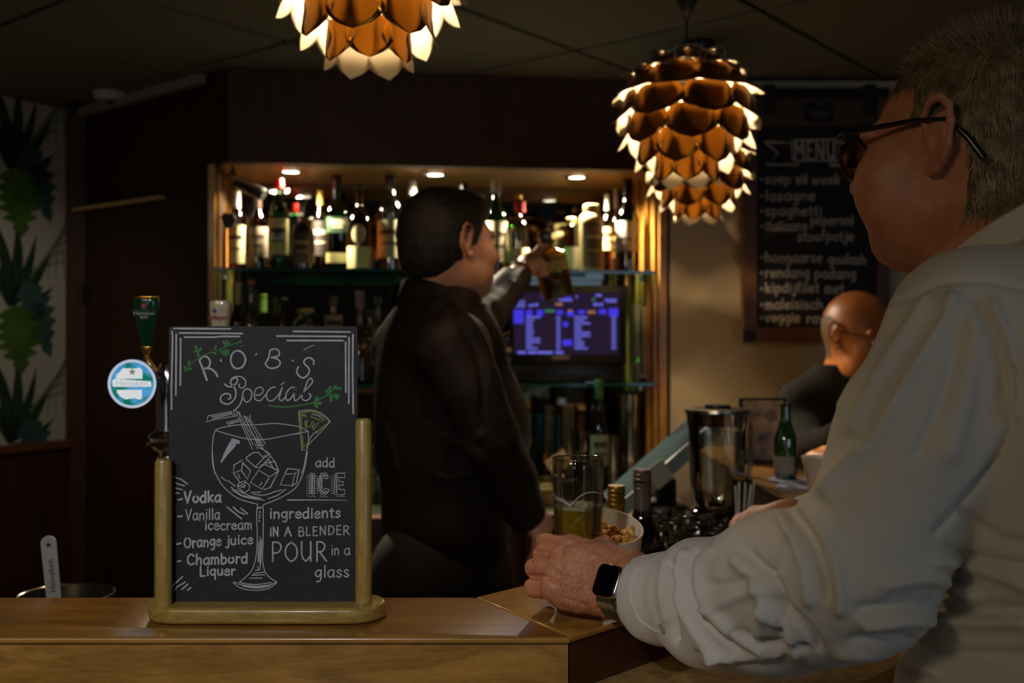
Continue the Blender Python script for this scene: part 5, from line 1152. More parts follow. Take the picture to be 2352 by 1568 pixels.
lathe_obj('lit_sign_face', [(0, .0026), (mr * .865, .0026), (mr * .87, .0020)], M_se, tap, 48, mc, rot=rotM)
M_sw = emit('sign_print_glow', (214, 218, 218), .85)
def mpl(name, pts, m, off): o = plate(name, [(x * mr, z * mr) for x, z in pts], -off - .0004, -off, m); o.parent = tap; o.location = mc; return o
def blob_pts(x0, x1, za, zb, seed, wob=.03, side=1):
    r = random.Random(seed); up, n = [], 18
    for k in range(n + 1):
        x = x0 + (x1 - x0) * k / n; lim = math.sqrt(max(.02, .70 ** 2 - x * x)); up.append((x, min(zb, lim) + r.uniform(-wob, wob)))
    return up + [(x1, za), (x0, za)]
mpl('lit_sign_upper_print', blob_pts(-.64, .42, .20, .62, 2), M_sw, .0034); mpl('lit_sign_lower_print', [(x, -z) for x, z in blob_pts(-.60, .40, .24, .60, 4)][::-1], M_sw, .0034)
mpl('lit_sign_band', [(-.78, .14), (-.70, .20), (.76, .10), (.78, -.10), (.70, -.12), (-.70, -.12), (-.78, -.10)], M_sw, .0034)
bm = bmesh.new(); star(bm, (.02 * mr, .48 * mr), .0062, lambda x, y: (x, -.0044, y)); o = bm_obj('lit_sign_star', bm, emit('star_grey', (150, 140, 134), .6), tap); o.location = mc
o = text_mesh('lit_sign_lettering', 'Heineken', mr * .34, emit('sign_text_glow', (176, 190, 200), .75), tap, mc + Vector((0, -.0042, .02 * mr)), (R(90), 0, 0))
# foam scraper pot
BYk = 1.56; bc = W(153, 0, BYk); zr = CAMZ + (CY - 1362) / FPX * BYk; br = 103 / FPX * BYk
t = thing('steel_pot', (bc.x, BYk, WT + .0005), 'round stainless steel pot behind the bar ledge holding a beer scraper', 'pot')
hh = zr - WT
lathe_obj('pot_wall', [(0, .002), (br * .97, 0), (br, .006), (br, hh - .003), (br + .0018, hh - .001), (br + .001, hh), (br - .001, hh - .002), (br - .002, .008), (0, .008)], M_steel, t, 48)
lathe_obj('pot_water', [(0, hh * .45), (br - .0025, hh * .45)], LQ['clear'], t, 32)
sc = thing('foam_scraper', (W(148, 0, BYk - .0).x, BYk - .01, WT + .012), 'white plastic foam scraper with lettering standing in the steel pot', 'scraper', rot=(R(6), R(-3.2), R(6)))
zt = CAMZ + (CY - 1218) / FPX * BYk - WT - .012; w = .0112
pts = [(w * 1.0 * math.cos(R(a)), zt - w + w * math.sin(R(a))) for a in range(0, 181, 15)] + [(-w * .82, .0), (w * .82, .0)]
plate('blade', pts, -.0012, .0012, mat('scraper_white', (176, 170, 164), .4), None).parent = sc
text_mesh('scraper_lettering', 'Heineken', .0132, mat('scraper_print', (40, 52, 44), .5), sc, (.0005, -.0016, zt - .060), (R(90), R(-90), 0), 0)
bm = bmesh.new(); star(bm, (0, zt - .0135), .0052, lambda x, y: (x, -.0016, y)); bm_obj('star_print', bm, bpy.data.materials['scraper_print'], sc)
# ------------------------------------------------------------------ people
def V3(v): return np.array([v[0], v[1], v[2]], float)
def P3(px, py, Y): return V3(W(px, py, Y))
def skin(name, c1, c2, rough=.48):
    m, nt, b = newmat(name); N = nt.nodes; Lk = nt.links; tc = N.new('ShaderNodeTexCoord')
    n = N.new('ShaderNodeTexNoise'); n.inputs['Scale'].default_value = 28; n.inputs['Detail'].default_value = 6; Lk.new(tc.outputs['Object'], n.inputs['Vector'])
    cr = N.new('ShaderNodeValToRGB'); cr.color_ramp.elements[0].position = .35; cr.color_ramp.elements[1].position = .68; cr.color_ramp.elements[0].color = lin(c1); cr.color_ramp.elements[1].color = lin(c2)
    Lk.new(n.outputs['Fac'], cr.inputs[0]); Lk.new(cr.outputs[0], b.inputs['Base Color']); b.inputs['Roughness'].default_value = rough
    inp(b, 'Subsurface Weight', .12); inp(b, 'Subsurface Radius', (.010, .004, .002)); inp(b, 'Subsurface Scale', .6)
    n2 = N.new('ShaderNodeTexNoise'); n2.inputs['Scale'].default_value = 420; n2.inputs['Detail'].default_value = 3; Lk.new(tc.outputs['Object'], n2.inputs['Vector'])
    v = N.new('ShaderNodeTexVoronoi'); v.inputs['Scale'].default_value = 330; Lk.new(tc.outputs['Object'], v.inputs['Vector'])
    ad = N.new('ShaderNodeMath'); ad.operation = 'ADD'; Lk.new(n2.outputs['Fac'], ad.inputs[0]); Lk.new(v.outputs['Distance'], ad.inputs[1])
    bp = N.new('ShaderNodeBump'); bp.inputs['Strength'].default_value = .28; bp.inputs['Distance'].default_value = .0012; Lk.new(ad.outputs[0], bp.inputs['Height']); Lk.new(bp.outputs[0], b.inputs['Normal'])
    return m
M_skinA = skin('skin_fair_ruddy', (190, 122, 88), (212, 148, 112)); M_skinB = skin('skin_fair', (196, 136, 104), (210, 152, 120)); M_skinC = skin('skin_tan', (172, 104, 52), (192, 122, 66), .38)
M_scalpA = mat('scalp_grey_hair', (104, 84, 58), .7, rgb2=(70, 56, 38), scale=60, bump=.3, bscale=500)
M_hairA = mat('hair_grey_blond', (176, 154, 114), .5, rgb2=(110, 90, 60), scale=70); M_hairB = mat('hair_black', (20, 15, 12), .55, rgb2=(32, 24, 18), scale=80, bump=.8, bscale=260); M_hairC = mat('hair_short_grey', (96, 66, 38), .6)
def frame(F, roll=0.0):
    F = np.array(F, float); F /= np.linalg.norm(F); U = np.array([0, 0, 1.0]) - F * F[2]; U /= np.linalg.norm(U); L = np.cross(U, F)
    return F, L, U
def head_sdf(S, C, fr, s=1.0, neck=(-.045, 0, -.20), nr=(.056, .064), ears=True, jaw=1.0, sides=(1, -1), jf=1.0, cheek=0.0):
    F, L, U = fr; C = np.array(C, float)
    def q(f, l, u): return C + s * (F * f + L * l + U * (u * (jf if u < 0 else 1)))
    ax = (F, L, U); e = lambda f, l, u, rf, rl, ru, k=.02, op='u': S.ell(q(f, l, u), (rf * s, rl * s, ru * s), ax, k * s, op)
    e(-.012, 0, .018, .100, .0775, .097); e(.035, 0, -.035, .064, .064, .088, .03)
    e(.038, 0, -.082, .056, .056 * jaw, .040, .03); e(.070, 0, -.108, .026, .026, .020, .02)
    for m in (1, -1):
        e(.062, .036 * m, -.034, .030, .026, .028, .02); e(.086, .028 * m, .014, .014, .028, .010, .012); e(.030, .052 * m, -.080, .030, .012, .026, .02)
        if cheek: e(.060, .046 * m, -.045, .034, .024 + cheek, .040, .02)
        e(.099, .031 * m, -.006, .012, .017, .010, .006, 's'); e(.084, .031 * m, -.006, .0125, .0125, .0125, .002)
    S.cone(q(.094, 0, .006), q(.118, 0, -.036), .007 * s, .0125 * s, .012 * s)
    for m in (1, -1): e(.106, .011 * m, -.040, .010, .008, .007, .006)
    e(.094, 0, -.066, .012, .026, .007, .008); e(.092, 0, -.079, .011, .023, .007, .008); e(.104, 0, -.0725, .006, .026, .0015, .002, 's')
    nk = C + s * (F * neck[0] + L * neck[1] + U * neck[2]) if len(neck) == 3 else neck
    S.cone(q(-.022, 0, -.055), nk, nr[0] * s, nr[1] * s, .03 * s)
    if ears:
        for m in sides:
            o = lambda f, u, l=.0: q(f, (.076 + l) * m, u)
            S.ell(o(-.004, -.004, .004), (.013 * s, .005 * s, .026 * s), ax, .006 * s)
            pts = [(.010, -.002, .002), (.013, .018, .004), (.006, .031, .008), (-.006, .034, .013), (-.016, .026, .016), (-.019, .010, .016), (-.016, -.010, .013), (-.010, -.024, .009), (-.002, -.034, .005), (.005, -.035, .002), (.009, -.028, .0)]
            rr = [.003, .0034, .0036, .0038, .0038, .0036, .0034, .0032, .0044, .0050, .0040]
            S.chain([(o(a, b, c), r * s) for (a, b, c), r in zip(pts, rr)], .003 * s)
            S.ell(o(.000, -.004, .011), (.008 * s, .006 * s, .013 * s), ax, .003 * s, 's')
    return q
def local(p, C, fr, s=1.0):
    d = (p - np.array(C)) / s; return d @ fr[0], d @ fr[1], d @ fr[2]
def strands(name, roots, nrm, flow, L, w, m, parent, seed=1, segs=3, lift=.35, spread=.35):
    r = np.random.default_rng(seed); n = len(roots); d = flow + nrm * lift + r.normal(0, spread, (n, 3)); d /= np.linalg.norm(d, axis=1)[:, None]
    side = np.cross(d, nrm); side /= np.maximum(np.linalg.norm(side, axis=1), 1e-6)[:, None]; Ls = L * r.uniform(.6, 1.25, n)
    V, idx = [], []; p = roots.copy()
    for k in range(segs + 1):
        ww = w * (1 - k / segs * .92); V.append(p - side * ww[:, None] / 2 if np.ndim(ww) else p - side * ww / 2); V.append(p + side * ww / 2)
        d = d + flow * .35 - nrm * .12; d /= np.linalg.norm(d, axis=1)[:, None]; p = p + d * (Ls / segs)[:, None]
    V = np.stack(V, 1).reshape(-1, 3); st = (segs + 1) * 2; base = np.arange(n) * st
    Q = np.concatenate([np.stack([base + 2 * k, base + 2 * k + 1, base + 2 * k + 3, base + 2 * k + 2], 1) for k in range(segs)])
    o = quad_obj(name, V, Q, m); keep(o, parent); return o
def pick(p, q, mask, n, seed):
    """random points on faces whose centre is in the mask"""
    r = np.random.default_rng(seed); c = p[q].mean(1); f = np.where(mask(c))[0]
    if len(f) == 0: return p[:0], p[:0]
    f = r.choice(f, n); a, b = r.random((n, 1)), r.random((n, 1)); P = p[q[f]]
    pt = (P[:, 0] * (1 - a) + P[:, 1] * a) * (1 - b) + (P[:, 3] * (1 - a) + P[:, 2] * a) * b
    return pt, vnormals(p, q)[q[f, 0]]
def legs(name, hips, feet, m, parent, ms, shoe=True, yaw=0):
    S = SDF((min(h[0] for h in hips + feet) - .2, min(h[1] for h in hips + feet) - .22, 0), (max(h[0] for h in hips + feet) + .2, max(h[1] for h in hips + feet) + .22, max(h[2] for h in hips) + .16), .012)
    for h, f in zip(hips, feet):
        h = np.array(h); f = np.array(f); kn = (h + f) / 2 + np.array([0, 0, .02]); S.cone(h, kn, .095, .068, .05); S.cone(kn, f + [0, 0, .05], .066, .055, .04)
    mid = (np.array(hips[0]) + np.array(hips[1])) / 2; ax = np.array(hips[1]) - np.array(hips[0]); ax = ax / np.linalg.norm(ax)
    S.ell(mid + [0, 0, .05], (.185, .135, .14), (ax, np.cross([0, 0, 1], ax), (0, 0, 1)), .05)
    p, q = S.mesh(2); keep(quad_obj(name, p, orient(p, q), m), parent)
    if shoe:
        for f in feet:
            S = SDF((f[0] - .2, f[1] - .2, 0), (f[0] + .2, f[1] + .2, .14), .007); d = np.array([math.cos(yaw), math.sin(yaw), 0]); f = np.array(f); f[2] = 0
            S.cone(f + [0, 0, .045] - d * .05, f + [0, 0, .038] + d * .13, .044, .036, .02); S.cone(f + [0, 0, .05] - d * .03, f + [0, 0, .09] - d * .03, .045, .05, .02)
            p, q = S.mesh(1); p[:, 2] = np.maximum(p[:, 2], .001); keep(quad_obj('shoe', p, orient(p, q), ms), parent)
# ================================================================== 1. man in the white shirt
man = thing('person', (.52, .86, 0), 'grey-haired person in glasses and white shirt, seen from behind, hand round the beer glass', 'person')
th = R(42); FA = frame((-math.sin(th), math.cos(th), .05)); CAh = P3(2240, 338, 1.07)
S = SDF(CAh - [.17, .17, .26], CAh + [.17, .17, .17], .0021)
neckb = CAh + np.array([.012, -.050, -.135])
hq = head_sdf(S, CAh, FA, 1.06, neck=tuple(np.array([np.dot(neckb - CAh, a) for a in FA]) / 1.06), nr=(.056, .060), jaw=1.1, sides=(1, -1), jf=.88, cheek=.012)
S.cone(hq(-.05, 0, -.05), neckb + [.01, -.01, .0], .045, .058, .04); S.cone(neckb, neckb + [.02, -.02, -.12], .058, .07, .03)
hp, hqd = S.mesh(2); hqd = orient(hp, hqd)
# left hand closed around the foot of the beer glass
S = SDF(P3(1330, 1320, 1.19) - [.085, .09, .075], P3(1400, 1300, 1.17) + [.085, .09, .07], .0013)
wr = P3(1450, 1352, 1.125); 
mcp = [P3(1316, 1256, 1.205), P3(1296, 1283, 1.188), P3(1284, 1318, 1.174), P3(1274, 1352, 1.166)]
pip = [P3(1252, 1247, 1.230), P3(1245, 1276, 1.216), P3(1227, 1305, 1.200), P3(1228, 1349, 1.188)]
dip = [P3(1262, 1256, 1.262), P3(1250, 1284, 1.248), P3(1240, 1318, 1.232), P3(1242, 1356, 1.216)]
tip = [P3(1282, 1262, 1.280), P3(1270, 1290, 1.270), P3(1258, 1326, 1.256), P3(1262, 1362, 1.236)]
rm = [.0135, .0132, .0128, .0125]; rp = [.0108, .0108, .0106, .0112]; rd = [.0092, .0094, .0090, .0086]
wpt = [wr + [.004, .014, .020], wr + [0, .006, .008], wr + [0, 0, -.006], wr + [-.002, 0, -.014]]
for a, b, r in zip(wpt, mcp, rm): S.cone(a, b, .019, r, .016)
S.ell((mcp[1] + mcp[2] + wr * 1.2) / 3.2 + np.array([0, .006, -.002]), (.036, .018, .030), None, .02)
S.cone(P3(1395, 1372, 1.14), P3(1300, 1372, 1.166), .0155, .0125, .018)          # outer edge of the palm on the bar
S.cone(wr, wr + [.06, -.075, .004], .026, .030, .02)
S.ell(wr, (.034, .024, .026), ((.63, -.77, 0), (.77, .63, 0), (0, 0, 1)), .02)
for m_, p_, d_, t_, r1, r2, r3 in zip(mcp, pip, dip, tip, rm, rp, rd):
    G2 = [(m_, r1 * .92), (p_, r2), (d_, r3), (t_, r3 * .9)]
    tmp = SDF(S.lo, S.lo + S.h * (S.n - 1), S.h); tmp.n = S.n
    tmp.g = np.full(tuple(S.n), .06, dtype=np.float32); tmp.chain(G2, .003)
    o_, d0 = S.g, tmp.g; k = .0042; qq = np.maximum(k - np.abs(o_ - d0), 0) / k; S.g = np.minimum(o_, d0) - qq * qq * k * .25
for m_ in mcp: S.ell(m_ + np.array([-.003, -.006, .003]), (.0105, .0095, .0095), None, .010)
# thumb closing on the far side of the glass
S.chain([(P3(1425, 1300, 1.17), .019), (P3(1388, 1268, 1.205), .0155), (P3(1378, 1262, 1.245), .0125), (P3(1360, 1262, 1.285), .0105)], .012)
# tendons and wrinkles between knuckles and wrist
for a, b in zip(mcp, wpt): S.cone(a * .9 + b * .1 + [0, -.008, .004], a * .45 + b * .55 + [0, -.012, .003], .0062, .005, .010)
# glass hollow, so the palm wraps the glass
S.cone((GX, GY, LT), (GX, GY, LT + .08), gr(.0) + .0008, gr(.06) + .0008, .002, 's')
for a, b in (((1222, 1328), (1268, 1326)), ((1236, 1289), (1262, 1286)), ((1244, 1262), (1290, 1256))):
    S.cone(P3(a[0], a[1], 1.165), P3(b[0], b[1], 1.160), .0018, .0008, .004, 's')
ap, aq = S.mesh(1); aq = orient(ap, aq)
ap[:, 2] = np.maximum(ap[:, 2], LT + .0006)
ap = folds(ap, aq, [([(1200, 1326), (1235, 1324), (1262, 1327), (1275, 1334)], 4.0, -.0045), ([(1228, 1287), (1248, 1288), (1268, 1281), (1292, 1268)], 4.0, -.004), ([(1224, 1262), (1248, 1263), (1285, 1257), (1325, 1238)], 4.0, -.0035),
    ([(1268, 1290), (1276, 1296)], 9, .0022), ([(1262, 1340), (1268, 1350)], 10, .0018), ([(1298, 1262), (1306, 1268)], 9, .0018), ([(1275, 1312), (1285, 1318), (1290, 1328)], 4, -.0014),
    ([(1290, 1290), (1330, 1297), (1372, 1308)], 6, .0012), ([(1285, 1335), (1325, 1345), (1365, 1350)], 6, .0010), ([(1320, 1262), (1355, 1272), (1395, 1288)], 6, .0012), ([(1275, 1325), (1310, 1322), (1350, 1328)], 6, -.0010), ([(1262, 1284), (1258, 1290)], 3, -.0008), ([(1300, 1375), (1330, 1384), (1352, 1392)], 4, -.0010), ([(1310, 1318), (1335, 1335), (1345, 1360)], 3.5, .0007)])
an = vnormals(ap, aq); Pp = project(ap)
ap = ap + an * ((.00016 * np.sin(Pp[:, 0] * .12 + Pp[:, 1] * .34 + 6 * vnoise(ap, 70, 2)) * np.clip((Pp[:, 0] - 1290) / 40, 0, 1))[:, None] + (.0012 * vnoise(ap, 110, 3) + .0007 * vnoise(ap, 320, 8))[:, None])
# right hand resting farther along the ledge
S = SDF(P3(1740, 1190, 1.62) - [.09, .07, .06], P3(1790, 1190, 1.62) + [.11, .07, .06], .0022)
r0 = P3(1805, 1196, 1.60)
k4 = [P3(1738, 1178, 1.64), P3(1726, 1190, 1.63), P3(1718, 1204, 1.62), P3(1722, 1218, 1.61)]
f4 = [P3(1698, 1196, 1.67), P3(1690, 1208, 1.66), P3(1690, 1218, 1.645), P3(1700, 1226, 1.63)]
e4 = [P3(1706, 1214, 1.68), P3(1704, 1222, 1.67), P3(1708, 1228, 1.66), P3(1716, 1232, 1.64)]
for a, b, c in zip(k4, f4, e4):
    S.cone(r0, a, .024, .0125, .014); S.cone(a, b, .0115, .0105, .004); S.cone(b, c, .0105, .009, .004)
S.chain([(P3(1775, 1206, 1.585), .014), (P3(1725, 1220, 1.585), .011), (P3(1690, 1224, 1.59), .009)], .008)
S.cone(r0, r0 + [.09, -.03, .02], .025, .032, .02)
bp_, bq = S.mesh(1); bq = orient(bp_, bq); bp_[:, 2] = np.maximum(bp_[:, 2], LT + .0006)
# torso core and arms inside the shirt (kept inside the cloth)
S = SDF((.10, .62, .80), (.90, 1.68, 1.62), .0065)
ax45 = ((.707, .707, 0), (-.707, .707, 0), (0, 0, 1))
S.ell((.54, .93, 1.25), (.165, .095, .26), ax45, .03); S.ell((.52, .94, 1.04), (.15, .10, .20), ax45, .03)
shL = P3(2240, 770, .93); elb = P3(1952, 1345, .905); 
S.cone(shL, elb, .046, .038, .03); S.cone(elb, wr, .036, .024, .02); S.cone(shL, (.56, .96, 1.40), .05, .07, .04)
shR = np.array([.70, 1.08, 1.42]); elbR = np.array([.66, 1.30, 1.20]); S.cone(shR, elbR, .045, .036, .03); S.cone(elbR, r0 + [.06, -.02, .015], .034, .024, .02); S.cone(shR, (.56, .97, 1.40), .05, .07, .04)
S.cone((.55, .97, 1.38), neckb + [.01, -.01, -.05], .065, .052, .04)
tp_, tq = S.mesh(1); tq = orient(tp_, tq); ov = (tp_[:, 1] > 1.28); tp_[ov, 2] = np.maximum(tp_[ov, 2], LT + .003)
P_, Q_ = join_quads([(hp, hqd), (ap, aq), (bp_, bq), (tp_, tq)])
fl, ll, ul = local(P_[Q_].mean(1), CAh, FA, 1.06)
def hairmask(c):
    f, l, u = local(c, CAh, FA, 1.06)
    top = (u > .052 - .30 * np.minimum(f - .055, 0) * 0 ) & (f < .074 - .0 * u)
    side = (np.abs(l) > .045) & (f < .028) & (u > .018)
    back = (f < -.024) & (u > -.062 + .25 * (f + .03))
    back = (f < -.026) & (u > -.075)
    near = (np.abs(f) < .3) & (np.abs(u) < .3)
    ear = (np.abs(l) > .0795) & (f > -.030) & (f < .02) & (u < .038)
    return (top | side | back) & near & ~ear
isface = np.zeros(len(Q_), bool); isface[:len(hqd)] = hairmask(P_[Q_[:len(hqd)]].mean(1))
body = quad_obj('body', P_, Q_, [M_skinA, M_scalpA], None, isface.astype(int)); keep(body, man)
rts, nr_ = pick(hp, hqd, hairmask, 20000, 5)
f_, l_, u_ = local(rts, CAh, FA, 1.06); Fv, Lv, Uv = FA
top = np.clip((u_ - .06) / .04, 0, 1)[:, None]
flow = -Uv[None] * (1 - top) * 1.0 + Fv[None] * (.55 * (1 - top) * np.sign(f_ + .03)[:, None] * .3 + top * .75) - Fv[None] * np.clip(-f_ - .02, 0, .1)[:, None] * 2
flow = flow - nr_ * (flow * nr_).sum(1)[:, None]; flow /= np.maximum(np.linalg.norm(flow, axis=1), 1e-6)[:, None]
tz = vnoise(rts, 60, 4)
hr = strands('hair', rts, nr_, flow + .5 * np.cross(nr_, flow) * tz[:, None], .016, .0007, M_hairA, man, 3, 3, .24, .16)
sel = (u_ > .075); 
tf_ = strands('hair_tuft', rts[sel][:2200], nr_[sel][:2200], (nr_[sel] * .5 + Fv[None] * .3)[:2200], .018, .0007, M_hairA, man, 6, 3, .7, .3)
hr['kind'] = 'stuff'; tf_['kind'] = 'stuff'
# hair on the back of the hand
am = lambda c: (project(c)[:, 0] > 1290) & (project(c)[:, 0] < 1420) & (c[:, 2] > LT + .02)
rt2, nn2 = pick(ap, aq, lambda c: am(c), 1500, 8); vm = (nn2[:, 1] < -.1); rt2, nn2 = rt2[vm], nn2[vm]
fl2 = np.tile(np.array([-.3, .1, -.9]), (len(rt2), 1)); strands('hand_hair', rt2, nn2, fl2 - nn2 * (fl2 * nn2).sum(1)[:, None], .008, .00022, mat('hand_hair', (120, 84, 50), .5), man, 9, 3, .12, .2)['kind'] = 'stuff'
# ---- shirt
M_shirt, nt, b_ = newmat('white_shirt_cotton'); b_.inputs['Base Color'].default_value = lin((224, 220, 208)); b_.inputs['Roughness'].default_value = .75; inp(b_, 'Sheen Weight', .15)
N = nt.nodes; tc = N.new('ShaderNodeTexCoord'); n1 = N.new('ShaderNodeTexNoise'); n1.inputs['Scale'].default_value = 9; n1.inputs['Detail'].default_value = 3; n1.inputs['Distortion'].default_value = 1.0
n2 = N.new('ShaderNodeTexNoise'); n2.inputs['Scale'].default_value = 1400; ad = N.new('ShaderNodeMath'); ad.operation = 'MULTIPLY_ADD'; ad.inputs[1].default_value = .03
nt.links.new(tc.outputs['Object'], n1.inputs['Vector']); nt.links.new(tc.outputs['Object'], n2.inputs['Vector']); nt.links.new(n2.outputs[0], ad.inputs[0]); nt.links.new(n1.outputs[0], ad.inputs[2])
bp = N.new('ShaderNodeBump'); bp.inputs['Strength'].default_value = .35; bp.inputs['Distance'].default_value = .012; nt.links.new(ad.outputs[0], bp.inputs['Height']); nt.links.new(bp.outputs[0], b_.inputs['Normal'])
S = SDF((.085, .60, .84), (.92, 1.70, 1.60), .0035)
S.ell((.555, .925, 1.27), (.205, .128, .30), ax45, .04); S.ell((.52, .93, 1.05), (.19, .145, .24), ax45, .05); S.ell((.475, .915, 1.06), (.135, .125, .17), None, .05)
S.cone((.555, .955, 1.39), neckb + [.01, -.01, -.03], .09, .070, .05)
S.cone(shL + [.0, 0, .006], (.56, .955, 1.425), .070, .085, .04)
S.chain([(shL, .074), (P3(2110, 1010, .90), .067), (P3(1975, 1320, .895), .063)], .022)
S.chain([(P3(1965, 1330, .895), .062), (P3(1880, 1345, .925), .066), (P3(1790, 1352, .965), .066), (P3(1680, 1376, 1.02), .0575), (P3(1590, 1374, 1.06), .051)], .02)
S.chain([(P3(1590, 1374, 1.062), .051), (P3(1530, 1372, 1.09), .046), (P3(1500, 1368, 1.104), .041), (P3(1484, 1362, 1.112), .038)], .008)
S.ell(P3(1605, 1290, 1.06), (.030, .028, .024), None, .012); S.ell(P3(1815, 1262, .98), (.035, .04, .03), None, .02)
S.ell(P3(1620, 1462, 1.03), (.038, .036, .030), None, .02); S.ell(P3(1750, 1450, .985), (.06, .05, .034), None, .03); S.ell(P3(1500, 1425, 1.095), (.026, .026, .018), None, .014)
S.chain([(shR, .072), (elbR, .060), (r0 + [.075, -.02, .01], .045), (r0 + [.03, -.006, .004], .036)], .02); S.cone(shR, (.57, .97, 1.42), .072, .085, .04)
# sleeve opening round the wrist and the hollow of the far sleeve
S.chain([(P3(1400, 1350, 1.15), .030), (P3(1455, 1356, 1.122), .0335), (P3(1510, 1368, 1.10), .035)], .002, 's')
S.cone(r0 + [-.02, .004, 0], r0 + [.05, -.012, .006], .030, .032, .002, 's')
S.cone(neckb + [0, 0, .10], neckb + [.005, -.005, -.02], .066, .062, .004, 's')
sp, sq = S.mesh(2); sq = orient(sp, sq)
F_ = [([(2190, 690), (2120, 800), (2010, 990), (1900, 1120)], 22, .007), ([(2130, 690), (2030, 850), (1960, 980)], 16, .005), ([(2160, 720), (2080, 850), (1990, 1010)], 13, -.006),
      ([(2240, 740), (2230, 860), (2180, 1040)], 24, .004), ([(2200, 770), (2170, 900), (2110, 1040)], 16, -.004), ([(2070, 690), (1985, 830), (1930, 930)], 14, .005),
      ([(1604, 1262), (1582, 1300), (1590, 1370), (1640, 1440), (1700, 1490)], 7, -.0085), ([(1574, 1272), (1558, 1310), (1562, 1375), (1600, 1450), (1650, 1505)], 10, .006),
      ([(1636, 1262), (1612, 1300), (1616, 1370), (1670, 1440), (1750, 1490)], 11, .006), ([(1545, 1300), (1552, 1350), (1545, 1400), (1552, 1470)], 7, -.006), ([(1528, 1290), (1520, 1350), (1530, 1420)], 11, .003),
      ([(1695, 1290), (1740, 1340), (1760, 1400), (1745, 1450)], 15, .006), ([(1720, 1270), (1775, 1330), (1800, 1400), (1790, 1460)], 10, -.007), ([(1640, 1345), (1720, 1330), (1790, 1290), (1815, 1250)], 9, -.004),
      ([(1630, 1400), (1700, 1370), (1770, 1350)], 9, .004), ([(1815, 1170), (1850, 1215), (1880, 1280), (1900, 1370)], 9, -.007), ([(1790, 1180), (1822, 1240), (1850, 1310), (1860, 1380)], 14, .006),
      ([(1850, 1170), (1900, 1240), (1925, 1320), (1930, 1400)], 16, .005), ([(1780, 1380), (1830, 1420), (1870, 1470), (1880, 1490)], 9, -.006), ([(1760, 1400), (1800, 1450), (1830, 1500)], 11, .005), ([(1690, 1450), (1760, 1475), (1850, 1490)], 9, -.005),
      ([(1980, 1400), (2080, 1388), (2200, 1395), (2352, 1402)], 13, -.007), ([(1990, 1435), (2100, 1422), (2230, 1435), (2352, 1430)], 13, .006), ([(2030, 1345), (2120, 1330), (2190, 1345), (2240, 1375)], 13, .006), ([(2060, 1375), (2140, 1360), (2200, 1372)], 9, -.005),
      ([(1960, 1470), (2080, 1470), (2200, 1500), (2352, 1505)], 12, -.005), ([(1930, 1500), (2030, 1510), (2150, 1545)], 14, .005), ([(2150, 1290), (2230, 1300), (2320, 1330), (2352, 1345)], 13, .005), ([(2180, 1260), (2260, 1285), (2352, 1300)], 10, -.005),
      ([(2215, 1180), (2280, 1230), (2352, 1250)], 12, -.004), ([(2330, 850), (2325, 950), (2290, 1050), (2230, 1130), (2150, 1220)], 8, -.006),
      ([(2060, 700), (2150, 650), (2250, 640), (2352, 660)], 8, -.003), ([(2280, 700), (2330, 820), (2340, 950)], 14, .005), ([(2250, 690), (2290, 800), (2310, 900)], 12, -.004)]
sp = folds(sp, sq, [(l_, w_, h_ * 1.35) for l_, w_, h_ in F_] + [([(1552, 1262), (1600, 1240), (1655, 1240)], 14, .0015), ([(1556, 1300), (1600, 1262), (1650, 1258)], 6, -.003), ([(1640, 1500), (1700, 1508), (1790, 1500)], 8, .005), ([(1600, 1480), (1680, 1515)], 8, .004)]); sn = vnormals(sp, sq); sp = sp + sn * (.0028 * vnoise(sp, 16, 12) + .0012 * vnoise(sp, 45, 13))[:, None]
ov = (sp[:, 1] > 1.28) & (sp[:, 2] < LT + .02); sp[ov, 2] = np.maximum(sp[ov, 2], LT + .0015)
shirt = quad_obj('shirt', sp, sq, M_shirt); keep(shirt, man); shirt['label'] = 'white cotton shirt with rolled-back cuffs'
# cuff flap, button and buttonhole
def surf_button(p, n, r, m, parent, name):
    q_ = Vector(n).to_track_quat('Z', 'Y'); bm = bmesh.new(); lathe(bm, [(0, 0), (r, 0), (r, r * .22), (r * .82, r * .34), (r * .7, r * .2), (0, r * .2)], 20); bmesh.ops.recalc_face_normals(bm, faces=bm.faces)
    o = bm_obj(name, bm, m, None, smooth=40); o.location = p; o.rotation_euler = q_.to_euler(); keep(o, parent); return o
def on_surf(px, py, p, q):
    P = project(p); n = vnormals(p, q); v = np.where((np.abs(P[:, 0] - px) < 6) & (np.abs(P[:, 1] - py) < 6) & (n[:, 1] < 0))[0]
    if len(v) == 0: return None, None
    i = v[np.argmin(p[v, 1])]; return p[i], n[i]
bpnt, bnrm = on_surf(1517, 1448, sp, sq)
if bpnt is not None: surf_button(bpnt + bnrm * .0004, bnrm, .0052, mat('shirt_button', (170, 166, 158), .3), shirt, 'cuff_button')
def cuff_strip(name, line, wd, m, off=.0010):
    """a folded cloth edge laid on the sleeve: raised seam following the surface"""
    L = cat(line, 6); pts = []
    for x, y in L:
        a, n = on_surf(x, y, sp, sq)
        if a is not None: pts.append(Vector(a + n * off))
    if len(pts) > 2: bm = bmesh.new(); tube(bm, pts, wd, 6); bmesh.ops.recalc_face_normals(bm, faces=bm.faces); keep(bm_obj(name, bm, m, None, smooth=60), shirt)
cuff_strip('cuff_seam', [(1462, 1300), (1442, 1345), (1452, 1400), (1480, 1440), (1512, 1458)], .0009, M_shirt, .0003)
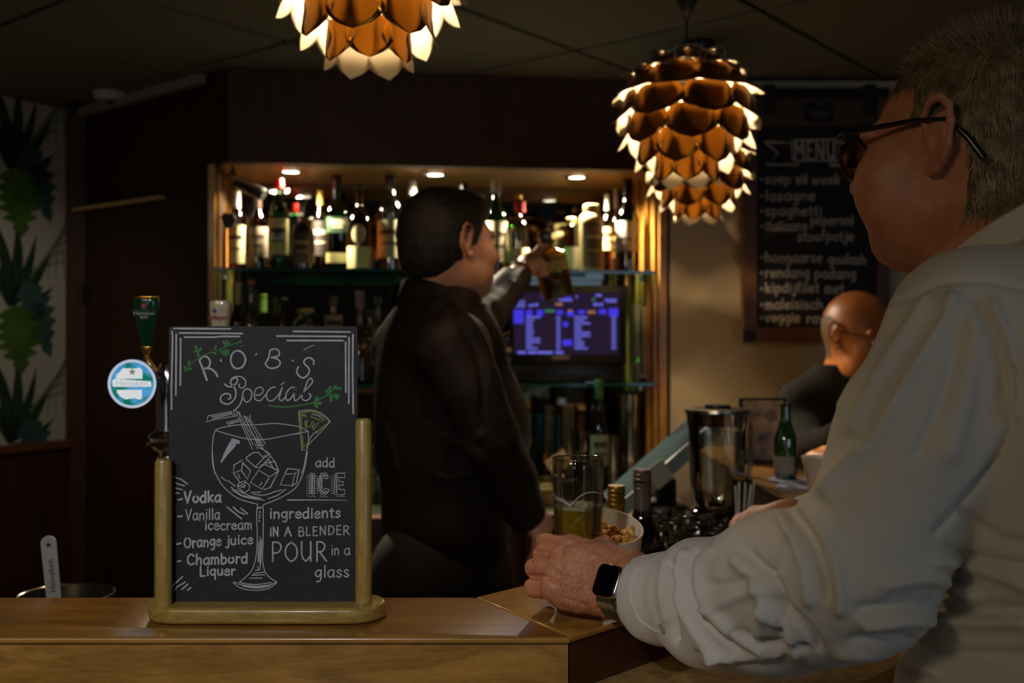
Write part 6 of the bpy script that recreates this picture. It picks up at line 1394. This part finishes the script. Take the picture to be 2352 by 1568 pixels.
# collar
def collar(name, C0, ax_f, ang0, ang1, r_in, r_out, zi, zo, zt, parent, m, th_=.0022, n=36, pt=.03, tilt=(0, 0), drop=.034):
    """turned-down collar: swept round the neck; angles from the back of the neck"""
    F2 = np.array([ax_f[0], ax_f[1], 0.0]); F2 /= np.linalg.norm(F2); L2 = np.array([-F2[1], F2[0], 0.0]); V, Q = [], []
    prof = [(r_in, zi), (r_in + .001, zt - .004), (r_in + .004, zt), (r_in + .008, zt - .003)]
    for i in range(n + 1):
        a = ang0 + (ang1 - ang0) * i / n; d = -F2 * math.cos(a) + L2 * math.sin(a); e = abs(a) / pi
        tipw = max(0, (abs(a) - 1.9) / .8) * pt; zl = -drop * (1 - math.cos(a)) / 2 + tilt[0] * math.sin(a)
        pr2 = prof + [((r_in + r_out) / 2 + .004, (zt + zo) / 2), (r_out + tipw * .3, zo - tipw), (r_out - .003 + tipw * .3, zo - tipw - .0005)]
        for r, z in pr2: V.append(C0 + d * r + np.array([0, 0, z + zl]))
    k = 7
    for i in range(n):
        for j in range(k - 1): Q.append((i * k + j, i * k + j + 1, (i + 1) * k + j + 1, (i + 1) * k + j))
    o = quad_obj(name, np.array(V), np.array(Q), m); sd_ = o.modifiers.new('thickness', 'SOLIDIFY'); sd_.thickness = th_; sd_.offset = 0
    keep(o, parent); return o
collar('collar', neckb + np.array([.0, .0, .004]), (FA[0][0], FA[0][1]), -2.62, 2.62, .066, .089, -.03, .012, .078, man, M_shirt, pt=.024, drop=.088)
# trousers, shoes
M_tr = mat('dark_trousers', (28, 28, 34), .8); M_shoe = mat('black_shoe', (16, 14, 13), .35)
legs('trousers', [(.50, .80, .86), (.64, .94, .86)], [(.48, .74, 0), (.68, .92, 0)], M_tr, man, M_shoe, yaw=R(130))
# glasses
M_specs = mat('dark_spectacle_frame', (16, 14, 13), .25, coat=.4); M_lens = thin_glass('spectacle_lens', (96, 92, 86), .2)
bm = bmesh.new()
for m_ in (1, -1):
    tube(bm, [hq(.104, .070 * m_, .010), hq(.09, .080 * m_, .012), hq(.02, .0835 * m_, .016), hq(-.012, .083 * m_, .014)], [.0035, .0032, .0026, .0026], 8)
    tube(bm, [hq(-.012, .083 * m_, .014), hq(-.030, .082 * m_, -.004), hq(-.044, .079 * m_, -.026)], [.0026, .0034, .0038], 8)
    rim = [hq(.106 - .10 * abs(.036 + .031 * math.cos(a) * 1.0) ** 1.6, (.036 + .030 * math.cos(a)) * m_, -.010 + .021 * math.sin(a) * (1 if math.sin(a) > 0 else 1.05)) for a in [2 * pi * k / 24 for k in range(25)]]
    tube(bm, rim, .0023, 6, False)
tube(bm, [hq(.106, -.008, -.002), hq(.109, 0, 0), hq(.106, .008, -.002)], .002, 6)
sg = keep(bm_obj('spectacles', bm, M_specs, None, smooth=50), man); sg['label'] = 'dark framed spectacles'
bm = bmesh.new()
for m_ in (1, -1):
    vv = [bm.verts.new(hq(.1055 - .10 * abs(.036 + .031 * math.cos(a)) ** 1.6, (.036 + .029 * math.cos(a)) * m_, -.010 + .020 * math.sin(a))) for a in [2 * pi * k / 24 for k in range(24)]]
    bm.faces.new(vv)
lens = bm_obj('lens', bm, M_lens); keep(lens, sg)
# smartwatch
wa = np.array([.66, -.75, .02]); wa /= np.linalg.norm(wa)              # along the forearm, towards the elbow
wb = np.array([-.33, -.29, -.88]); wb -= wa * (wa @ wb); wb /= np.linalg.norm(wb); wn = np.cross(wb, wa)
if wn[1] > 0: wn = -wn
wc = P3(1397, 1335, 1.106)
Mw = Matrix(((wa[0], wb[0], wn[0], wc[0]), (wa[1], wb[1], wn[1], wc[1]), (wa[2], wb[2], wn[2], wc[2]), (0, 0, 0, 1)))
if Mw.to_3x3().determinant() < 0: Mw[0][1] *= -1; Mw[1][1] *= -1; Mw[2][1] *= -1
watch = thing('wristwatch', (0, 0, 0), 'steel smartwatch with black square screen on the wrist of the man in white', 'watch'); watch.matrix_world = Mw
def rbox(name, sx, sy, sz, r, z0, m, parent, n=6, dome=0):
    bm = bmesh.new(); pts = rrect(-sx / 2, sx / 2, -sy / 2, sy / 2, r, n); prism(bm, pts, z0, z0 + sz, min(sz, r) * .32); return bm_obj(name, bm, m, parent, smooth=50)
M_case = mat('watch_steel', (190, 184, 172), .14, 1.0); rbox('case', .0318, .0365, .0085, .008, -.0055, M_case, watch)
M_ws = mat('watch_black_glass', (4, 4, 5), .12, spec=.12); rbox('screen', .0292, .0340, .0022, .0068, .0028, M_ws, watch)
o = lathe_obj('crown', [(0, 0), (.0032, 0), (.0034, .0015), (.0028, .0026), (0, .0026)], M_chrome, watch, 16, (-.0157, .008, -.001), rot=(0, R(-90), 0))
bm = bmesh.new(); nb_, ww = 48, .0118
wv = Vector(wr) + Vector((-.018, .012, .002)); wl_ = Mw.inverted() @ wv
for k in range(nb_ + 1):
    pass
ra_, rb_ = .0315, .0265; cz = -.0055 - rb_ + .003; rings = []
for k in range(nb_):
    a = 2 * pi * k / nb_; rings.append([bm.verts.new((x, (ra_ + t_) * math.sin(a), cz + (rb_ + t_) * math.cos(a))) for x, t_ in ((-ww, -.0004), (-ww, .0012), (ww, .0012), (ww, -.0004))])
for k in range(nb_):
    A_, B_ = rings[k], rings[(k + 1) % nb_]
    for j in range(4): bm.faces.new((A_[j], A_[(j + 1) % 4], B_[(j + 1) % 4], B_[j]))
bmesh.ops.recalc_face_normals(bm, faces=bm.faces)
M_mesh = mat('steel_mesh_strap', (120, 112, 92), .38, .9, bump=.6, bscale=1800); bm_obj('strap', bm, M_mesh, watch, smooth=50)
bm = bmesh.new()
for k in range(7): tube(bm, [(-ww * .95 + k * ww * .3, -.0265, cz + .018), (-ww * .95 + k * ww * .3, -.0225, cz + .0245), (-ww * .95 + k * ww * .3, -.018, -.003)], .0014, 6)
bm_obj('link', bm, M_case, watch, smooth=60)
# ================================================================== 2. barman
bar_man = thing('person', (-.15, 2.42, 0), 'person behind the bar in a dark shirt, turned away, reaching up for a bottle', 'person')
FB = frame((.84, .54, .05)); CB = P3(1034, 556, 2.36)
S = SDF(CB - [.14, .14, .30], CB + [.14, .14, .14], .0035)
nb2 = CB + np.array([-.030, -.01, -.148])
hb = head_sdf(S, CB, FB, 1.0, neck=tuple(np.dot(nb2 - CB, a) for a in FB), nr=(.060, .068), jaw=1.1)
S.ell(hb(-.03, 0, -.06), (.06, .06, .07), FB, .03)
p1, q1 = S.mesh(1); q1 = orient(p1, q1)
YB = 2.36; 
sR_ = P3(1040, 800, 2.20); eR_ = P3(1130, 1010, 2.17); wR_ = P3(1200, 1166, 2.27)
sL_ = P3(1075, 770, 2.55); eL_ = P3(1122, 712, 2.80); wL_ = P3(1192, 628, 3.03)
# hands
S = SDF(P3(1240, 600, 3.1) - [.14, .14, .14], P3(1240, 600, 3.1) + [.14, .14, .14], .0035)
S.cone(wL_ - (wL_ - eL_) * .2, wL_, .028, .026, .01); pal = P3(1220, 606, 3.10); S.ell(pal, (.040, .030, .034), None, .02); S.cone(wL_, pal, .026, .028, .02)
hk = [P3(1236, 588, 3.10), P3(1243, 598, 3.09), P3(1246, 612, 3.085), P3(1240, 626, 3.08)]
for i, h in enumerate(hk):
    t1 = h + np.array([.034, .018, (.032, .014, .004, -.006)[i]]); t2 = t1 + np.array([.018 if i else .010, .018, (.018, -.004, -.008, -.01)[i]])
    S.cone(pal, h, .018, .012, .012); S.cone(h, t1, .0108, .0098, .004); S.cone(t1, t2, .0098, .0082, .004)
S.chain([(P3(1222, 592, 3.09), .015), (P3(1240, 572, 3.10), .0115), (P3(1254, 562, 3.115), .009)], .008)
p2, q2 = S.mesh(1); q2 = orient(p2, q2)
S = SDF(P3(1240, 1210, 2.3) - [.10, .10, .12], P3(1240, 1210, 2.3) + [.10, .12, .10], .0035)
S.cone(wR_, P3(1238, 1206, 2.29), .028, .031, .02)
for i in range(4):
    h = P3(1234 + 5 * i, 1232 - 6 * i, 2.26 + .02 * i); S.cone(P3(1238, 1206, 2.29), h, .024, .012, .012); S.cone(h, h + [-.004, .006, -.034], .0108, .0095, .004); S.cone(h + [-.004, .006, -.034], h + [-.016, .016, -.056], .0095, .008, .004)
S.chain([(P3(1244, 1210, 2.30), .014), (P3(1252, 1224, 2.33), .011), (P3(1250, 1246, 2.345), .009)], .008)
p3, q3 = S.mesh(1); q3 = orient(p3, q3)
S = SDF((-.42, 2.0, .7), (.22, 3.2, 1.62), .012)
axB = ((.84, .54, 0), (-.54, .84, 0), (0, 0, 1))
S.ell(P3(1015, 860, 2.38), (.08, .12, .20), axB, .03); S.ell(P3(1025, 1060, 2.40), (.10, .12, .22), axB, .03); S.cone(P3(1030, 760, 2.38), nb2, .07, .062, .03)
for ch in ([sR_, eR_, wR_], [sL_, eL_, wL_]): S.cone(ch[0], ch[1], .045, .036, .02); S.cone(ch[1], ch[2], .034, .026, .02)
p4, q4 = S.mesh(1); q4 = orient(p4, q4)
P_, Q_ = join_quads([(p1, q1), (p2, q2), (p3, q3), (p4, q4)]); keep(quad_obj('body', P_, Q_, [M_skinB]), bar_man)
# hair cap
S = SDF(CB - [.14, .14, .16], CB + [.14, .14, .16], .0035)
S.ell(hb(-.022, 0, .022), (.104, .086, .104), FB, .01); S.ell(hb(-.055, 0, -.03), (.062, .074, .072), FB, .03); S.ell(hb(.038, 0, .075), (.06, .06, .034), FB, .03)
for m_ in (1, -1): S.cone(hb(.030, .070 * m_, .04), hb(.022, .074 * m_, -.008), .015, .008, .01)
S.ell(hb(.075, 0, -.045), (.075, .12, .088), FB, .012, 's'); S.ell(hb(.105, 0, .015), (.035, .10, .042), FB, .01, 's')
for m_ in (1, -1): S.ell(hb(-.002, .088 * m_, -.006), (.022, .022, .036), FB, .006, 's')
S.ell(hb(.0, 0, -.125), (.12, .12, .045), FB, .01, 's')
p, q = S.mesh(1); q = orient(p, q); n = vnormals(p, q); p = p + n * (.003 * vnoise(p, 90, 3))[:, None]; o = keep(quad_obj('hair', p, q, M_hairB), bar_man)
# shirt
M_dk = mat('dark_brown_shirt', (36, 27, 23), .6, rgb2=(28, 21, 18), scale=40, bump=.25, bscale=9)
inp(M_dk.node_tree.nodes['Principled BSDF'], 'Specular IOR Level', .10)
S = SDF((-.50, 1.98, .78), (.25, 3.12, 1.64), .0062)
S.ell(P3(1015, 850, 2.38), (.132, .195, .20), axB, .04); S.ell(P3(1018, 1000, 2.40), (.155, .175, .22), axB, .06); S.ell(P3(1095, 1000, 2.40), (.115, .13, .16), axB, .06); S.ell(P3(1025, 1190, 2.42), (.145, .165, .17), axB, .05)
S.cone(P3(1010, 760, 2.38), nb2 + [0, 0, .0], .10, .074, .05); S.cone(sR_, P3(990, 770, 2.34), .075, .09, .04); S.cone(sL_, P3(1040, 770, 2.45), .07, .085, .04)
S.cone(P3(925, 800, 2.50), P3(985, 770, 2.42), .075, .08, .04)
S.chain([(sR_ + [0, 0, .0], .078), (P3(1085, 900, 2.17), .066), (eR_, .060)], .015); S.chain([(eR_, .058), (P3(1180, 1100, 2.22), .050), (wR_ + [.006, 0, -.004], .046)], .012); S.ell(P3(1206, 1168, 2.28), (.044, .042, .040), None, .012)
S.chain([(sL_, .072), (eL_, .056), (wL_ - (wL_ - eL_) * .08, .044)], .02)
S.cone(wR_ + [.0, 0, .0], P3(1238, 1206, 2.31), .032, .038, .003, 's'); S.cone(wL_ - (wL_ - eL_) * .2, wL_ + (wL_ - eL_) * .1, .034, .036, .003, 's')
S.cone(CB - [.01, 0, .06], nb2 + [0, 0, .03], .055, .064, .004, 's')
p, q = S.mesh(2); q = orient(p, q)
FBd = [([(1000, 700), (945, 760), (905, 850), (895, 950)], 10, .008), ([(985, 690), (925, 750), (890, 830)], 8, -.007), ([(1030, 720), (975, 790), (950, 870)], 7, .007), ([(1015, 740), (965, 800), (930, 900)], 6, -.006),
       ([(1040, 700), (1100, 770), (1130, 850)], 9, .009), ([(1055, 740), (1090, 800), (1110, 880), (1105, 980)], 6, -.007), ([(1110, 840), (1145, 900), (1165, 960)], 9, .006), ([(1010, 1000), (1060, 1020), (1110, 1000)], 8, .006), ([(1060, 1020), (1110, 1060), (1160, 1110), (1170, 1160)], 8, .007),
       ([(1080, 1010), (1130, 1050), (1180, 1100)], 6, -.006), ([(885, 960), (905, 1040), (925, 1120)], 7, .007), ([(1000, 1090), (1040, 1100), (1080, 1085)], 8, .005), ([(1150, 1110), (1180, 1150), (1200, 1180)], 6, -.006), ([(1090, 700), (1140, 690), (1180, 650)], 6, .005)]
p = folds(p, q, FBd); n = vnormals(p, q); p = p + n * (.006 * vnoise(p, 12, 5))[:, None]
o = keep(quad_obj('shirt', p, q, M_dk), bar_man); o['label'] = 'dark brown long-sleeved shirt'
collar('collar', nb2 + np.array([0, 0, .012]), (FB[0][0], FB[0][1]), -2.5, 2.5, .068, .092, -.03, -.006, .052, bar_man, M_dk, th_=.003, pt=.03, drop=.05)
legs('trousers', [(-.22, 2.34, .86), (-.10, 2.48, .86)], [(-.22, 2.30, 0), (-.08, 2.52, 0)], mat('black_trousers', (14, 13, 13), .8), bar_man, M_shoe, yaw=R(35))
dv = (wL_ - eL_) / np.linalg.norm(wL_ - eL_); bm = bmesh.new(); wp = wL_ + dv * .008
u1 = np.cross(dv, [0, 0, 1]); u1 /= np.linalg.norm(u1); u2 = np.cross(u1, dv)
tube(bm, [Vector(wp + .031 * (u1 * math.cos(a) + u2 * math.sin(a))) for a in [2 * pi * k / 20 for k in range(21)]], .0055, 8, False); o = keep(bm_obj('bracelet', bm, mat('brown_leather_strap', (84, 40, 24), .4), None, smooth=60), bar_man); o['label'] = 'brown leather wristband'
bm = bmesh.new(); wq = wp + .034 * (-u1 * .5 + u2 * .6); tube(bm, [Vector(wq - dv * .003), Vector(wq + dv * .003)], .011, 16); keep(bm_obj('watch_case', bm, C((200, 150, 100), .2, .9), None, smooth=50), bar_man)
# eyebrow
# bottle in his hand
hbtl = bottle('squat golden bottle held up by the neck in the barman\'s hand', (0, 0, 0), .205, .047, kind='square', glass='olive', liq='honey', level=.60, cap=((28, 30, 22), .2), labels=((.40, .56, 80, (176, 150, 70)),), lines=0, rot=(R(4), R(-13), R(8)))
bp0 = W(1282, 684, 3.14); hbtl.location = bp0
# ================================================================== 3. man at the far arm of the bar
far = thing('person', (1.03, 3.05, 0), 'bald person in thin glasses and dark coat looking down across the far bar', 'person')
FC = frame((.46, -.86, -.12)); CC = P3(1972, 768, 3.06)
S = SDF(CC - [.15, .15, .27], CC + [.15, .15, .15], .0034)
nc = CC + np.array([-.03, .05, -.14]); hc = head_sdf(S, CC, FC, 1.10, neck=tuple(np.array([np.dot(nc - CC, a) for a in FC]) / 1.10), nr=(.054, .062), sides=(-1, 1))
p1, q1 = S.mesh(1); q1 = orient(p1, q1)
f, l, u = local(p1[q1].mean(1), CC, FC, 1.10); hm = (np.abs(l) > .03) & (f < .012 - .5 * np.abs(u - .01)) & (u > -.02) & (u < .045 - .4 * np.maximum(f + .03, 0)) | ((f < -.03) & (u > -.07) & (u < .045)); em = (np.abs(l) > .0795) & (u < .038) & (f > -.03) & (f < .02); hm = hm & ~em
S = SDF((.75, 2.80, .8), (1.35, 3.34, 1.40), .012); S.ell((1.03, 3.12, 1.05), (.15, .10, .26), None, .03); S.cone((1.01, 3.13, 1.22), nc, .07, .058, .04); p4, q4 = S.mesh(1); q4 = orient(p4, q4)
eC = P3(1850, 1090, 2.75)
S = SDF((.72, 2.45, 1.06), (1.35, 3.0, 1.32), .0045); hCp = np.array([.83, 2.62, LT + .03]); S.cone((.90, 2.80, 1.17), hCp, .032, .026, .02)
for i in range(4): h = hCp + [-.03 - .004 * i, -.03 + .018 * i, .004]; S.cone(hCp, h, .024, .012, .012); S.cone(h, h + [-.03, -.01, -.008], .0105, .0095, .004); S.cone(h + [-.03, -.01, -.008], h + [-.045, -.006, -.016], .0095, .008, .003)
S.cone(hCp + [0, -.01, 0], hCp + [-.03, -.05, -.006], .015, .010, .01)
p5, q5 = S.mesh(1); q5 = orient(p5, q5); p5[:, 2] = np.maximum(p5[:, 2], LT + .002)
P_, Q_ = join_quads([(p1, q1), (p4, q4), (p5, q5)]); mi = np.zeros(len(Q_), int); mi[:len(q1)] = hm; keep(quad_obj('body', P_, Q_, [M_skinC, M_hairC], None, mi), far)
M_coat = mat('dark_coat', rgb=(26, 24, 20), rough=.9, spec=.1, rgb2=(20, 18, 15), scale=60, bump=.3, bscale=120)
S = SDF((.70, 2.55, .80), (1.42, 3.40, 1.36), .0075)
S.ell((1.03, 3.12, 1.10), (.20, .14, .24), None, .05); S.ell((1.03, 3.12, .95), (.19, .15, .22), None, .05); S.cone((.86, 3.10, 1.24), (1.0, 3.12, 1.30), .08, .085, .05); S.cone((1.20, 3.08, 1.24), (1.05, 3.12, 1.30), .08, .085, .05); S.cone((1.01, 3.12, 1.22), nc + [0, 0, .03], .12, .082, .04)
S.chain([((.86, 3.08, 1.18), .07), ((.84, 2.92, 1.06 + .06), .058), ((.875, 2.80, 1.17), .045)], .03)
S.chain([((1.22, 3.06, 1.18), .07), ((1.24, 2.86, 1.06), .058), ((1.12, 2.78, 1.17), .045)], .03)
S.cone(CC - [0, 0, .04], nc + [0, 0, .05], .06, .066, .004, 's')
p, q = S.mesh(2); q = orient(p, q); n = vnormals(p, q); p = p + n * (.006 * vnoise(p, 14, 7))[:, None]; keep(quad_obj('coat', p, q, M_coat), far)
collar('shirt_collar', nc + np.array([0, 0, .01]), (.6, -.8), -2.55, 2.55, .062, .076, -.02, .0, .030, far, mat('pale_collar', (190, 190, 200), .7), th_=.003, pt=.02)
collar('coat_collar', nc + np.array([0, 0, .0]), (.6, -.8), -2.2, 2.2, .074, .105, -.03, -.04, .020, far, M_coat, th_=.006, pt=.03)
legs('trousers', [(.95, 3.12, .84), (1.12, 3.12, .84)], [(.94, 3.06, 0), (1.13, 3.06, 0)], M_tr, far, M_shoe, yaw=R(-90))
bm = bmesh.new()
for m_ in (1, -1):
    tube(bm, [Vector(hc(.100, .066 * m_, .004)), Vector(hc(.085, .076 * m_, .006)), Vector(hc(-.01, .082 * m_, .012))], .0020, 6)
    tube(bm, [Vector(hc(.108 - .08 * abs(.033 + .028 * math.cos(a)) ** 1.6, (.034 + .026 * math.cos(a)) * m_, -.012 + .017 * math.sin(a))) for a in [2 * pi * k / 20 for k in range(21)]], .0014, 5, False)
tube(bm, [Vector(hc(.110, -.008, -.006)), Vector(hc(.113, 0, -.004)), Vector(hc(.110, .008, -.006))], .0014, 5)
o = keep(bm_obj('spectacles', bm, M_specs, None, smooth=60), far); o['label'] = 'thin dark spectacles'
for nm_, hh_, pr_n in (('eyebrow', hc, far), ('eyebrow', hb, bar_man)):
    mB = M_hairB
    for m_ in (1, -1):
        bm = bmesh.new(); tube(bm, [Vector(hh_(.099, .012 * m_, .014)), Vector(hh_(.098, .026 * m_, .0195)), Vector(hh_(.088, .044 * m_, .016))], [.0025, .0032, .0016], 6); keep(bm_obj('eyebrow', bm, mB, None, smooth=60), pr_n)
for hh_, pr_n in ((hc, far), (hb, bar_man), (hq, man)):
    for m_ in (1, -1):
        bm = bmesh.new(); bmesh.ops.create_uvsphere(bm, u_segments=12, v_segments=8, radius=.0045); o = bm_obj('iris', bm, C((24, 16, 12), .2), None, smooth=60); o.location = Vector(hh_(.0935, .031 * m_, -.008)); keep(o, pr_n)
